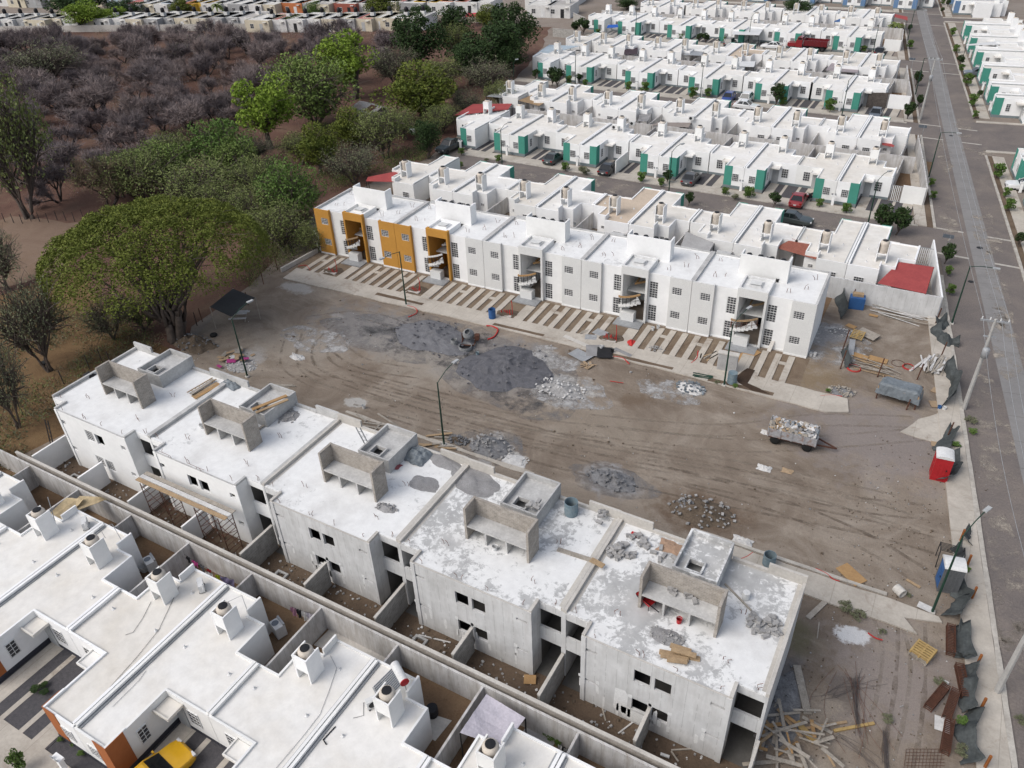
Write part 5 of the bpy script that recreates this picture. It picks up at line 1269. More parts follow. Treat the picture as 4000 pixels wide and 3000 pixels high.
def utility_pole(px, py, h, label, tr=True):
    b = G(px, py); t = thing("utility_pole", label, "utility pole", b, math.atan(.155))
    MB().tube([(0,0,-.2),(0,0,h)], [.19,.10], 8).build("pole", PCON, t)
    MB().box(-1.0,1.0,-.06,.06,h-.25,h-.12).build("crossarm", GALV, t)
    for x in (-.9,-.35,.35,.9): MB().lathe([(.03,h-.12),(.06,h-.05),(.03,h),(.06,h+.06),(.02,h+.12)], 8, (x,0,0)).build("insulator", PLAST, t)
    if tr:
        k = MB(); k.lathe([(.05,h-3.2),(.27,h-3.15),(.27,h-2.45),(.2,h-2.35),(.05,h-2.3)], 14, (.0,-.42,0)); k.build("transformer", GALV, t, True)
        MB().box(-.45,.45,-.05,.05,h-1.6,h-1.5).build("bracket", GALV, t)
    return b, h
U1 = utility_pole(3764,1597,8.45,"concrete power pole with a drum transformer beside the draped nets")
U2 = utility_pole(3594,466,9.2,"concrete power pole with a drum transformer by the second lane's corner")
U3 = utility_pole(3893,2704,8.6,"white concrete power pole leaning out of view at the lower right", False)
rd = Vector((math.cos(math.atan(.155)), math.sin(math.atan(.155)), 0))
ends = [U3, U1, U2, (Vector((-19.0,222,0)), 9.0)]
for i in range(3):
    for x in (-.9, .35, .9):
        a = ends[i][0]+rd*x+Vector((0,0,ends[i][1]+.1)); b = ends[i+1][0]+rd*x+Vector((0,0,ends[i+1][1]+.1))
        w = MB(); w.tube([a.lerp(b,q/12)-Vector((0,0,1.0*4*(q/12)*(1-q/12))) for q in range(13)], .014, 4)
        tag(w.build("power_line", GALV), "thin grey overhead power line strung between the avenue's poles", "power line", "overhead lines along the avenue")
# white meter pillars at the joints of each pair
def meter_pillar(x, y, lab):
    t = thing("meter_pillar", lab, "meter pillar", (x,y,0), 0, "white meter pillars before the terraces")
    MB().box(-.16,.16,-.12,.12,0,1.25).build("post", WHITE, t)
    b = MB(); b.box(-.32,.32,-.16,.16,1.25,1.42); b.build("cap", WHITE, t)
    for s in (-.18,.18): MB().lathe([(.12,-.19),(.13,-.16)], 12, (s,0,1.55), ax=Matrix.Rotation(R(-90),3,'X')).build("meter", GALV, t)
for j, (seps, y, nm_) in enumerate((([-59.4,-47.75,-35.85,-24.0,-12.4],101.6,"first"),([-67.3,-55.1,-42.9,-31.0,-19.3],142.6,"second"),([-74.4,-62.3,-50.3,-38.3,-26.2],184.4,"third"))):
    for i, x in enumerate(seps): meter_pillar(x, y, "white meter pillar %s from the wood on the %s lane" % (ORD[i], nm_))
for i, y in enumerate((152,164,176,188.6,201)): meter_pillar(xr(y)+2.8, y, "white meter pillar %s across the avenue beyond the side street" % ORD[i])
for i, y in enumerate((115.5,103.5)): meter_pillar(xr(y)+2.8, y, "white meter pillar %s across the avenue, near side" % ORD[i])
meter_pillar(-32.9, 7.6, "white meter pillar with a blue cap before the orange corners"); meter_pillar(-67.4, 101.2, "white meter pillar beside the pickup truck")
# ---------------------------------------------------------------- site furniture and clutter
REBARG = nm("dull_grey_rebar", (.13,.11,.105), (.09,.08,.078), 4)
CEMENTBAG = nm("cement_bag_paper", (.42,.43,.44), (.33,.33,.34), 2)
GRAVEL2 = nm("dark_blue_grey_gravel", (.16,.16,.175), (.115,.115,.125), 2, fine=22, fa=.3, bump=.6, bs=30)
GRAVEL = nm("blue_grey_gravel", (.21,.21,.222), (.155,.155,.165), 2, fine=22, fa=.3, bump=.6, bs=30)
SANDD = nm("dark_sand", (.32,.315,.315), (.24,.235,.235), 1.2, fine=16, fa=.2, bump=.4, bs=25)
RUBB = nm("pale_rubble", (.42,.41,.40), (.27,.265,.26), 2.5, .35, .65, fine=9, fa=.25)
RUBG = nm("grey_rubble", (.24,.24,.245), (.17,.17,.175), 2.5, .35, .65, fine=9, fa=.25)
SOILH = nm("heaped_soil", (.15,.115,.085), (.11,.085,.062), 2, fine=9, fa=.25)
TARP = nm("grey_tarpaulin", (.20,.225,.245), (.145,.165,.18), 1.2, rough=.5, fine=5, fa=.15)
NET = nm("black_shade_net", (.055,.062,.063), (.10,.11,.11), 1.3, .4, .75, rough=.9, fine=6, fa=.2)
CARD = nm("brown_cardboard", (.38,.28,.18), (.32,.23,.15), 2, fine=8)
PAPER = nm("white_scraps", (.62,.61,.59), (.5,.49,.48), 3)
PINK = nm("magenta_plastic", (.42,.06,.22), rough=.5); LILAC = nm("lilac_cloth", (.30,.26,.42), (.25,.22,.36), 2)
LCAN = nm("pale_lilac_canopy", (.50,.47,.52), (.43,.41,.46), .8); BEIGEC = nm("beige_canvas", (.50,.40,.25), (.42,.33,.20), 1.0, fine=5)
REDC = nm("red_plastic", (.42,.025,.03), (.36,.02,.025), 2, rough=.45); MIXG = nm("mixer_grey", (.33,.34,.34), (.22,.22,.22), 4, fine=12, fa=.2)
TILE = nm("terracotta_tiles", (.32,.12,.085), (.25,.09,.065), 3, fine=10, fa=.2)
BLK = nm("loose_block", (.38,.37,.36), (.29,.285,.28), 3, fine=12, fa=.15)
def xyz(px, py, z=0.0): return G(px, py, z)
def simple(name, mb, m, label, cat, group=None, smooth=False, kind=None):
    return tag(mb.build(name, m, None, smooth), label, cat, group, kind)
def heap(name, label, cat, px, py, rx, ry, h, m, z=0.0, seed=1, rot=0.0, amp=.25, group=None, chips=0, cm=None, sharp=1.0):
    "an irregular mound: radial grid with a noisy rim and surface"
    c = G(px, py, z); rr = random.Random(seed); mb = MB(); n, k = 40, 12; vs = [(0,0,h)]
    for i in range(1, k+1):
        q = i/k
        for j in range(n):
            a = 2*math.pi*j/n; rim = 1+.28*noise.noise(Vector((math.cos(a)*1.3, math.sin(a)*1.3, seed*3.1)))+.1*noise.noise(Vector((math.cos(a)*4, math.sin(a)*4, seed)))
            x, y = rx*rim*q*math.cos(a), ry*rim*q*math.sin(a)
            zz = h*max(0,(1-q**sharp))*(1+amp*noise.noise(Vector((x*1.3,y*1.3,seed)))*1.5) + amp*.25*h*noise.noise(Vector((x*4,y*4,seed)))*(1-q)
            vs.append((x*math.cos(rot)-y*math.sin(rot), x*math.sin(rot)+y*math.cos(rot), max(zz,0)-(.03 if i == k else 0)))
    fs = [(0,1+j,1+(j+1)%n) for j in range(n)]
    for i in range(k-1):
        for j in range(n): fs.append((1+i*n+j, 1+(i+1)*n+j, 1+(i+1)*n+(j+1)%n, 1+i*n+(j+1)%n))
    if not chips:
        mb.add(vs, fs); o = simple(name, mb, m, label, cat, group); o.location = c; return o
    mb.add(vs, fs)
    for _ in range(chips):
        a, q = rr.uniform(0,6.28), math.sqrt(rr.random()); x, y = rx*1.15*q*math.cos(a), ry*1.15*q*math.sin(a)
        s = rr.uniform(.06,.24)*(1.0 if h > .2 else .7); X, Y = x*math.cos(rot)-y*math.sin(rot), x*math.sin(rot)+y*math.cos(rot)
        mb.obox((X,Y,h*max(0,1-q**sharp)*(1+.6*amp*rr.random())+s*.2), s, s*rr.uniform(.5,1), s*rr.uniform(.25,.6), rr.uniform(0,3), rr.uniform(-.5,.5), rr.uniform(-.5,.5), 1)
    o = tag(mb.build(name, [m, cm or m]), label, cat, group); o.location = c; return o
heap("gravel_pile","left pile of blue-grey gravel before the finished flats","gravel pile",1692,1318,4.4,2.8,.72,GRAVEL,seed=3,amp=.4,sharp=.75,chips=60,cm=GRAVEL2)
heap("gravel_pile","right darker pile of blue-grey gravel beside the pale spilled cement","gravel pile",1975,1440,4.4,3.7,.85,GRAVEL2,seed=5,amp=.45,sharp=.75,chips=80,cm=GRAVEL)
for i,(px,py,rx,ry,h,m,cm,lab) in enumerate([(2190,1520,2.3,1.2,.35,RUBB,PAPER,"pale broken cement rubble spilled beside the right gravel pile"),(1918,1745,1.7,1.3,.55,RUBG,RUBB,"grey-white rubble heap behind the middle unfinished flats"),(2010,1800,1.0,.8,.12,PAPER,PAPER,"white spilled plaster patch heap near the flats' pavement"),(2390,1878,1.9,1.0,.5,RUBG,RUBG,"blue-grey rubble heap in the open dirt behind the flats"),(2700,1518,1.2,.9,.45,PAPER,TARP,"heap of white plastic scraps and wrapping near the red oddments"),(2740,2000,2.2,1.4,.6,SOILH,RUBB,"low brown earth heap strewn with broken bits"),(2690,1985,.9,.6,.4,SOILH,RUBG,"small stony heap on the earth heap's left"),(3290,1530,1.0,.7,.25,RUBG,WOODG,"grey ash and plank scraps near the right corner of the flats"),(3295,1300,1.5,.7,.15,RUBG,PAPER,"scattered white litter beside the right end block"),(3050,2760,1.2,2.6,.16,RUBG,RUBG,"broken grey stone spread along the unfinished flats' end wall"),(1160,1395,.9,.5,.1,PAPER,PAPER,"white litter by the wood fence corner"),(940,1430,1.6,1.0,.15,RUBB,PAPER,"pale lime spill around the cardboard heap"),(2560,1365,.8,.5,.12,SOILH,RUBB,"small soil heap among the driveway strips"),(1790,1720,.8,.5,.3,SOILH,RUBG,"small stony soil heap by the lamp behind the flats")]):
    heap("rubble_heap",lab,"rubble",px,py,rx,ry,h,m,seed=10+i,chips=70 if i not in (2,10) else 25,cm=cm,amp=.6)
heap("earth_bank","brown earth bank and stones under the spreading tree","earth bank",760,1345,2.6,1.3,.9,SOILH,seed=44,chips=60,cm=RUBG,amp=.6)
heap("sand_pile","dark sand pile on the middle unfinished block's roof, at the far edge","sand pile",1735,1800,1.5,.7,.3,SANDD,5.5,51,-.2)
heap("sand_pile","dark sand smear on the middle unfinished block's roof, beside the joint wall","sand pile",1660,1890,1.2,.8,.1,SANDD,5.5,52)
heap("sand_pile","small grey mortar pile on the middle unfinished block's roof, near the yard edge","sand pile",1508,1985,.75,.4,.2,SANDD,5.5,53,chips=20,cm=BLK)
heap("sand_pile","grey rubble and block bits by the white block's stair head","sand pile",1125,1625,.9,.8,.15,SANDD,5.5,54,chips=45,cm=BLK)
heap("sand_pile","wide dark sand spread on the flaking roof's far corner","sand pile",1860,1885,1.9,1.2,.12,SANDD,5.5,55,-.1,amp=.5)
heap("sand_pile","grey mortar rubble before the tank stand on the end block's roof","sand pile",2610,2490,.9,.5,.15,SANDD,5.5,56,chips=40,cm=BLK)
# scattered stones: too many to count
st = MB(); rr = random.Random(77)
for _ in range(1100):
    x, y = rr.uniform(-60,6), rr.uniform(34.5,57)
    if noise.noise(Vector((x*.15,y*.15,2))) < -.1 and rr.random() < .8: continue
    s = rr.uniform(.025,.085)*(2.2 if rr.random() < .06 else 1); st.obox((x,y,s*.2), s, s*rr.uniform(.6,1), s*.6, rr.uniform(0,3), rr.uniform(-.4,.4), rr.uniform(-.4,.4), 2 if rr.random() < .08 else rr.choice((0,1,1)))
for _ in range(700):
    x, y = rr.uniform(-.5,8), rr.uniform(22,56)
    s = rr.uniform(.025,.085); st.obox((x,y,s*.2), s, s*rr.uniform(.6,1), s*.6, rr.uniform(0,3), rr.uniform(-.4,.4), rr.uniform(-.4,.4), 2 if rr.random() < .05 else rr.choice((0,1,1)))
for _ in range(520):
    x, y = rr.uniform(-57,-1.6), 22.3+1.9*rr.random()
    s = rr.uniform(.04,.16); st.obox((x,y,s*.2), s, s*rr.uniform(.6,1), s*.6, rr.uniform(0,3), rr.uniform(-.4,.4), rr.uniform(-.4,.4), rr.choice((0,1,2)))
tag(st.build("scattered_stones", [RUBB, SOILH, PAPER]), "loose stones, clods and litter scattered over the building site", "stones", kind="stuff")
def plank(p, q, w, th, m, label, group, name="plank", z=0.0):
    a, b = G(*p, z+th/2), G(*q, z+th/2); mb = MB(); mb.bar((0,0,0), b-a, w, th); o = simple(name, mb, m, label, "plank", group); o.location = a; return o
def scatter_planks(px, py, n, r, label, group, seed, mats, L=(.6,2.2), z=0.0, ang=None, spread=3.14, w=(.09,.22)):
    rr = random.Random(seed); c = G(px, py, z)
    for i in range(n):
        a = rr.uniform(0,6.28) if ang is None else ang+rr.gauss(0,spread); q = r*math.sqrt(rr.random()); b = rr.uniform(0,6.28)
        mb = MB(); mb.obox((0,0,0), rr.uniform(*L), rr.uniform(*w), .03, 0, 0, rr.uniform(-.1,.1))
        o = simple("plank", mb, rr.choice(mats), label, "plank", group); o.location = c+Vector((q*math.cos(b), q*math.sin(b), .05+.012*i)); o.rotation_euler = (0,0,a)
scatter_planks(3085,2890,46,2.3,"scrap board in the heap of splintered planks at the end block's foot","scrap boards heaped by the end block",3,[WOODG,WOODG,PLY,WOODG,WOOD])
plank((3112,2600),(3155,2790),.42,.12,WOODG,"long dusty grey plank lying by the end block wall","planks by the end block")
plank((3240,2335),(3155,2415),.32,.08,WOODG,"grey plank lying against the pavement behind the end block","planks by the end block")
plank((3257,2855),(3415,2825),.16,.1,PALW,"yellow timber lying above the splintered heap","planks by the end block")
plank((3150,2845),(3308,2820),.14,.08,WOOD,"pale timber lying above the splintered heap","planks by the end block")
plank((3112,2820),(3185,2900),.34,.1,PALW,"short yellow plywood board on the splintered heap","planks by the end block")
plank((3200,2430),(3192,2495),.06,.05,WOODG,"thin stick lying beside the end block","planks by the end block")
scatter_planks(1700,1720,9,1.5,"pale board in the stack beside the lamp behind the flats","boards beside the lamp behind the flats",5,[WOODG,WOOD],(1.2,2.2),ang=.5,spread=.25)
for p, q in (((1393,1618),(1430,1645)),((1420,1650),(1535,1665)),((1475,1615),(1585,1685)),((1410,1662),(1500,1675)),((1530,1650),(1580,1682)),((1460,1685),(1490,1650))): plank(p,q,.16,.07,WOODG,"weathered timber lying behind the middle unfinished flats","timbers lying behind the unfinished flats")
scatter_planks(2400,1240,0,1,"","",1,[WOOD])
scatter_planks(1105,1508,3,.5,"dark pole lying behind the white unfinished flats","poles lying behind the flats",8,[WOODG],(1.5,2),ang=.35,spread=.05)
# timber stacks inside the scrap yard
scatter_planks(3640,1432,34,.9,"whitish timber in the tall stack beside the avenue pavement","timbers of the stack by the avenue",9,[WOODG,PAPER],(1.8,3.0),ang=1.5,spread=.16)
plank((3555,1448),(3620,1400),.2,.1,PAPER,"white timber leaning left of the tall stack","timbers of the stack by the avenue")
scatter_planks(3510,1236,13,1.1,"long pale pole in the loose row along the scrap yard's back wall","poles along the back wall of the scrap yard",12,[PAPER,WOODG],(3.5,5.5),ang=-.12,spread=.05,w=(.07,.12))
scatter_planks(3420,1438,14,1.1,"brown pole in the loose row beside the grey tarp","poles beside the grey tarp",13,[WOOD,WOODG],(2.0,3.4),ang=-.2,spread=.1,w=(.06,.12))
def board(px, py, sx, sy, rz, m, label, z=.02, rx=0.0, name="board", cat="board"):
    mb = MB(); mb.obox((0,0,0), sx, sy, .03); o = simple(name, mb, m, label, cat); o.location = G(px,py,z)+Vector((0,0,.03)); o.rotation_euler = (R(rx),0,R(rz)); return o
board(3355,1390,1.7,.7,-10,PLY,"left brown plywood sheet on the scrap yard floor"); board(3430,1405,1.6,.8,-4,PLY,"right brown plywood sheet on the scrap yard floor")
board(3390,1305,1.9,1.1,-25,WOODG,"grey-white panel lying on the scrap yard heap",.25,8); board(3326,1360,.5,2.0,8,GALV,"grey corrugated sheet leaning at the scrap yard's left fence",.3,20)
board(3325,1275,.9,.6,-20,PLY,"small plywood offcut in the scrap yard's upper left"); board(3412,1233,.8,.4,-5,PLY,"small brown board below the long poles")
board(3660,1580,1.1,.9,20,CARD,"flattened cardboard by the scrap yard's right corner"); board(3672,1532,1.3,.8,-15,CARD,"round-edged cardboard sheet beside the draped net")
board(3662,1737,.9,.6,10,CARD,"cardboard piece above the red toilet"); board(3325,2245,1.7,1.0,-35,PLY,"brown plywood sheet on the open dirt by the pavement",.02)
board(3567,2280,.9,.2,-20,WOOD,"short wood offcut beside the blue toilet"); board(3680,2830,.75,.9,5,PAPER,"pale square of board between the rusty cages")
board(3690,2665,.4,.25,-10,PAPER,"white block beside the rusty cages"); board(2345,1300,1.3,1.0,-12,GALV,"grey formwork sheet on the drives, right one",.06); board(2308,1318,1.1,.9,20,GALV,"grey formwork sheet on the drives, left one",.06)
board(2300,1330,.5,.9,-5,WOODG,"narrow formwork piece below the grey sheets",.05)
board(2325,1370,1.7,1.9,25,SANDD,"dark formwork panel on the pavement, left one",.14); board(2362,1378,1.4,1.8,22,BLACK,"black formwork panel on the pavement, right one",.16)
board(2268,1388,2.0,1.3,-18,GALV,"greenish metal form panels on the kerb",.12); plank((2400,1362),(2465,1392),.45,.12,SANDD,"dark slotted form beam on the pavement","form pieces on the pavement")
board(2248,1332,2.8,.5,-14,CONCL,"hollow concrete block row lying on the pavement",.1)
scatter_planks(2296,1428,10,.45,"brown scrap board in the small heap by the kerb","scrap boards by the kerb",21,[CARD,WOODG,CARD],(.5,1.0))
scatter_planks(2278,1298,5,.4,"grey form strut standing among the drives","form struts among the drives",22,[WOODG],(.8,1.2),ang=1.0,spread=.15)
for p, q, m in (((2748,1392),(2790,1378),WOOD),((2750,1400),(2800,1372),WOODG),((2762,1408),(2812,1380),WOOD),((2740,1382),(2735,1400),WOODG)): plank(p,q,.12,.08,m,"timber offcut leaning among the drives by the concrete cabinet","offcuts by the concrete cabinet")
for i, (p, q) in enumerate((((2708,1456),(2785,1470)),((2708,1463),(2785,1476)),((2712,1470),(2778,1480)),((2705,1466),(2784,1473)))):
    a, b = G(*p,.12), G(*q,.12); mb = MB(); mb.tube([Vector((0,0,0)), b-a], .055, 8); o = simple("green_pipe", mb, GREENP, "green steel pipe in the row lying on the pavement", "pipe", "green pipes on the pavement"); o.location = a
# cardboard dump by the lamp
rr = random.Random(31)
for i in range(26):
    c = G(905,1400)+Vector((rr.gauss(0,.8), rr.gauss(0,.6), .04+.014*i)); mb = MB(); mb.obox((0,0,0), rr.uniform(.4,.9), rr.uniform(.3,.6), .02)
    o = simple("cardboard_sheet", mb, rr.choice((CARD,CARD,WOODG,PINK,PAPER,CARD)), "flattened carton in the dump around the flats' end lamp", "cardboard", "cartons dumped round the lamp"); o.location = c; o.rotation_euler = (rr.uniform(-.25,.25), rr.uniform(-.25,.25), rr.uniform(0,3))
# drums, buckets, tubs
def drum(px, py, z, m, label, r=.29, h=.88, open_=True, cat="drum", name="drum"):
    t = thing(name, label, cat, G(px,py,z))
    b = MB(); pr = [(r*.97,0),(r,.02),(r,h*.32),(r*1.04,h*.34),(r,h*.36),(r,h*.66),(r*1.04,h*.68),(r,h*.70),(r,h)]
    if open_: pr += [(r*.94,h),(r*.92,h*.25)]
    else: pr += [(r*.9,h+.01)]
    b.lathe(pr, 18); b.build("shell", m, t, False)
    if open_: MB().lathe([(r*.91,h*.3),(.01,h*.31)], 16).build("contents", BLACK, t)
    return t
BGD = nm("blue_grey_drum", (.16,.23,.27), (.22,.27,.29), 3, fine=8); 
drum(2231,2006,5.5,BGD,"blue-grey open drum on the flaking roof",.42,1.0); drum(3001,2206,0,BGD,"greenish drum standing on the pavement behind the end block",.4,.95)
drum(1923,1241,.1,BLUEPL,"bright blue drum on the pavement before the flats",.36,1.0); drum(2858,1494,.1,BGD,"scuffed blue-grey drum by the standing concrete cabinet",.4,1.05,False)
drum(1775,1350,0,MIXG,"dented tar drum lying near the mixer",.3,.7)
def bucket(px, py, z, m, label, r=.16, h=.34):
    t = thing("bucket", label, "bucket", G(px,py,z)); MB().lathe([(r*.8,0),(r,h),(r*1.06,h),(r*.98,h-.01),(r*.78,.05)], 14).build("shell", m, t); MB().tube([(r*math.cos(a),0,h+r*.5*math.sin(a)) for a in [math.pi*i/8 for i in range(9)]], .008, 4).build("handle", GALV, t)
for px, py, z, m, lab in [(1422,1595,0,PLAST,"white bucket alone on the dirt behind the flats"),(2771,2213,5.55,PLAST,"white bucket on the tank stand's shelf"),(2652,2432,5.5,REDC,"bright red bucket under the tank stand"),(2348,1362,.1,PLAST,"white bucket on the pavement between form panels"),(2392,1376,.1,BLACK,"black bucket beside the dark form beam"),(2550,1290,0,PLAST,"left white bucket at the finished flats' foot"),(2570,1284,0,PLAST,"right white bucket at the finished flats' foot"),(2870,1450,0,PLAST,"white bucket at the concrete cabinet's side"),(3182,1390,0,PLAST,"white bucket by the right end block's corner"),(3166,1390,0,PLAST,"small pale bucket beside the end block's corner"),(3686,1602,0,PLAST,"purple-white paint pail at the scrap yard's right corner"),(3668,1598,0,BLUEPL,"blue pail at the scrap yard's right corner"),(1963,2578,0,PLAST,"white pail with green label in a flats yard"),(1933,2148,5.5,PLAST,"white bucket beside the flaking roof's tank stand"),(790,1672,5.5,PLAST,"small paint tin on the white unfinished block's roof"),(3036,1100,BH-.3,DARK,"black pail on the right end block's roof"),(2244,880,BH-.3,MIXG,"grey pail on the middle finished block's roof"),(1865,1387,0,BGD,"teal-rimmed bucket below the mixer")]: bucket(px,py,z,m,lab)
drum(2912,2338,5.5,PLAST,"clear blue-labelled water bottle standing on the end block's roof",.2,.5,False,"bottle","water_bottle")
o = drum(1818,1362,0,MIXG,"wide round mortar tub beside the cement mixer",.62,.35,True,"tub","mortar_tub")
def mixer():
    t = thing("cement_mixer", "old tilted-drum cement mixer standing between the gravel piles", "cement mixer", G(1832,1340), R(20))
    d = MB(); d.M = Matrix.Translation((0,0,1.0)) @ Matrix.Rotation(R(35),4,'X'); d.lathe([(.25,-.45),(.5,-.3),(.55,0),(.5,.2),(.27,.55),(.25,.55),(.46,.18)], 18); d.build("drum", MIXG, t)
    f = MB(); f.bar((-.62,0,.1),(-.62,0,1.05),.08); f.bar((.62,0,.1),(.62,0,1.05),.08); f.bar((-.62,-.7,.2),(.62,-.7,.2),.08); f.bar((-.62,.6,.2),(.62,.6,.2),.08); f.bar((-.62,-.7,.2),(-.62,.6,.2),.08); f.bar((.62,-.7,.2),(.62,.6,.2),.08); f.obox((.85,0,.75),.4,.5,.5); f.build("frame", RUST, t)
    for s in (-.72,.72): MB().lathe([(.1,-.05),(.24,-.05),(.24,.05),(.1,.05)], 14, (s,.55,.24), ax=Matrix.Rotation(R(90),3,'Y')).build("wheel", TYRE, t)
mixer()
def wheelbarrow():
    t = thing("wheelbarrow", "red wheelbarrow tipped under the end block's tank stand", "wheelbarrow", G(2530,2360,5.52), R(70))
    b = MB(); v = [(-.3,-.3,.25),(.3,-.3,.25),(.2,.35,.3),(-.2,.35,.3),(-.42,-.5,.62),(.42,-.5,.62),(.35,.6,.6),(-.35,.6,.6)]; b.add(v, [(0,1,2,3),(0,4,5,1),(1,5,6,2),(2,6,7,3),(3,7,4,0)]); b.build("tray", REDC, t)
    f = MB(); f.bar((-.3,-1.0,.5),(-.1,.6,.2),.04); f.bar((.3,-1.0,.5),(.1,.6,.2),.04); f.bar((-.3,-.3,.25),(-.3,-.3,0),.03); f.bar((.3,-.3,.25),(.3,-.3,0),.03); f.build("frame", DARK, t)
    MB().lathe([(.08,-.04),(.18,-.04),(.18,.04),(.08,.04)], 12, (0,.65,.18), ax=Matrix.Rotation(R(90),3,'Y')).build("wheel", TYRE, t)
wheelbarrow()
# rubbish trailer
def trailer():
    p, q = G(3025,1733), G(3146,1762); ang = math.atan2(q.y-p.y, q.x-p.x); c = p.lerp(q,.5) + Vector((-math.sin(ang), math.cos(ang), 0))*.75
    L = (q-p).length*1.55; w = 1.7
    t = thing("farm_trailer", "rusty grey four-wheeled trailer on the open dirt", "trailer", c, ang)
    TR = nm("rusty_grey_sheet", (.36,.36,.37), (.24,.12,.07), 2.2, .5, .72, fine=6, fa=.2)
    b = MB()
    for s in (-1, 1):
        y = s*w/2; b.box(-L/2,L/2,min(y,y+s*.04),max(y,y+s*.04),.72,1.42)
        for i in range(5): x = -L/2+.05+(L-.1)*i/4; b.box(x-.05,x+.05,min(y+s*.04,y+s*.09),max(y+s*.04,y+s*.09),.70,1.45)
    b.box(-L/2-.04,-L/2,-w/2,w/2,.72,1.42); b.box(L/2,L/2+.04,-w/2,w/2,.72,1.42); b.build("sideboard", TR, t)
    f = MB(); f.box(-L/2,L/2,-w/2,w/2,.62,.715); f.bar((L/2,0.45,.6),(L/2+1.5,0,.35),.09); f.bar((L/2,-.45,.6),(L/2+1.5,0,.35),.09); f.box(-L/2,L/2,-.4,.4,.5,.615); f.build("chassis", RUST, t)
    for x in (-L*.33, L*.33): MB().bar((x,-w/2+.1,.36),(x,w/2-.1,.36),.09).build("axle", RUST, t)
    wheels(t, w/2-.14, (), .36, .22)
    for x in (-L*.33, L*.33):
        for y in (-w/2+.12, w/2-.12):
            ax = Matrix.Rotation(R(-90),3,'X'); wh = MB().lathe([(.2,-.12),(.34,-.12),(.37,-.07),(.37,.07),(.34,.12),(.2,.12)], 18, (x,y,.37), ax=ax).build("wheel", TYRE, t, True)
            MB().lathe([(.02,-.11),(.22,-.10),(.22,.10),(.02,.11)], 14, (x,y,.37), ax=ax).build("rim", RUST if x > 0 else RIM, wh)
    g = MB(); r2 = random.Random(4); ms = [PAPER, CARD, TARP, WOODG, PAPER, WOODG, SANDD, CEMENTBAG, CARD]
    g.box(-L/2+.02,L/2-.02,-w/2+.02,w/2-.02,.9,1.3,5)
    for i in range(230):
        x, y = r2.uniform(-L/2+.12,L/2-.12), r2.uniform(-w/2+.1,w/2-.1); s = r2.uniform(.12,.42)
        g.obox((x,y,1.28+.38*(1-(2*y/w)**2)*r2.uniform(.2,1.0)+.1*math.sin(x*2)), s, s*r2.uniform(.5,1), s*r2.uniform(.1,.6), r2.uniform(0,3), r2.uniform(-.7,.7), r2.uniform(-.7,.7), r2.randrange(9))
    o = tag(g.build("rubbish_load", ms), "heaped bags, paper and carton rubbish filling the rusty trailer", "rubbish", kind="stuff"); o.location = c; o.rotation_euler = (0,0,ang)
trailer()
# portable toilets
def toilet(px, py, rz, m, label, sidem=None):
    t = thing("portable_toilet", label, "portable toilet", G(px,py), R(rz))
    b = MB(); h = .57
    for s in (-1, 1): b.box(*sorted((s*(h-.04),s*h)),-h+.05,h,.12,2.05)
    b.box(-h+.04,h-.04,h-.04,h,.12,2.05); b.box(-h,-h+.1,-h,-h+.05,.12,2.05); b.box(h-.1,h,-h,-h+.05,.12,2.05); b.box(-h,h,-h,h,.0,.115)
    for s in (-1,1):
        for y in (-.25,0,.25): b.box(*sorted((s*h,s*(h+.02))),y-.05,y+.05,.3,1.9)
    b.build("cabin", sidem or m, t)
    d = MB(); d.box(-h+.105,h-.105,-h+.002,-h+.04,.14,2.0); 
    for x in (-.22,.0,.22): d.box(x-.06,x+.06,-h-.015,-h+.001,.5,1.5)
    d.build("door", m, t); MB().box(.26,.34,-h-.05,-h-.016,1.0,1.12).build("handle", BLACK, t)
    r_ = MB(); n = 8
    P = [(-h-.03,2.05)]+[(-(h+.03)*math.cos(math.pi*i/n), 2.08+.2*math.sin(math.pi*i/n)) for i in range(n+1)]+[(h+.03,2.05)]
    vs = [(x,-h-.04,z) for x,z in P]+[(x,h+.04,z) for x,z in P]; k = len(P)
    r_.add(vs, [tuple(range(k)), tuple(range(k,2*k))[::-1]]+[(i,k+i,k+(i+1)%k,(i+1)%k) for i in range(k)]); r_.build("roof", PLAST, t)
toilet(3663,1860,6,REDC,"red portable toilet with a white roof beside the avenue pavement")
toilet(3693,2290,-78,BLUEPL,"blue portable toilet with grey sides and white roof",nm("toilet_grey",(.13,.135,.14),rough=.5))
t = thing("metal_rack", "black metal grille frame leaning behind the blue toilet", "rack", G(3700,2215), R(5)); m_ = MB()
for i in range(7): m_.bar((-.7,.12*i,1.3),(.7,.12*i,1.3),.03)
for x in (-.7,.7): m_.bar((x,-.3,0),(x,0,1.3),.05); m_.bar((x,0,1.3),(x,.75,1.3),.05); m_.bar((x,.75,1.3),(x,.8,0),.05)
m_.build("frame", DARK, t)
# pallets
def pallet(px, py, z, rz, m, label, ry=0):
    t = thing("pallet", label, "pallet", G(px,py,0)+Vector((0,0,z)), R(rz)); t.rotation_euler = (R(ry),0,R(rz))
    d = MB()
    for i in range(6): d.box(-.55,.55,-.5+.19*i-.05,-.5+.19*i+.05,.11,.135)
    d.build("deck", m, t); b = MB()
    for x in (-.5,0,.5): b.box(x-.05,x+.05,-.55,.55,.0,.109)
    b.build("bearers", m, t)
for i in range(4): pallet(3600,2560,.0+.14*i,-25+2*i,PALW if i > 1 else WOODG,["bottom grey pallet of the stack on the bare lot","second grey pallet of the stack on the bare lot","second yellow pallet from the top of the stack","topmost yellow pallet of the stack on the bare lot"][i])
pallet(3347,1322,.35,-8,PALW,"yellow pallet tilted on the scrap yard heap",18)
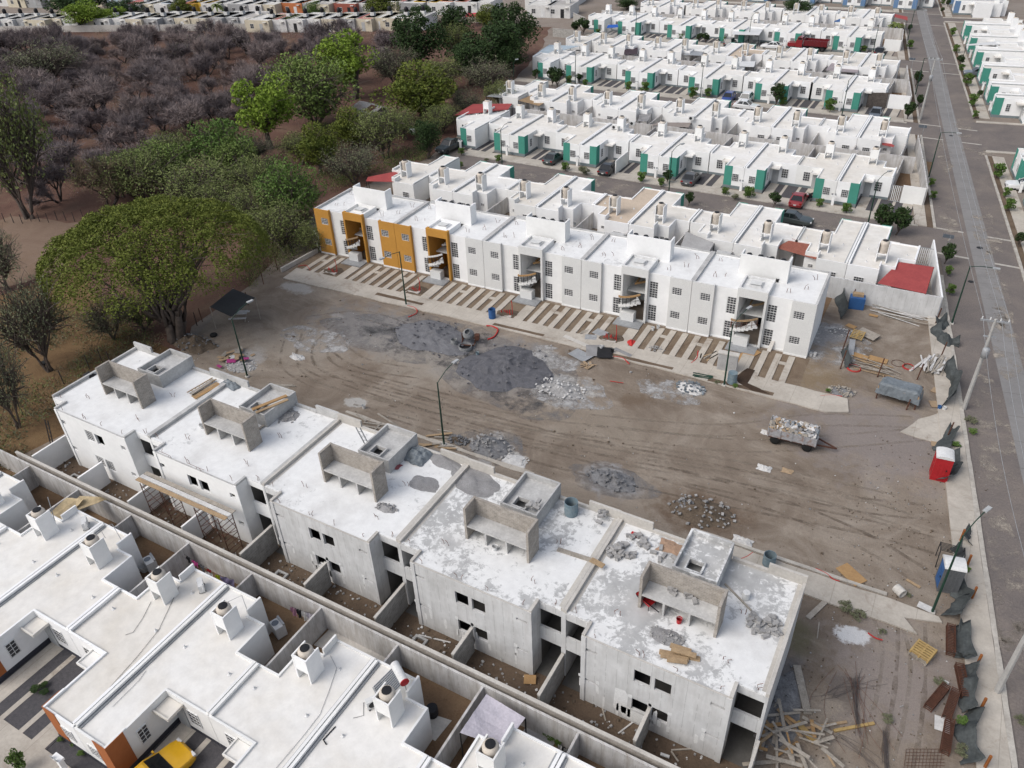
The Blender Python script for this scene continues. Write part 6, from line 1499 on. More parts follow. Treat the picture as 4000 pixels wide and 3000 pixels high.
# rusty reinforcement cages
def cage(p, q, label, w=.42):
    a, b = G(*p), G(*q); L = (b-a).length; t = thing("rebar_cage", label, "rebar cage", a, math.atan2(b.y-a.y,b.x-a.x), "rusty reinforcement cages")
    f = MB()
    for y in (-w/2,w/2):
        for z in (.05,.4): f.bar((0,y,z),(L,y,z),.035)
    f.build("main_bars", RUST, t); g = MB(); n = int(L/.11)
    for i in range(n):
        x = L*(i+.5)/n
        for u, v in (((-w/2,.05),(w/2,.05)),((w/2,.05),(w/2,.4)),((w/2,.4),(-w/2,.4)),((-w/2,.4),(-w/2,.05))): g.bar((x,*u),(x,*v),.035)
    g.build("stirrups", RUST, t)
for p, q, lab in (((3710,2452),(3710,2565),"rusty cage furthest up, against the torn net"),((3742,2605),(3770,2738),"rusty cage beside the net in the middle"),((3692,2688),(3620,2775),"short rusty cage lying aslant, left of the others"),((3730,2705),(3692,2815),"thin rusty cage between the aslant and the lowest one"),((3706,2820),(3686,2950),"lowest rusty cage beside the pale board")): cage(p,q,lab)
def rebars(px0, py0, px1, py1, n, wd, label, seed, curl=.25):
    a, b = G(px0,py0,.04), G(px1,py1,.04); r2 = random.Random(seed); mb = MB(); d = b-a; nn = Vector((-d.y,d.x,0)).normalized()
    for i in range(n):
        o1, o2 = r2.gauss(0,wd), r2.gauss(0,wd); t0, t1 = r2.uniform(-.1,.25), r2.uniform(.75,1.15); c = r2.gauss(0,curl)
        pts = [d*(t0+(t1-t0)*k/6)+nn*(o1+(o2-o1)*k/6+c*math.sin(math.pi*k/6))+Vector((0,0,.012*i%.15)) for k in range(7)]
        mb.tube(pts, .009, 4, cap=False)
    o = tag(mb.build("rebar_bundle", REBAR if seed % 2 else REBARG), label, "rebar bundle"); o.location = a
rebars(3340,2640,3352,2850,18,.10,"dense bundle of dark steel bars on the bare lot",2,.06); rebars(3455,2850,3458,3020,24,.12,"bundle of dark steel bars at the bottom edge",4,.05)
rebars(3290,2600,3400,2930,10,1.0,"loose curling steel wires fanned over the bare lot",3,.6); rebars(3200,2740,3420,2640,7,.4,"crossing steel rods above the dense bundle",6,.3); rebars(3260,2870,3420,3010,6,.3,"bent rods running down to the bottom edge",8,.3)
g = MB()
for i in range(11): g.bar(G(3540+14*i,2925,.03), G(3530+14*i,3010,.03), .015)
for i in range(7): g.bar(G(3538,2926+13*i,.035), G(3690,2926+13*i,.035), .015)
simple("steel_mesh", g, RUST, "rusty welded mesh sheet lying flat at the bottom edge", "steel mesh")
# stakes and draped shade nets along the avenue side
def stake(px, py, h, label, rx=0.0, ry=0.0, m=RUST, r=.06):
    mb = MB(); mb.tube([(0,0,-.1),(ry*h,rx*h,h)], r, 6); o = simple("fence_post", mb, m, label, "fence post", "stakes of the site fence"); o.location = G(px,py)
ORNG = nm("orange_stake", (.30,.11,.03), (.24,.085,.03), 3)
for i,(px,py) in enumerate([(3750,2115),(3775,2215),(3795,2340),(3812,2605),(3828,2775),(3845,3000)]): stake(px,py,1.1,"orange-rust stake %s from the top along the lower net" % ORD[i],m=ORNG,r=.08)
for i,(px,py,h) in enumerate([(3653,1265,1.7),(3672,1400,1.7),(3427,1472,1.9),(3582,1482,1.6),(3325,1180,1.5),(3290,1370,2.2),(3282,1440,1.9),(3698,1710,1.5),(3540,1600,1.0)]): stake(px,py,h,"rust-brown post %s around the fenced scrap yard" % ORD[i],rx=.05,ry=.08)
for i,(px,py) in enumerate([(1030,1110),(1085,1055),(970,1190),(790,1255),(770,1270),(660,1300),(435,1425),(400,1415),(1145,1000),(250,1500),(90,1620),(350,1440)]): stake(px,py,1.5,"thin wood-side fence post between the site and the dry wood",m=RUST if i < 4 else BARKD,r=.05)
for i in range(20): 
    p = G(20+34*i, 868+ (i%3)*4 - i*1.5); mb = MB(); mb.tube([(0,0,-.1),(0.05,0,1.3)], .05, 5); o = simple("fence_post", mb, BARKD, "crooked wooden post of the fence in front of the bare wood", "fence post", "posts of the wood fence"); o.location = p
def net(pts, h, label, seed, slump=.5, m=NET, name="shade_net"):
    P = [G(*p) for p in pts]; mb = MB(); k = 16; n = (len(P)-1)*10; vs = []
    for i in range(n+1):
        u = i/10; a = min(int(u), len(P)-2); p = P[a].lerp(P[a+1], u-a); d = (P[a+1]-P[a]).normalized(); nn = Vector((-d.y,d.x,0))
        sag = 1-.55*math.sin(math.pi*(u-a))**2*slump
        for j in range(k+1):
            v = j/k; f = noise.noise(Vector((u*1.6,v*1.6,seed)))*.4+noise.noise(Vector((u*6,v*2,seed+5)))*.14
            z = h*sag*(1-v) if v < .75 else h*sag*.25*(1-(v-.75)*4)
            vs.append(p + nn*(f*(.25+v) - .55*v*slump*1.6) + Vector((0,0,max(.02,z+.12*noise.noise(Vector((u*4,v*3,seed+9)))+.03))))
    fs = [(i*(k+1)+j, (i+1)*(k+1)+j, (i+1)*(k+1)+j+1, i*(k+1)+j+1) for i in range(n) for j in range(k)]
    mb.add(vs, fs); o = simple(name, mb, m, label, "shade net", "torn dark shade nets", True); o.modifiers.new("thickness", 'SOLIDIFY').thickness = .015
net([(3745,2150),(3752,2200),(3730,2260)],1.0,"dark net crumpled behind the blue toilet",1)
net([(3745,2285),(3790,2350),(3735,2440)],1.0,"dark net hanging below the blue toilet",2,.8); net([(3735,2450),(3775,2460),(3800,2600),(3730,2590)],.9,"wide greenish net sagging between two orange stakes",3,.9)
net([(3810,2620),(3795,2700),(3800,2800)],1.0,"long net draped beside the rusty cages",4,.7); net([(3828,2800),(3790,2880),(3830,3000)],.9,"lowest dark net at the bottom edge",5,.8)
net([(3705,1450),(3740,1520),(3705,1600)],1.7,"tall curved net beside the power pole",6,.6); net([(3640,1275),(3685,1262)],1.2,"black net bunched at the scrap yard's upper right stake",7,.9); net([(3665,1290),(3690,1340),(3740,1345)],1.0,"black net trailing over the avenue pavement",8,.9)
net([(3700,1685),(3735,1700),(3700,1780)],.9,"black net slumped above the red toilet",9,.9); net([(3735,1790),(3750,1850),(3700,1900)],1.0,"black net slumped beside the red toilet",10,.9)
net([(3285,1145),(3300,1250)],1.6,"black net hanging in the scrap yard's back left corner",11,.4); net([(3305,1380),(3320,1440)],1.0,"short black net on the scrap yard's left fence",12,.5); net([(3750,2120),(3765,2080)],.9,"small net scrap above the metal rack",13,.7)
# tarp-covered stack on posts
t = thing("tarp_covered_stack", "table-like timber stack under a crumpled grey tarpaulin", "covered stack", G(3505,1560), R(-6)); m_ = MB()
k = 16; vs = []
for i in range(k+1):
    for j in range(k+1):
        u, v = i/k*2-1, j/k*2-1; e = max(abs(u),abs(v)); x, y = u*2.15, v*1.1; top = 1.55+.06*noise.noise(Vector((x*2,y*2,1)))-.12*v
        z = top if e < .7 else top-(e-.7)/.3*1.05; s_c = 1 if e < .7 else 1-.2*(e-.7)/.3
        vs.append((x*s_c+.07*noise.noise(Vector((x*3,y*3,z*3))), y*s_c+.07*noise.noise(Vector((x*3,y*3,z*3+7))), z+.08*noise.noise(Vector((x*2.2,y*2.2,4)))))
m_.add(vs, [(i*(k+1)+j,(i+1)*(k+1)+j,(i+1)*(k+1)+j+1,i*(k+1)+j+1) for i in range(k) for j in range(k)]); m_.build("tarpaulin", TARP, t)
for x in (-1.5,1.5):
    for y in (-.75,.75): MB().tube([(x,y,0),(x,y,1.4)], .06, 6).build("leg", RUST, t)
m_ = MB(); m_.box(-1.6,1.6,-.8,.8,.75,1.3); m_.build("timber", WOOD, t)
# shade canopy with a picnic table
t = thing("shade_canopy", "flat black shade cloth on posts beside the spreading tree", "shade canopy", G(905,1225)); c0 = t.location.copy()
cs = [G(910,1127,2.5), G(997,1163,2.5), G(904,1238,2.5), G(820,1199,2.5)]; m_ = MB(); n = 8; vs = []
for i in range(n+1):
    for j in range(n+1):
        u, v = i/n, j/n; p = cs[0].lerp(cs[1],u).lerp(cs[3].lerp(cs[2],u),v); vs.append(p-c0-Vector((0,0,.9*u*(1-u)*4*v*(1-v)*.35)))
m_.add(vs, [(i*(n+1)+j,(i+1)*(n+1)+j,(i+1)*(n+1)+j+1,i*(n+1)+j+1) for i in range(n) for j in range(n)]); m_.build("cloth", BLACK, t)
for q in cs: MB().tube([Vector((q.x-c0.x,q.y-c0.y,0)), q-c0], .05, 6).build("post", WOODG, t)
t = thing("picnic_table", "pale wooden picnic table under the black shade cloth", "table", G(938,1245), R(30)); m_ = MB(); m_.box(-.9,.9,-.38,.38,.72,.77); m_.build("tabletop", PAPER, t)
for s in (-1,1): MB().box(-.9,.9,*sorted((s*.55,s*.85)),.42,.46).build("bench", PAPER, t); MB().bar((s*.7,-.7,0),(s*.7,.7,.72),.07).build("leg", WOODG, t)
def tyre(px, py, lab):
    o = simple("tyre", MB().lathe([(.2,.02),(.32,.0),(.36,.06),(.36,.16),(.32,.22),(.2,.2)], 20), TYRE, lab, "tyre", None, True); o.location = G(px,py)
tyre(835,1312,"old tyre lying on the dirt near the shade cloth"); tyre(172,1422,"dark old tyre in the dry grass beside the leaning tree")
# conduit clusters and loose red hoses
def conduits(px, py, label, seed):
    c = G(px,py); r2 = random.Random(seed); t = thing("conduit_cluster", label, "conduits", c, BA)
    for i in range(11): MB().tube([(-.6+.12*i, r2.uniform(-.2,.2), -.1), (-.6+.12*i+r2.uniform(-.05,.05), r2.uniform(-.2,.2), r2.uniform(.35,.7))], .03, 6).build("conduit", REDP, t)
    MB().tube([(.5,.25,0),(.5,.25,1.3),(.45,.2,1.7)], .035, 6).build("conduit", REDP, t)
    b = MB(); b.box(-.75,.6,-.35,.25,-.02,.14); b.build("base", CONCL, t)
    heap("soil_heap", "dug soil around the "+label.split(" ",1)[1], "soil heap", px, py-6, 1.5, .9, .35, SOILH, seed=seed+60, amp=.5, rot=.3)
conduits(1299,1066,"red conduit cluster before the ochre end block",1); conduits(1622,1140,"red conduit cluster beside the street lamp",2); conduits(1980,1232,"red conduit cluster beside the blue drum",3); conduits(2384,1330,"red conduit cluster among the grey form sheets",4)
def hose(pts, label, r=.045, z=.08):
    P = [G(*p,z) for p in pts]; Q = []
    for i in range(len(P)-1):
        for j in range(4):
            u = j/4; a, b, c, d = P[max(i-1,0)], P[i], P[i+1], P[min(i+2,len(P)-1)]
            Q.append(.5*((2*b)+(c-a)*u+(2*a-5*b+4*c-d)*u*u+(3*b-a-3*c+d)*u**3))
    Q.append(P[-1]); mb = MB(); mb.tube([q-P[0] for q in Q], r, 6); o = simple("red_hose", mb, REDP, label, "hose"); o.location = P[0]
hose([(1592,1194),(1622,1203),(1628,1222),(1595,1238)],"red corrugated hose curling off the kerb at the street lamp"); hose([(2396,1392),(2435,1400),(2458,1422)],"red hose bent over the pavement by the form panels"); hose([(2727,1370),(2722,1398),(2700,1418)],"red hose curved among the right-hand drives")
hose([(2382,1488),(2435,1496)],"thin red hose lying straight on the dirt",.03); hose([(3205,1546),(3245,1543),(3290,1548)],"red hose lying across the flats' right corner",.03); hose([(3390,2472),(3420,2492),(3447,2500)],"red hose end by the white spill",.04); hose([(3185,2220),(3225,2238),(3255,2262),(3280,2270)],"red hoses along the planting strip behind the end block",.035); hose([(2882,2186),(2915,2175),(2940,2158)],"red hose curved beside the end block's stair head",.035)
hose([(1165,1040),(1195,1036),(1212,1055)],"thin red hose at the wood end of the drives",.03)
hose([(1900,1272),(1925,1275),(1945,1288),(1930,1315),(1905,1325)],"bright red hose tangle on the pavement and dirt by the gravel",.07)
def coil(px, py, r, m, label, n=3):
    mb = MB()
    for k in range(n): mb.tube([((r-.03*k)*math.cos(a), (r-.03*k)*math.sin(a), .03+.04*k) for a in [2*math.pi*i/20 for i in range(21)]], .022, 5, cap=False)
    o = simple("hose_coil", mb, m, label, "coil"); o.location = G(px,py)
coil(3335,1440,.6,REDP,"red hose coil by the scrap yard's left fence"); coil(3548,1435,.5,REDP,"orange-red hose coil in the scrap yard's middle"); coil(3508,1420,.55,RUST,"thin brown wire coil beside the orange-red one",1)
heap("hose_heap","tangled bright red tube heap between the driveway strips","hose heap",2466,1338,.5,.6,.35,REDP,seed=71,amp=.8)
t = thing("meter_cabinet", "standing pale concrete meter cabinet at the pavement edge", "cabinet", G(2838,1447), BA+.05); MB().box(-.85,.85,-.25,.25,0,1.75).build("body", CONC, t); MB().box(-.9,.9,-.3,.3,1.75,1.85).build("cap", CONCL, t)
board(2905,1395,1.1,3.6,-24,PLY,"long brown plywood ramp beside the concrete cabinet",.03)
board(3010,1355,.35,1.2,-14,CONCL,"grey slab leaning on the end block's front wall",.35,55); sheet("wet_soil", [G(2872,1478)[:2],G(2920,1440)[:2],G(2950,1450)[:2],G(2920,1500)[:2],G(2965,1520)[:2],G(3010,1545)[:2],G(2940,1530)[:2],G(2885,1500)[:2]], .108, nm("wet_soil",(.05,.032,.022),(.06,.04,.028),2), .08, .6)
o = simple("concrete_pipe", MB().lathe([(.24,-.3),(.30,-.3),(.30,.3),(.24,.3),(.22,.0)], 18, ax=Matrix.Rotation(R(90),3,'Y')), CONCL, "short grey concrete pipe ring on the dirt near the pavement", "pipe"); o.location = G(3514,2308,.3); o.rotation_euler = (0,0,R(-40))
board(3612,2372,.8,.5,-10,PAPER,"pile of white tiles at the lamp's foot",.1)
t = thing("blue_tank", "blue plastic tank standing in the scrap yard's back corner", "tank", G(3342,1200), R(10)); MB().box(-.7,.7,-.5,.5,0,1.2).build("body", BLUEPL, t); MB().box(-.5,.5,-.1,.4,1.2,1.5).build("lid", WOOD, t)
# ---------------------------------------------------------------- things on the unfinished roofs and in their yards
def roofplank(p, q, w, th, m, label, z=5.56): return plank(p, q, w, th, m, label, "planks on the flats' roofs", z=z)
roofplank((2178,2145),(2310,2188),.3,.06,WOODG,"long plank laid across towards the roof joint wall",5.5); roofplank((2308,2185),(2358,2212),.34,.06,WOOD,"short plank continuing over the roof joint wall",5.78)
for i,(p,q) in enumerate([((2575,2545),(2735,2575)),((2580,2558),(2690,2578)),((2605,2575),(2685,2585)),((2618,2520),(2700,2545)),((2622,2535),(2720,2562))]): roofplank(p,q,.28,.07,WOOD,"brown board in the stack at the end block's yard edge",5.5+.07*i)
roofplank((2832,2280),(2935,2385),.09,.07,WOODG,"thin pole lying right of the tank stand on the end block",5.52)
for i,(p,q,m) in enumerate([((752,1550),(850,1495),WOOD),((760,1556),(860,1500),PLY),((772,1562),(872,1506),WOODG),((745,1540),(835,1482),WOODG)]): roofplank(p,q,.3,.06,m,"long board in the stack on the left white block's roof",5.5+.05*i)
def ladder(a, b, label, m=RUST, w=.42):
    a, b = Vector(a), Vector(b); t = thing("ladder", label, "ladder", a); d = b-a; x = d.cross(Vector((0,1,.3))).normalized()*w/2 if abs(d.normalized().y) < .8 else Vector((1,0,0))*w/2
    for s in (-1,1): MB().bar(x*s, d+x*s, .06).build("rail", m, t)
    n = int(d.length/.32)
    for i in range(1,n): MB().bar(d*i/n-x, d*i/n+x, .035).build("rung", m, t)
ladder(G(738,1536,5.6),G(838,1478,5.7),"wooden ladder lying flat on the left white block's roof",WOOD)
ladder(G(1450,1768,5.6),G(1398,1670,7.6),"steel ladder leaning at the middle block's stair head",GALV)
p = G(510,1890); ladder((p.x,p.y,0),(p.x-.1,24.5,3.1),"red-brown ladder leaning on the white back wall")
p = G(655-400+400,2000); p = G(258,1750); ladder((p.x,24.2,.0),(p.x-.3,24.9,3.0),"dark ladder at the flats' left end wall",DARK)
for i,(px,py,w_,lab) in enumerate([(1200,1500,0,"")]): pass
roofplank((985,1600),(1120,1545),.3,.07,PLY,"brown board resting on the white block's stair head",6.65); roofplank((1000,1612),(1125,1560),.25,.07,WOOD,"pale board resting on the white block's stair head",6.62); roofplank((1005,1680),(1085,1622),.2,.06,WOODG,"narrow board between tank stand and stair head",5.56)
def crumple(px, py, z, rx, ry, h, m, label, seed):
    c = G(px,py,z); mb = MB(); n = 14; vs = []
    for i in range(n+1):
        for j in range(n+1):
            u, v = i/n*2-1, j/n*2-1; e = max(abs(u),abs(v)); k_ = 1+.25*noise.noise(Vector((u*1.5,v*1.5,seed)))
            vs.append((u*rx*k_, v*ry*k_, max(.02,(h*(1-e**2)+.5*h*noise.noise(Vector((u*3.3,v*3.3,seed+3)))))))
    mb.add(vs, [(i*(n+1)+j,(i+1)*(n+1)+j,(i+1)*(n+1)+j+1,i*(n+1)+j+1) for i in range(n) for j in range(n)])
    o = simple("tarpaulin", mb, m, label, "tarpaulin"); o.location = c
crumple(1625,1778,5.5,1.1,.8,.5,TARP,"crumpled grey tarpaulin by the middle block's stair head",3); crumple(900,1503,5.5,.9,.5,.3,TARP,"crumpled grey plastic at the left white block's far edge",4); crumple(350,1465,5.5,.5,.3,.25,BLACK,"black cloth scrap along the left block's side parapet",5)
crumple(1540,1820,5.5,.5,.3,.15,nm("faded_red_cloth",(.30,.10,.11)),"faded red cloth on the middle block's roof",6); crumple(2985,1830,0,.5,.35,.2,PAPER,"pale rag on the dirt by the pavement",7); crumple(2900,2115,0,.7,.35,.25,PAPER,"white plastic sheet lying on the dirt behind the end block",8); crumple(2620,2140,5.5,.7,.5,.12,nm("torn_brown_sacks",(.40,.27,.19)),"torn brown sacks beside the end block's stair head",9); crumple(2482,2090,5.5,.3,.2,.15,REDC,"red plastic rag above the block pile",10)
crumple(3075,1720+120,0,.4,.3,.1,CARD,"flat brown carton in the dirt by the trailer",11); crumple(2990,1690,0,.35,.3,.15,PAPER,"white rags beside the trailer's rear wheel",12)
# loose blocks
def blocks(px, py, n, rx, ry, label, group, seed, heapz=.3, z=5.5):
    r2 = random.Random(seed); c = G(px,py,z); me = None
    for i in range(n):
        q, a = math.sqrt(r2.random()), r2.uniform(0,6.28)
        if me is None: o = MB().box(-.2,.2,-.1,.1,-.075,.075).build("concrete_block", BLK); me = o.data
        else: o = bpy.data.objects.new("concrete_block", me); col.objects.link(o)
        tag(o, label, "block", group); o.location = c+Vector((rx*q*math.cos(a), ry*q*math.sin(a), .08+heapz*(1-q)*r2.random())); o.rotation_euler = (r2.uniform(-.35,.35)*(heapz>0), r2.uniform(-.35,.35)*(heapz>0), r2.uniform(0,3.14))
blocks(2420,2155,34,.85,.75,"grey block in the heap beside the roof joint wall","blocks heaped beside the joint wall",1,.4); blocks(2495,2110,12,.7,.4,"grey block scattered near the red rag on the roof","blocks scattered near the red rag",2,.1); blocks(2590,2170,8,1.2,.6,"grey block lying loose before the stair head","blocks loose before the stair head",3,.0)
blocks(2985,2445,32,.8,.75,"grey block in the heap at the end block's right edge","blocks heaped at the right edge",4,.4); blocks(2640,2310,9,1.6,.3,"loose block standing on the tank stand's shelf","blocks on the tank stand's shelf",5,.0,6.62); blocks(1330,2740-600,0,1,1,"","",6)
blocks(2350,2020,7,.25,.9,"block laid along the crumbling roof joint wall","blocks along the joint wall",7,.15,5.8); blocks(2085,1975,6,.5,.4,"block stacked on the flaking block's stair head","blocks on the stair head",8,.15,6.55)
# scaffolds in the white block's yards
def scaffold(cx, cy, rz, label, L=2.2, w=1.1, h=3.9):
    t = thing("scaffold_tower", label, "scaffold", (cx,cy,0), rz)
    for x in (-L/2,L/2):
        f = MB()
        for y in (-w/2,w/2): f.tube([(x,y,0),(x,y,h)], .035, 6)
        for i in range(1,9): f.bar((x,-w/2,h*i/9),(x,w/2,h*i/9),.035)
        f.build("end_frame", RUST, t)
    for y in (-w/2,w/2):
        b = MB()
        for z in (0,h/2): b.bar((-L/2,y,z+.2),(L/2,y,z+h/2-.1),.03); b.bar((L/2,y,z+.2),(-L/2,y,z+h/2-.1),.03)
        b.build("cross_brace", RUST, t)
    return t
scaffold(-42.6,23.2,0,"left scaffold tower in the white block's yard"); scaffold(-37.3,23.2,0,"right scaffold tower in the white block's yard")
for y, m in ((22.85,WOOD),(23.2,PAPER),(23.55,WOODG)):
    mb = MB(); mb.obox((0,0,0), 8.6, .3, .06); o = simple("plank", mb, m, "long board bridging the two scaffold towers", "plank", "boards on the scaffold towers"); o.location = (-39.9, y, 3.98)
for i,(x,m) in enumerate(((-52.9,SLAB),(-31.6,SLAB),(-20.4,SLAB))):
    mb = MB(); [mb.box(*q,0,.14) for q in ((-.45,.45,-.45,-.3),(-.45,.45,.3,.45),(-.45,-.3,-.3,.3),(.3,.45,-.3,.3))]; o = simple("drain_frame", mb, m, "square concrete drain frame, %s from the left in the flats' yards" % ORD[i], "drain frame"); o.location = (x-.6,23.0,0)
board(1658,2290,.6,.45,40,PLY,"brown board square in a grey flats yard",.1,20); board(2070,2655,.7,.5,25,PLY,"brown board square against a yard wall",.15,25); board(1160,2180,.3,1.0,5,PLY,"brown board leaning on the grey back wall",.4,70)
for p, q, m, lab in (((1635,2480),(1760,2510),PAPER,"white batten on the soil of a grey flats yard"),((2415,2865),(2500,2800),PAPER,"pale strut leaning in the end block's left yard"),((2350,2755),(2365,2815),WOODG,"grey stick in the end block's left yard"),((2622,2930),(2705,2925),WOODG,"thin board in the end block's right yard"),((2622,2935),(2650,2975),WOODG,"short stick in the end block's right yard")): plank(p,q,.08,.06,m,lab,"battens in the flats' yards")
for p, q in (((2695,2905),(2725,2920)),((2580,2945),(2615,2957))):
    a, b = G(*p,.1), G(*q,.1); mb = MB(); mb.tube([Vector((0,0,0)), b-a], .09, 10); o = simple("white_pipe", mb, PLAST, "short white drain pipe on the end block's yard soil", "pipe", "white drain pipes"); o.location = a
# ---------------------------------------------------------------- nearest terrace: roof and yard things
def ac_unit(px, py, z, rz, label):
    t = thing("air_conditioner", label, "air conditioner", G(px,py,z), R(rz)); MB().box(-.4,.4,-.16,.16,.06,.62).build("case", PLAST, t)
    MB().lathe([(.02,-.185),(.21,-.18),(.22,-.161)], 16, (-.1,0,.34), ax=Matrix.Rotation(R(-90),3,'X')).build("fan_grille", DARK, t); 
    b = MB(); b.box(-.35,-.28,-.2,.2,0,.06); b.box(.28,.35,-.2,.2,0,.06); b.build("feet", DARK, t)
    MB().tube([(.5+.22*math.cos(a),.1,.55+.22*math.sin(a)) for a in [2*math.pi*i/16 for i in range(17)]], .025, 5).build("coiled_pipe", PLAST, t)
ac_unit(338,2058,2.7,-35,"air conditioner on the roof beside the torn beige awning"); ac_unit(790,2300,2.7,-35,"air conditioner with coiled pipe on the second orange-cornered roof"); ac_unit(1462,2755,2.7,60,"air conditioner behind the solar heater's tank stand")
for i,(px,py) in enumerate([(1610,460),(2470,430),(2395,490),(1203,0)][:2]+[(2700,470),(2400,505)]): ac_unit(px+0,py+60 if i < 2 else py,2.8,10,"small air conditioner %s on the distant terrace roofs" % ORD[i])
def washer(x, y, label):
    t = thing("washing_machine", label, "washing machine", (x,y,0), R(-20)); MB().box(-.42,.42,-.32,.32,.08,.98).build("body", PLAST, t); b = MB(); b.box(-.42,.42,.2,.32,.982,1.1); b.build("control_panel", GALV, t); MB().lathe([(.2,.985),(.22,.99),(.02,.992)], 14, (-.1,-.08,0)).build("lid", CSG, t)
p = G(590,2205,.5); washer(p.x,p.y,"white washing machine in the yard behind the first visible tank stand"); p = G(1088,2455,.5); washer(p.x,p.y,"grey-topped twin tub washer in a yard with pink laundry")
bucket(566,2228,0,PLAST,"white basket of clothes beside the washing machine",.3,.5); drum(1690,2790,0,BLACK,"black lidded tub at the laundry wall",.33,.6,False)
def pipeframe(pts, label):
    mb = MB(); P = [G(px,py,2.7)+Vector((0,0,dz)) for px,py,dz in pts]; mb.tube([q-P[0] for q in P], .022, 5); o = simple("pipe_run", mb, GALV, label, "pipe"); o.location = P[0]
pipeframe([(480,2120,0),(455,2085,.9),(405,2098,.9),(416,2110,.2)],"thin bent water pipe beside the first tank stand"); pipeframe([(975,2410,0),(958,2365,.9),(905,2390,.9),(915,2400,.2)],"thin bent water pipe beside the third tank stand")
def cable(pts, label, z=2.72, r=.013, m=DARK):
    P = [G(px,py,z) for px,py in pts]; mb = MB(); mb.tube([q-P[0] for q in P], r, 4); o = simple("roof_cable", mb, m, label, "cable"); o.location = P[0]
cable([(700,2290),(620,2460),(540,2560),(420,2695),(398,2720)],"long black cable running down the second roof"); cable([(590,2350),(560,2410),(520,2470),(490,2480)],"short curling cable by the second tank stand"); cable([(1290,2560),(1315,2610),(1285,2700),(1250,2790),(1180,2880),(1070,3010)],"long cable down the fourth roof",m=GALV); cable([(1380,2805),(1420,2795),(1420,2745),(1445,2740)],"loose cable left of the solar heater"); cable([(1310,2838),(1262,2890),(1275,2908)],"thick bent black hose on the fourth roof",r=.035,m=BLACK); cable([(570,2620),(540,2660),(440,2760)],"dusty cable beside the roof joint on the taxi house",m=GALV)
def solar():
    t = thing("solar_water_heater", "solar water heater with glass tubes and a red-capped tank", "solar heater", G(1535,2690,2.7), R(-30))
    MB().lathe([(.24,-.65),(.24,.65)], 16, (0,.5,1.0), ax=Matrix.Rotation(R(90),3,'Y')).build("tank", PLAST, t)
    MB().lathe([(.25,0),(.25,.06),(.02,.07)], 16, (.65,.5,1.0), ax=Matrix.Rotation(R(90),3,'Y')).build("end_cap", REDC, t)
    for i in range(10): MB().bar((-.55+.122*i,.42,.9),(-.55+.122*i,-.85,.12),.06).build("glass_tube", CSG, t)
    f = MB(); f.bar((-.6,.5,.8),(-.6,.55,0),.04); f.bar((.6,.5,.8),(.6,.55,0),.04); f.bar((-.6,-.9,.08),(.6,-.9,.08),.05); f.build("frame", GALV, t)
solar()
def canopy(pts, z, m, label, sag=.35, name="awning", posts=True, thick=.03, nz=None, cat="awning"):
    zs_ = z if isinstance(z, (list,tuple)) else [z]*4; cs = [G(*p,zz) for p, zz in zip(pts, zs_)]; c0 = sum(cs, Vector())/4; c0.z = 0
    t = thing(name, label, cat, c0); mb = MB(); n = 10; vs = []
    for L in (0, thick):
        for i in range(n+1):
            for j in range(n+1):
                u, v = i/n, j/n; p = cs[0].lerp(cs[1],u).lerp(cs[3].lerp(cs[2],u),v); vs.append(p-c0+Vector((0,0,L-sag*16*u*(1-u)*v*(1-v)*.5+(.06*noise.noise(Vector((u*5,v*5,1))) if sag else 0))))
    N = (n+1)**2; I = lambda i,j: i*(n+1)+j
    fs = [(I(i,j),I(i,j+1),I(i+1,j+1),I(i+1,j)) for i in range(n) for j in range(n)]+[(N+I(i,j),N+I(i+1,j),N+I(i+1,j+1),N+I(i,j+1)) for i in range(n) for j in range(n)]
    for i in range(n): fs += [(I(i,0),I(i+1,0),N+I(i+1,0),N+I(i,0)),(I(i+1,n),I(i,n),N+I(i,n),N+I(i+1,n)),(I(0,i+1),I(0,i),N+I(0,i),N+I(0,i+1)),(I(n,i),I(n,i+1),N+I(n,i+1),N+I(n,i))]
    mb.add(vs, fs); mb.build("sheet" if not sag else "cloth", m, t)
    if posts:
        for q in cs: MB().tube([Vector((q.x-c0.x,q.y-c0.y,0)), q-c0-Vector((0,0,.01))], .04, 6).build("post", DARK, t)
    return t
canopy([(1900,2712),(2052,2805),(1965,2925),(1797,2862)],2.35,LCAN,"pale lilac pop-up canopy in a back yard",.5); canopy([(312,1938),(395,1942),(420,1952),(225,2020)],[2.6,2.7,2.3,2.9],BEIGEC,"torn beige awning flapping over a back yard wall",.3,posts=False); canopy([(190,2010),(260,1945),(330,1950),(250,2030)],2.75,BEIGEC,"bunched part of the torn beige awning at the tank stand",.5,posts=False)
# laundry
def laundry(a, b, items, label):
    a, b = Vector(a), Vector(b); t = thing("clothes_line", label, "clothes line", a); d = b-a
    MB().tube([d*i/6-Vector((0,0,.3*4*(i/6)*(1-i/6)*.3)) for i in range(7)], .01, 4).build("line", DARK, t)
    for u, w_, h, m in items:
        p = d*u-Vector((0,0,.08)); e = d.normalized()*w_/2; q = MB(); k = 5; vs = []
        for i in range(k+1):
            for j in range(k+1): vs.append(p-e+e*2*i/k-Vector((0,0,h*j/k))+Vector((d.y,-d.x,0)).normalized()*.06*math.sin(i*2.1+j))
        q.add(vs, [(i*(k+1)+j,(i+1)*(k+1)+j,(i+1)*(k+1)+j+1,i*(k+1)+j+1) for i in range(k) for j in range(k)]); q.build("garment", m, t)
BURG = nm("burgundy_cloth",(.12,.02,.045)); TEALC = nm("teal_cloth",(.03,.16,.19)); PINKC = nm("dusty_pink_cloth",(.42,.22,.30)); LIME = nm("neon_yellow_cloth",(.55,.62,.03)); GREYC = nm("grey_cloth",(.16,.16,.17))
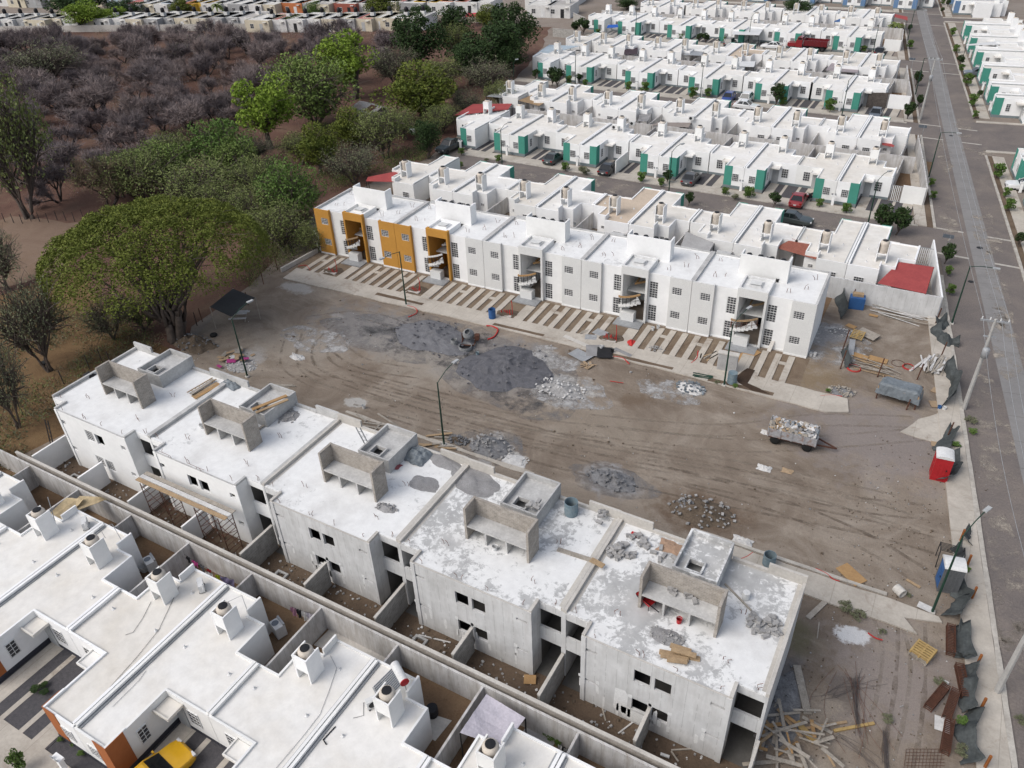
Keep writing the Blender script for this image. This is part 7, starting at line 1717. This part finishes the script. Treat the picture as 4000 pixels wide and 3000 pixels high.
def yl_(px0, py0, px1, py1, z, items, label): laundry(G(px0,py0,z), G(px1,py1,z), items, label)
yl_(620,2225,720,2150,1.7,[(.12,.5,.8,TEALC),(.42,.55,.9,BURG),(.85,.3,.7,GREYC)],"clothes line with teal and burgundy garments along a yard wall"); yl_(720,2165,830,2230,1.8,[(.1,.3,.6,DARK),(.35,.5,.5,PINK),(.6,.3,.7,GREYC),(.85,.3,.5,REDC)],"dark washing with a pink piece in the shaded yard"); yl_(790,2225,905,2260,1.7,[(.2,.5,.7,PAPER),(.5,.3,.5,LIME),(.82,1.0,.7,LILAC)],"clothes line with a lilac sheet and neon yellow shirt"); yl_(1130,2365,1215,2395,1.8,[(.15,.4,.8,PINKC),(.4,.3,.8,DARK),(.65,.35,.9,PAPER),(.9,.4,.8,LCAN)],"clothes line with pink and white towels"); yl_(2185,2905,2225,2925,1.6,[(.2,.35,.7,PAPER),(.55,.3,.8,DARK),(.85,.25,.8,PAPER)],"white and black washing beside the weeds")
crumple(680,2122,0,.4,.3,.3,PINK,"magenta plastic bag on a back yard's soil",21)
o = simple("door_panel", MB().obox((0,0,.9),.6,.06,1.8), PLAST, "white panel leaning on the yard wall beside the lilac canopy", "panel"); o.location = G(2095,2840); o.rotation_euler = (R(-8),0,R(-10))
o = simple("roof_mast", MB().tube([(0,0,0),(-.1,.4,2.6)], .03, 6), GALV, "grey aerial mast leaning on the first tank stand", "mast"); o.location = G(225,2070,2.7)
# far awnings and porch roofs
def flat(pts, z, m, label, **k): return canopy(pts, z, m, label, 0.0, posts=k.pop("posts", True), **k)
flat([(3512,1024),(3648,1044),(3617,1148),(3427,1107)],[2.75,2.6,2.35,2.4],REDT,"red sheet roof over the end yard beside the avenue")
flat([(3095,933),(3165,955),(3202,1018),(3030,968)],[2.8,2.75,2.4,2.5],TILE,"stepped terracotta tile roof behind the finished flats")
flat([(1771,452),(1847,407),(2000,405),(1985,428)],2.95,REDT,"red sheet roof at the wood end of the first lane's rear yard")
flat([(1437,692),(1556,668),(1565,712),(1430,708)],[2.6,2.7,2.3,2.2],REDT,"faded red sheet roof behind the ochre end block")
canopy([(2025,393),(2090,366),(2160,384),(2105,414)],2.6,TAN,"brown cloth shade sail over a rear yard",.5); flat([(1900,377),(1970,350),(1988,368),(1960,382)],2.7,GALV,"shiny grey sheet roof at the wood end yard")
flat([(2087,215),(2145,175),(2265,180),(2150,210)],2.7,nm("pale_blue_sheet",(.42,.50,.56)),"pale blue sheet roof at the second terrace's wood end")
canopy([(2440,194),(2490,186),(2490,212),(2437,214)],2.5,nm("dark_maroon_cloth",(.07,.05,.06)),"dark maroon canopy in a second lane rear yard",.2); canopy([(2500,445),(2545,444),(2530,474),(2490,474)],2.4,SANDD,"small dark canopy in a rear yard behind the first lane",.2)
flat([(2670,205),(2755,190),(2740,218),(2672,215)],2.6,GALV,"grey corrugated porch roof in a second lane rear yard"); flat([(2835,240),(2952,240),(2945,262),(2820,258)],2.7,PLAST,"white corrugated porch roof behind the second lane")
flat([(2570,478),(2700,480),(2690,498),(2545,490)],2.3,nm("taupe_sheet",(.30,.26,.235)),"taupe yard cover behind the first lane's houses"); flat([(3250,245),(3360,255),(3350,285),(3225,275)],2.4,nm("mauve_sheet",(.34,.30,.31)),"mauve yard cover near the avenue behind the second lane")
flat([(2868,112),(2992,98),(2965,138),(2860,135)],2.6,PLAST,"white porch roof of the barred front on the third lane"); flat([(3448,540),(3495,570),(3490,575),(3445,566)],2.3,REDT,"small red awning in a rear yard near the avenue",posts=False)
canopy([(2375,98),(2412,95),(2415,107),(2370,110)],2.5,nm("bright_blue_cloth",(.03,.12,.45)),"bright blue canopy over a barred drive on the third lane",.1); canopy([(3260,82),(3285,72),(3290,86),(3258,86)],2.4,BLUEPL,"blue cloth in the uppermost terraces' yard",.1,posts=False)
flat([(3495,55),(3545,66),(3545,80),(3493,66)],2.7,REDT,"red awning beside the avenue in the top terraces"); flat([(3775,174),(3906,160),(3905,175),(3775,178)],2.9,PLAST,"white porch roof slab between two houses across the avenue")
flat([(2680,905),(2790,950),(2760,1000),(2660,960)],2.75,nm("corrugated_grey",(.42,.41,.40)),"grey corrugated yard roof behind the finished flats")
def bars(p, q, h, label):
    a, b = G(*p), G(*q); t = thing("barred_fence", label, "fence", a, math.atan2(b.y-a.y,b.x-a.x)); L = (b-a).length; m = MB(); n = int(L/.16)
    for i in range(n+1): m.bar((L*i/n,0,0),(L*i/n,0,h),.03)
    m.bar((0,0,h),(L,0,h),.05); m.bar((0,0,.1),(L,0,.1),.05); m.build("bars", PLAST, t)
bars((2862,164),(2965,180),2.3,"white barred porch front on the third lane"); bars((2370,138),(2413,142),2.3,"white barred drive gate under the blue canopy")
wall_thing("garden_wall","white screen wall between two drives by the black sedan",G(2403,680),G(2452,640),1.9,.13,WHITE)
wall_thing("stone_wall","dark stone-clad porch wall at the second lane's corner house",G(3382,420),G(3467,420),2.4,.2,nm("dark_stone",(.10,.085,.075),(.16,.135,.12),2.5,fine=9,fa=.3))
# tin-roofed shack in the wood
t = thing("shack", "low shack with a rusty grey tin roof among the trees", "shack", G(1455,468), R(-15)); MB().box(-2.6,2.6,-1.7,1.7,0,1.9).build("wall", CONCL, t)
m_ = MB(); m_.add([(-3.2,-2.2,1.9),(3.2,-2.2,1.9),(3.2,.1,2.7),(-3.2,.1,2.7),(3.2,2.2,1.9),(-3.2,2.2,1.9)], [(0,1,2,3),(3,2,4,5)]); ob = m_.build("roof", nm("weathered_tin",(.34,.33,.32),(.27,.20,.16),.6,.5,.7,fine=6,fa=.2), t); ob.modifiers.new("thickness",'SOLIDIFY').thickness = .06
m_ = MB(); m_.obox((1.2,-1.0,2.34), 1.6, 1.9, .04, 0, R(19)); m_.build("rusty_sheet", RUST, t)
# ---------------------------------------------------------------- old town at the top left
PASTEL = [nm("town_%s_wall" % n, c, sh(c,.88), .8, fine=4, fa=.08) for n, c in (("white",(.66,.65,.63)),("yellow",(.62,.40,.06)),("cream",(.60,.54,.42)),("pale_blue",(.42,.50,.58)),("orange",(.48,.17,.07)),("grey",(.36,.36,.36)),("brick_red",(.34,.11,.08)))]
PN = ["white","yellow","cream","pale blue","orange","grey","brick red"]; TROOF = [nm("town_white_roof",(.66,.645,.61),(.52,.50,.46),.4), nm("town_grey_roof",(.45,.43,.40),(.36,.34,.32),.4), nm("town_red_roof",(.42,.16,.14),(.36,.13,.12),.5)]
nt_ = 0
TC = {}
def town_house(px, py, w, dpt, ci, ri, h=3.0, tank=True, rw="front"):
    global nt_; TC[rw] = TC.get(rw,0)+1
    b = G(px,py); t = thing("town_house", "%s old town house, %s from the left in the %s row" % (PN[ci], ORD[(TC[rw]-1) % len(ORD)], rw), "house", b, R(9), "old town houses"); nt_ += 1
    poly = [(-w/2,0),(w/2,0),(w/2,dpt),(-w/2,dpt)]; ins = inset_poly(poly,.15); v = []
    for P, z in ((poly,-.1),(poly,h),(ins,h),(ins,h-.25)): v += [(x,y,z) for x,y in P]
    mb = MB(); mb.add(v, [(L*4+i,L*4+(i+1)%4,(L+1)*4+(i+1)%4,(L+1)*4+i) for L in range(3) for i in range(4)]); mb.build("wall", PASTEL[ci], t)
    m2 = MB(); m2.add([(x,y,h-.12) for x,y in ins], [(0,1,2,3)]); m2.build("roof", TROOF[ri], t)
    window(t, (-w*.22,-.03,.95), 0, 1.1, 1.1, 2, 2); m3 = MB(); m3.box(w*.1,w*.1+.95,-.04,-.005,0,2.1); m3.build("door", (DOORG,FRAME,DARK)[nt_ % 3], t)
    m4 = MB(); m4.box(w*.28,w*.42,-.6,-.005,h-.5,h-.38); m4.build("door_canopy", TROOF[0], t)
    if tank:
        s = MB(); s.box(w*.2-.55,w*.2+.55,dpt*.6-.55,dpt*.6+.55,h-.12,h+.7); s.build("tank_stand", PASTEL[0], t)
        MB().lathe([(.5,h+.7),(.52,h+1.5),(.4,h+1.75),(.18,h+1.9),(.02,h+1.92)], 12, (w*.2,dpt*.6,0)).build("water_tank", BLACK, t, True)
rr = random.Random(12)
for i,px in enumerate(range(-40,1010,62)): town_house(px,122-px*.008+rr.uniform(-3,3),7.5,9,rr.choice((0,2,0,5)),rr.choice((0,0,1)),2.9)
for i,px in enumerate(range(1010,1620,66)): town_house(px,126-(px-1000)*.012+rr.uniform(-3,3),7.2,8.5,rr.choice((0,2,0,5)),rr.choice((0,0,0,2)),2.9)
cl = [0,2,0,3,1,1,0,0,5,0,2,0,4,5,2,0,6,0,5,2,0,5,1,0,4,0,0]
for i,c in enumerate(cl): town_house(520+i*52,62-i*.3+rr.uniform(-7,5),6.8,9,c,rr.choice((0,0,0,2,1)),3.0,True,'middle')
for i in range(30): town_house(20+i*56+rr.uniform(-9,9),24+rr.uniform(-6,6),7.5,10,rr.choice((0,0,0,2,5,3)),rr.choice((0,0,1,2)),3.1,rr.random()<.7,'back')
for px,py in ((2095,40),(2150,28),(2215,20),(2105,68),(2180,70)): town_house(px,py,6.5,8,rr.choice((0,5,0)),rr.choice((0,1)),2.9,True,'corner cluster')
canopy([(1825,52),(1860,50),(1862,66),(1818,66)],2.4,nm("pink_parasol_cloth",(.60,.05,.09)),"pink-red market parasol in the old town",.0)
wall_thing("town_wall","long whitewashed block wall below the old town corner house",G(2160,142),G(2245,150),1.8,.2,BLOCK); wall_thing("town_wall","grey block wall left of the third lane's terrace",G(2240,90),G(2285,110),2.4,.2,BLOCK)
wall_thing("town_wall","grey boundary wall between the dry wood and the old town",G(-60,128),G(1580,112),1.6,.2,CONCL)
t_ = None

sheet("yard_slab", [G(1290,2455)[:2],G(1535,2560)[:2],G(1470,2615)[:2],G(1225,2520)[:2]], .012, CONCL)
sheet("yard_slab", [G(1690,2790)[:2],G(1765,2815)[:2],G(1700,2895)[:2],G(1640,2860)[:2]], .012, CONCL)
sheet("yard_slab", [G(2090,2790)[:2],G(2200,2850)[:2],G(2150,2930)[:2],G(2040,2860)[:2]], .012, CONC)
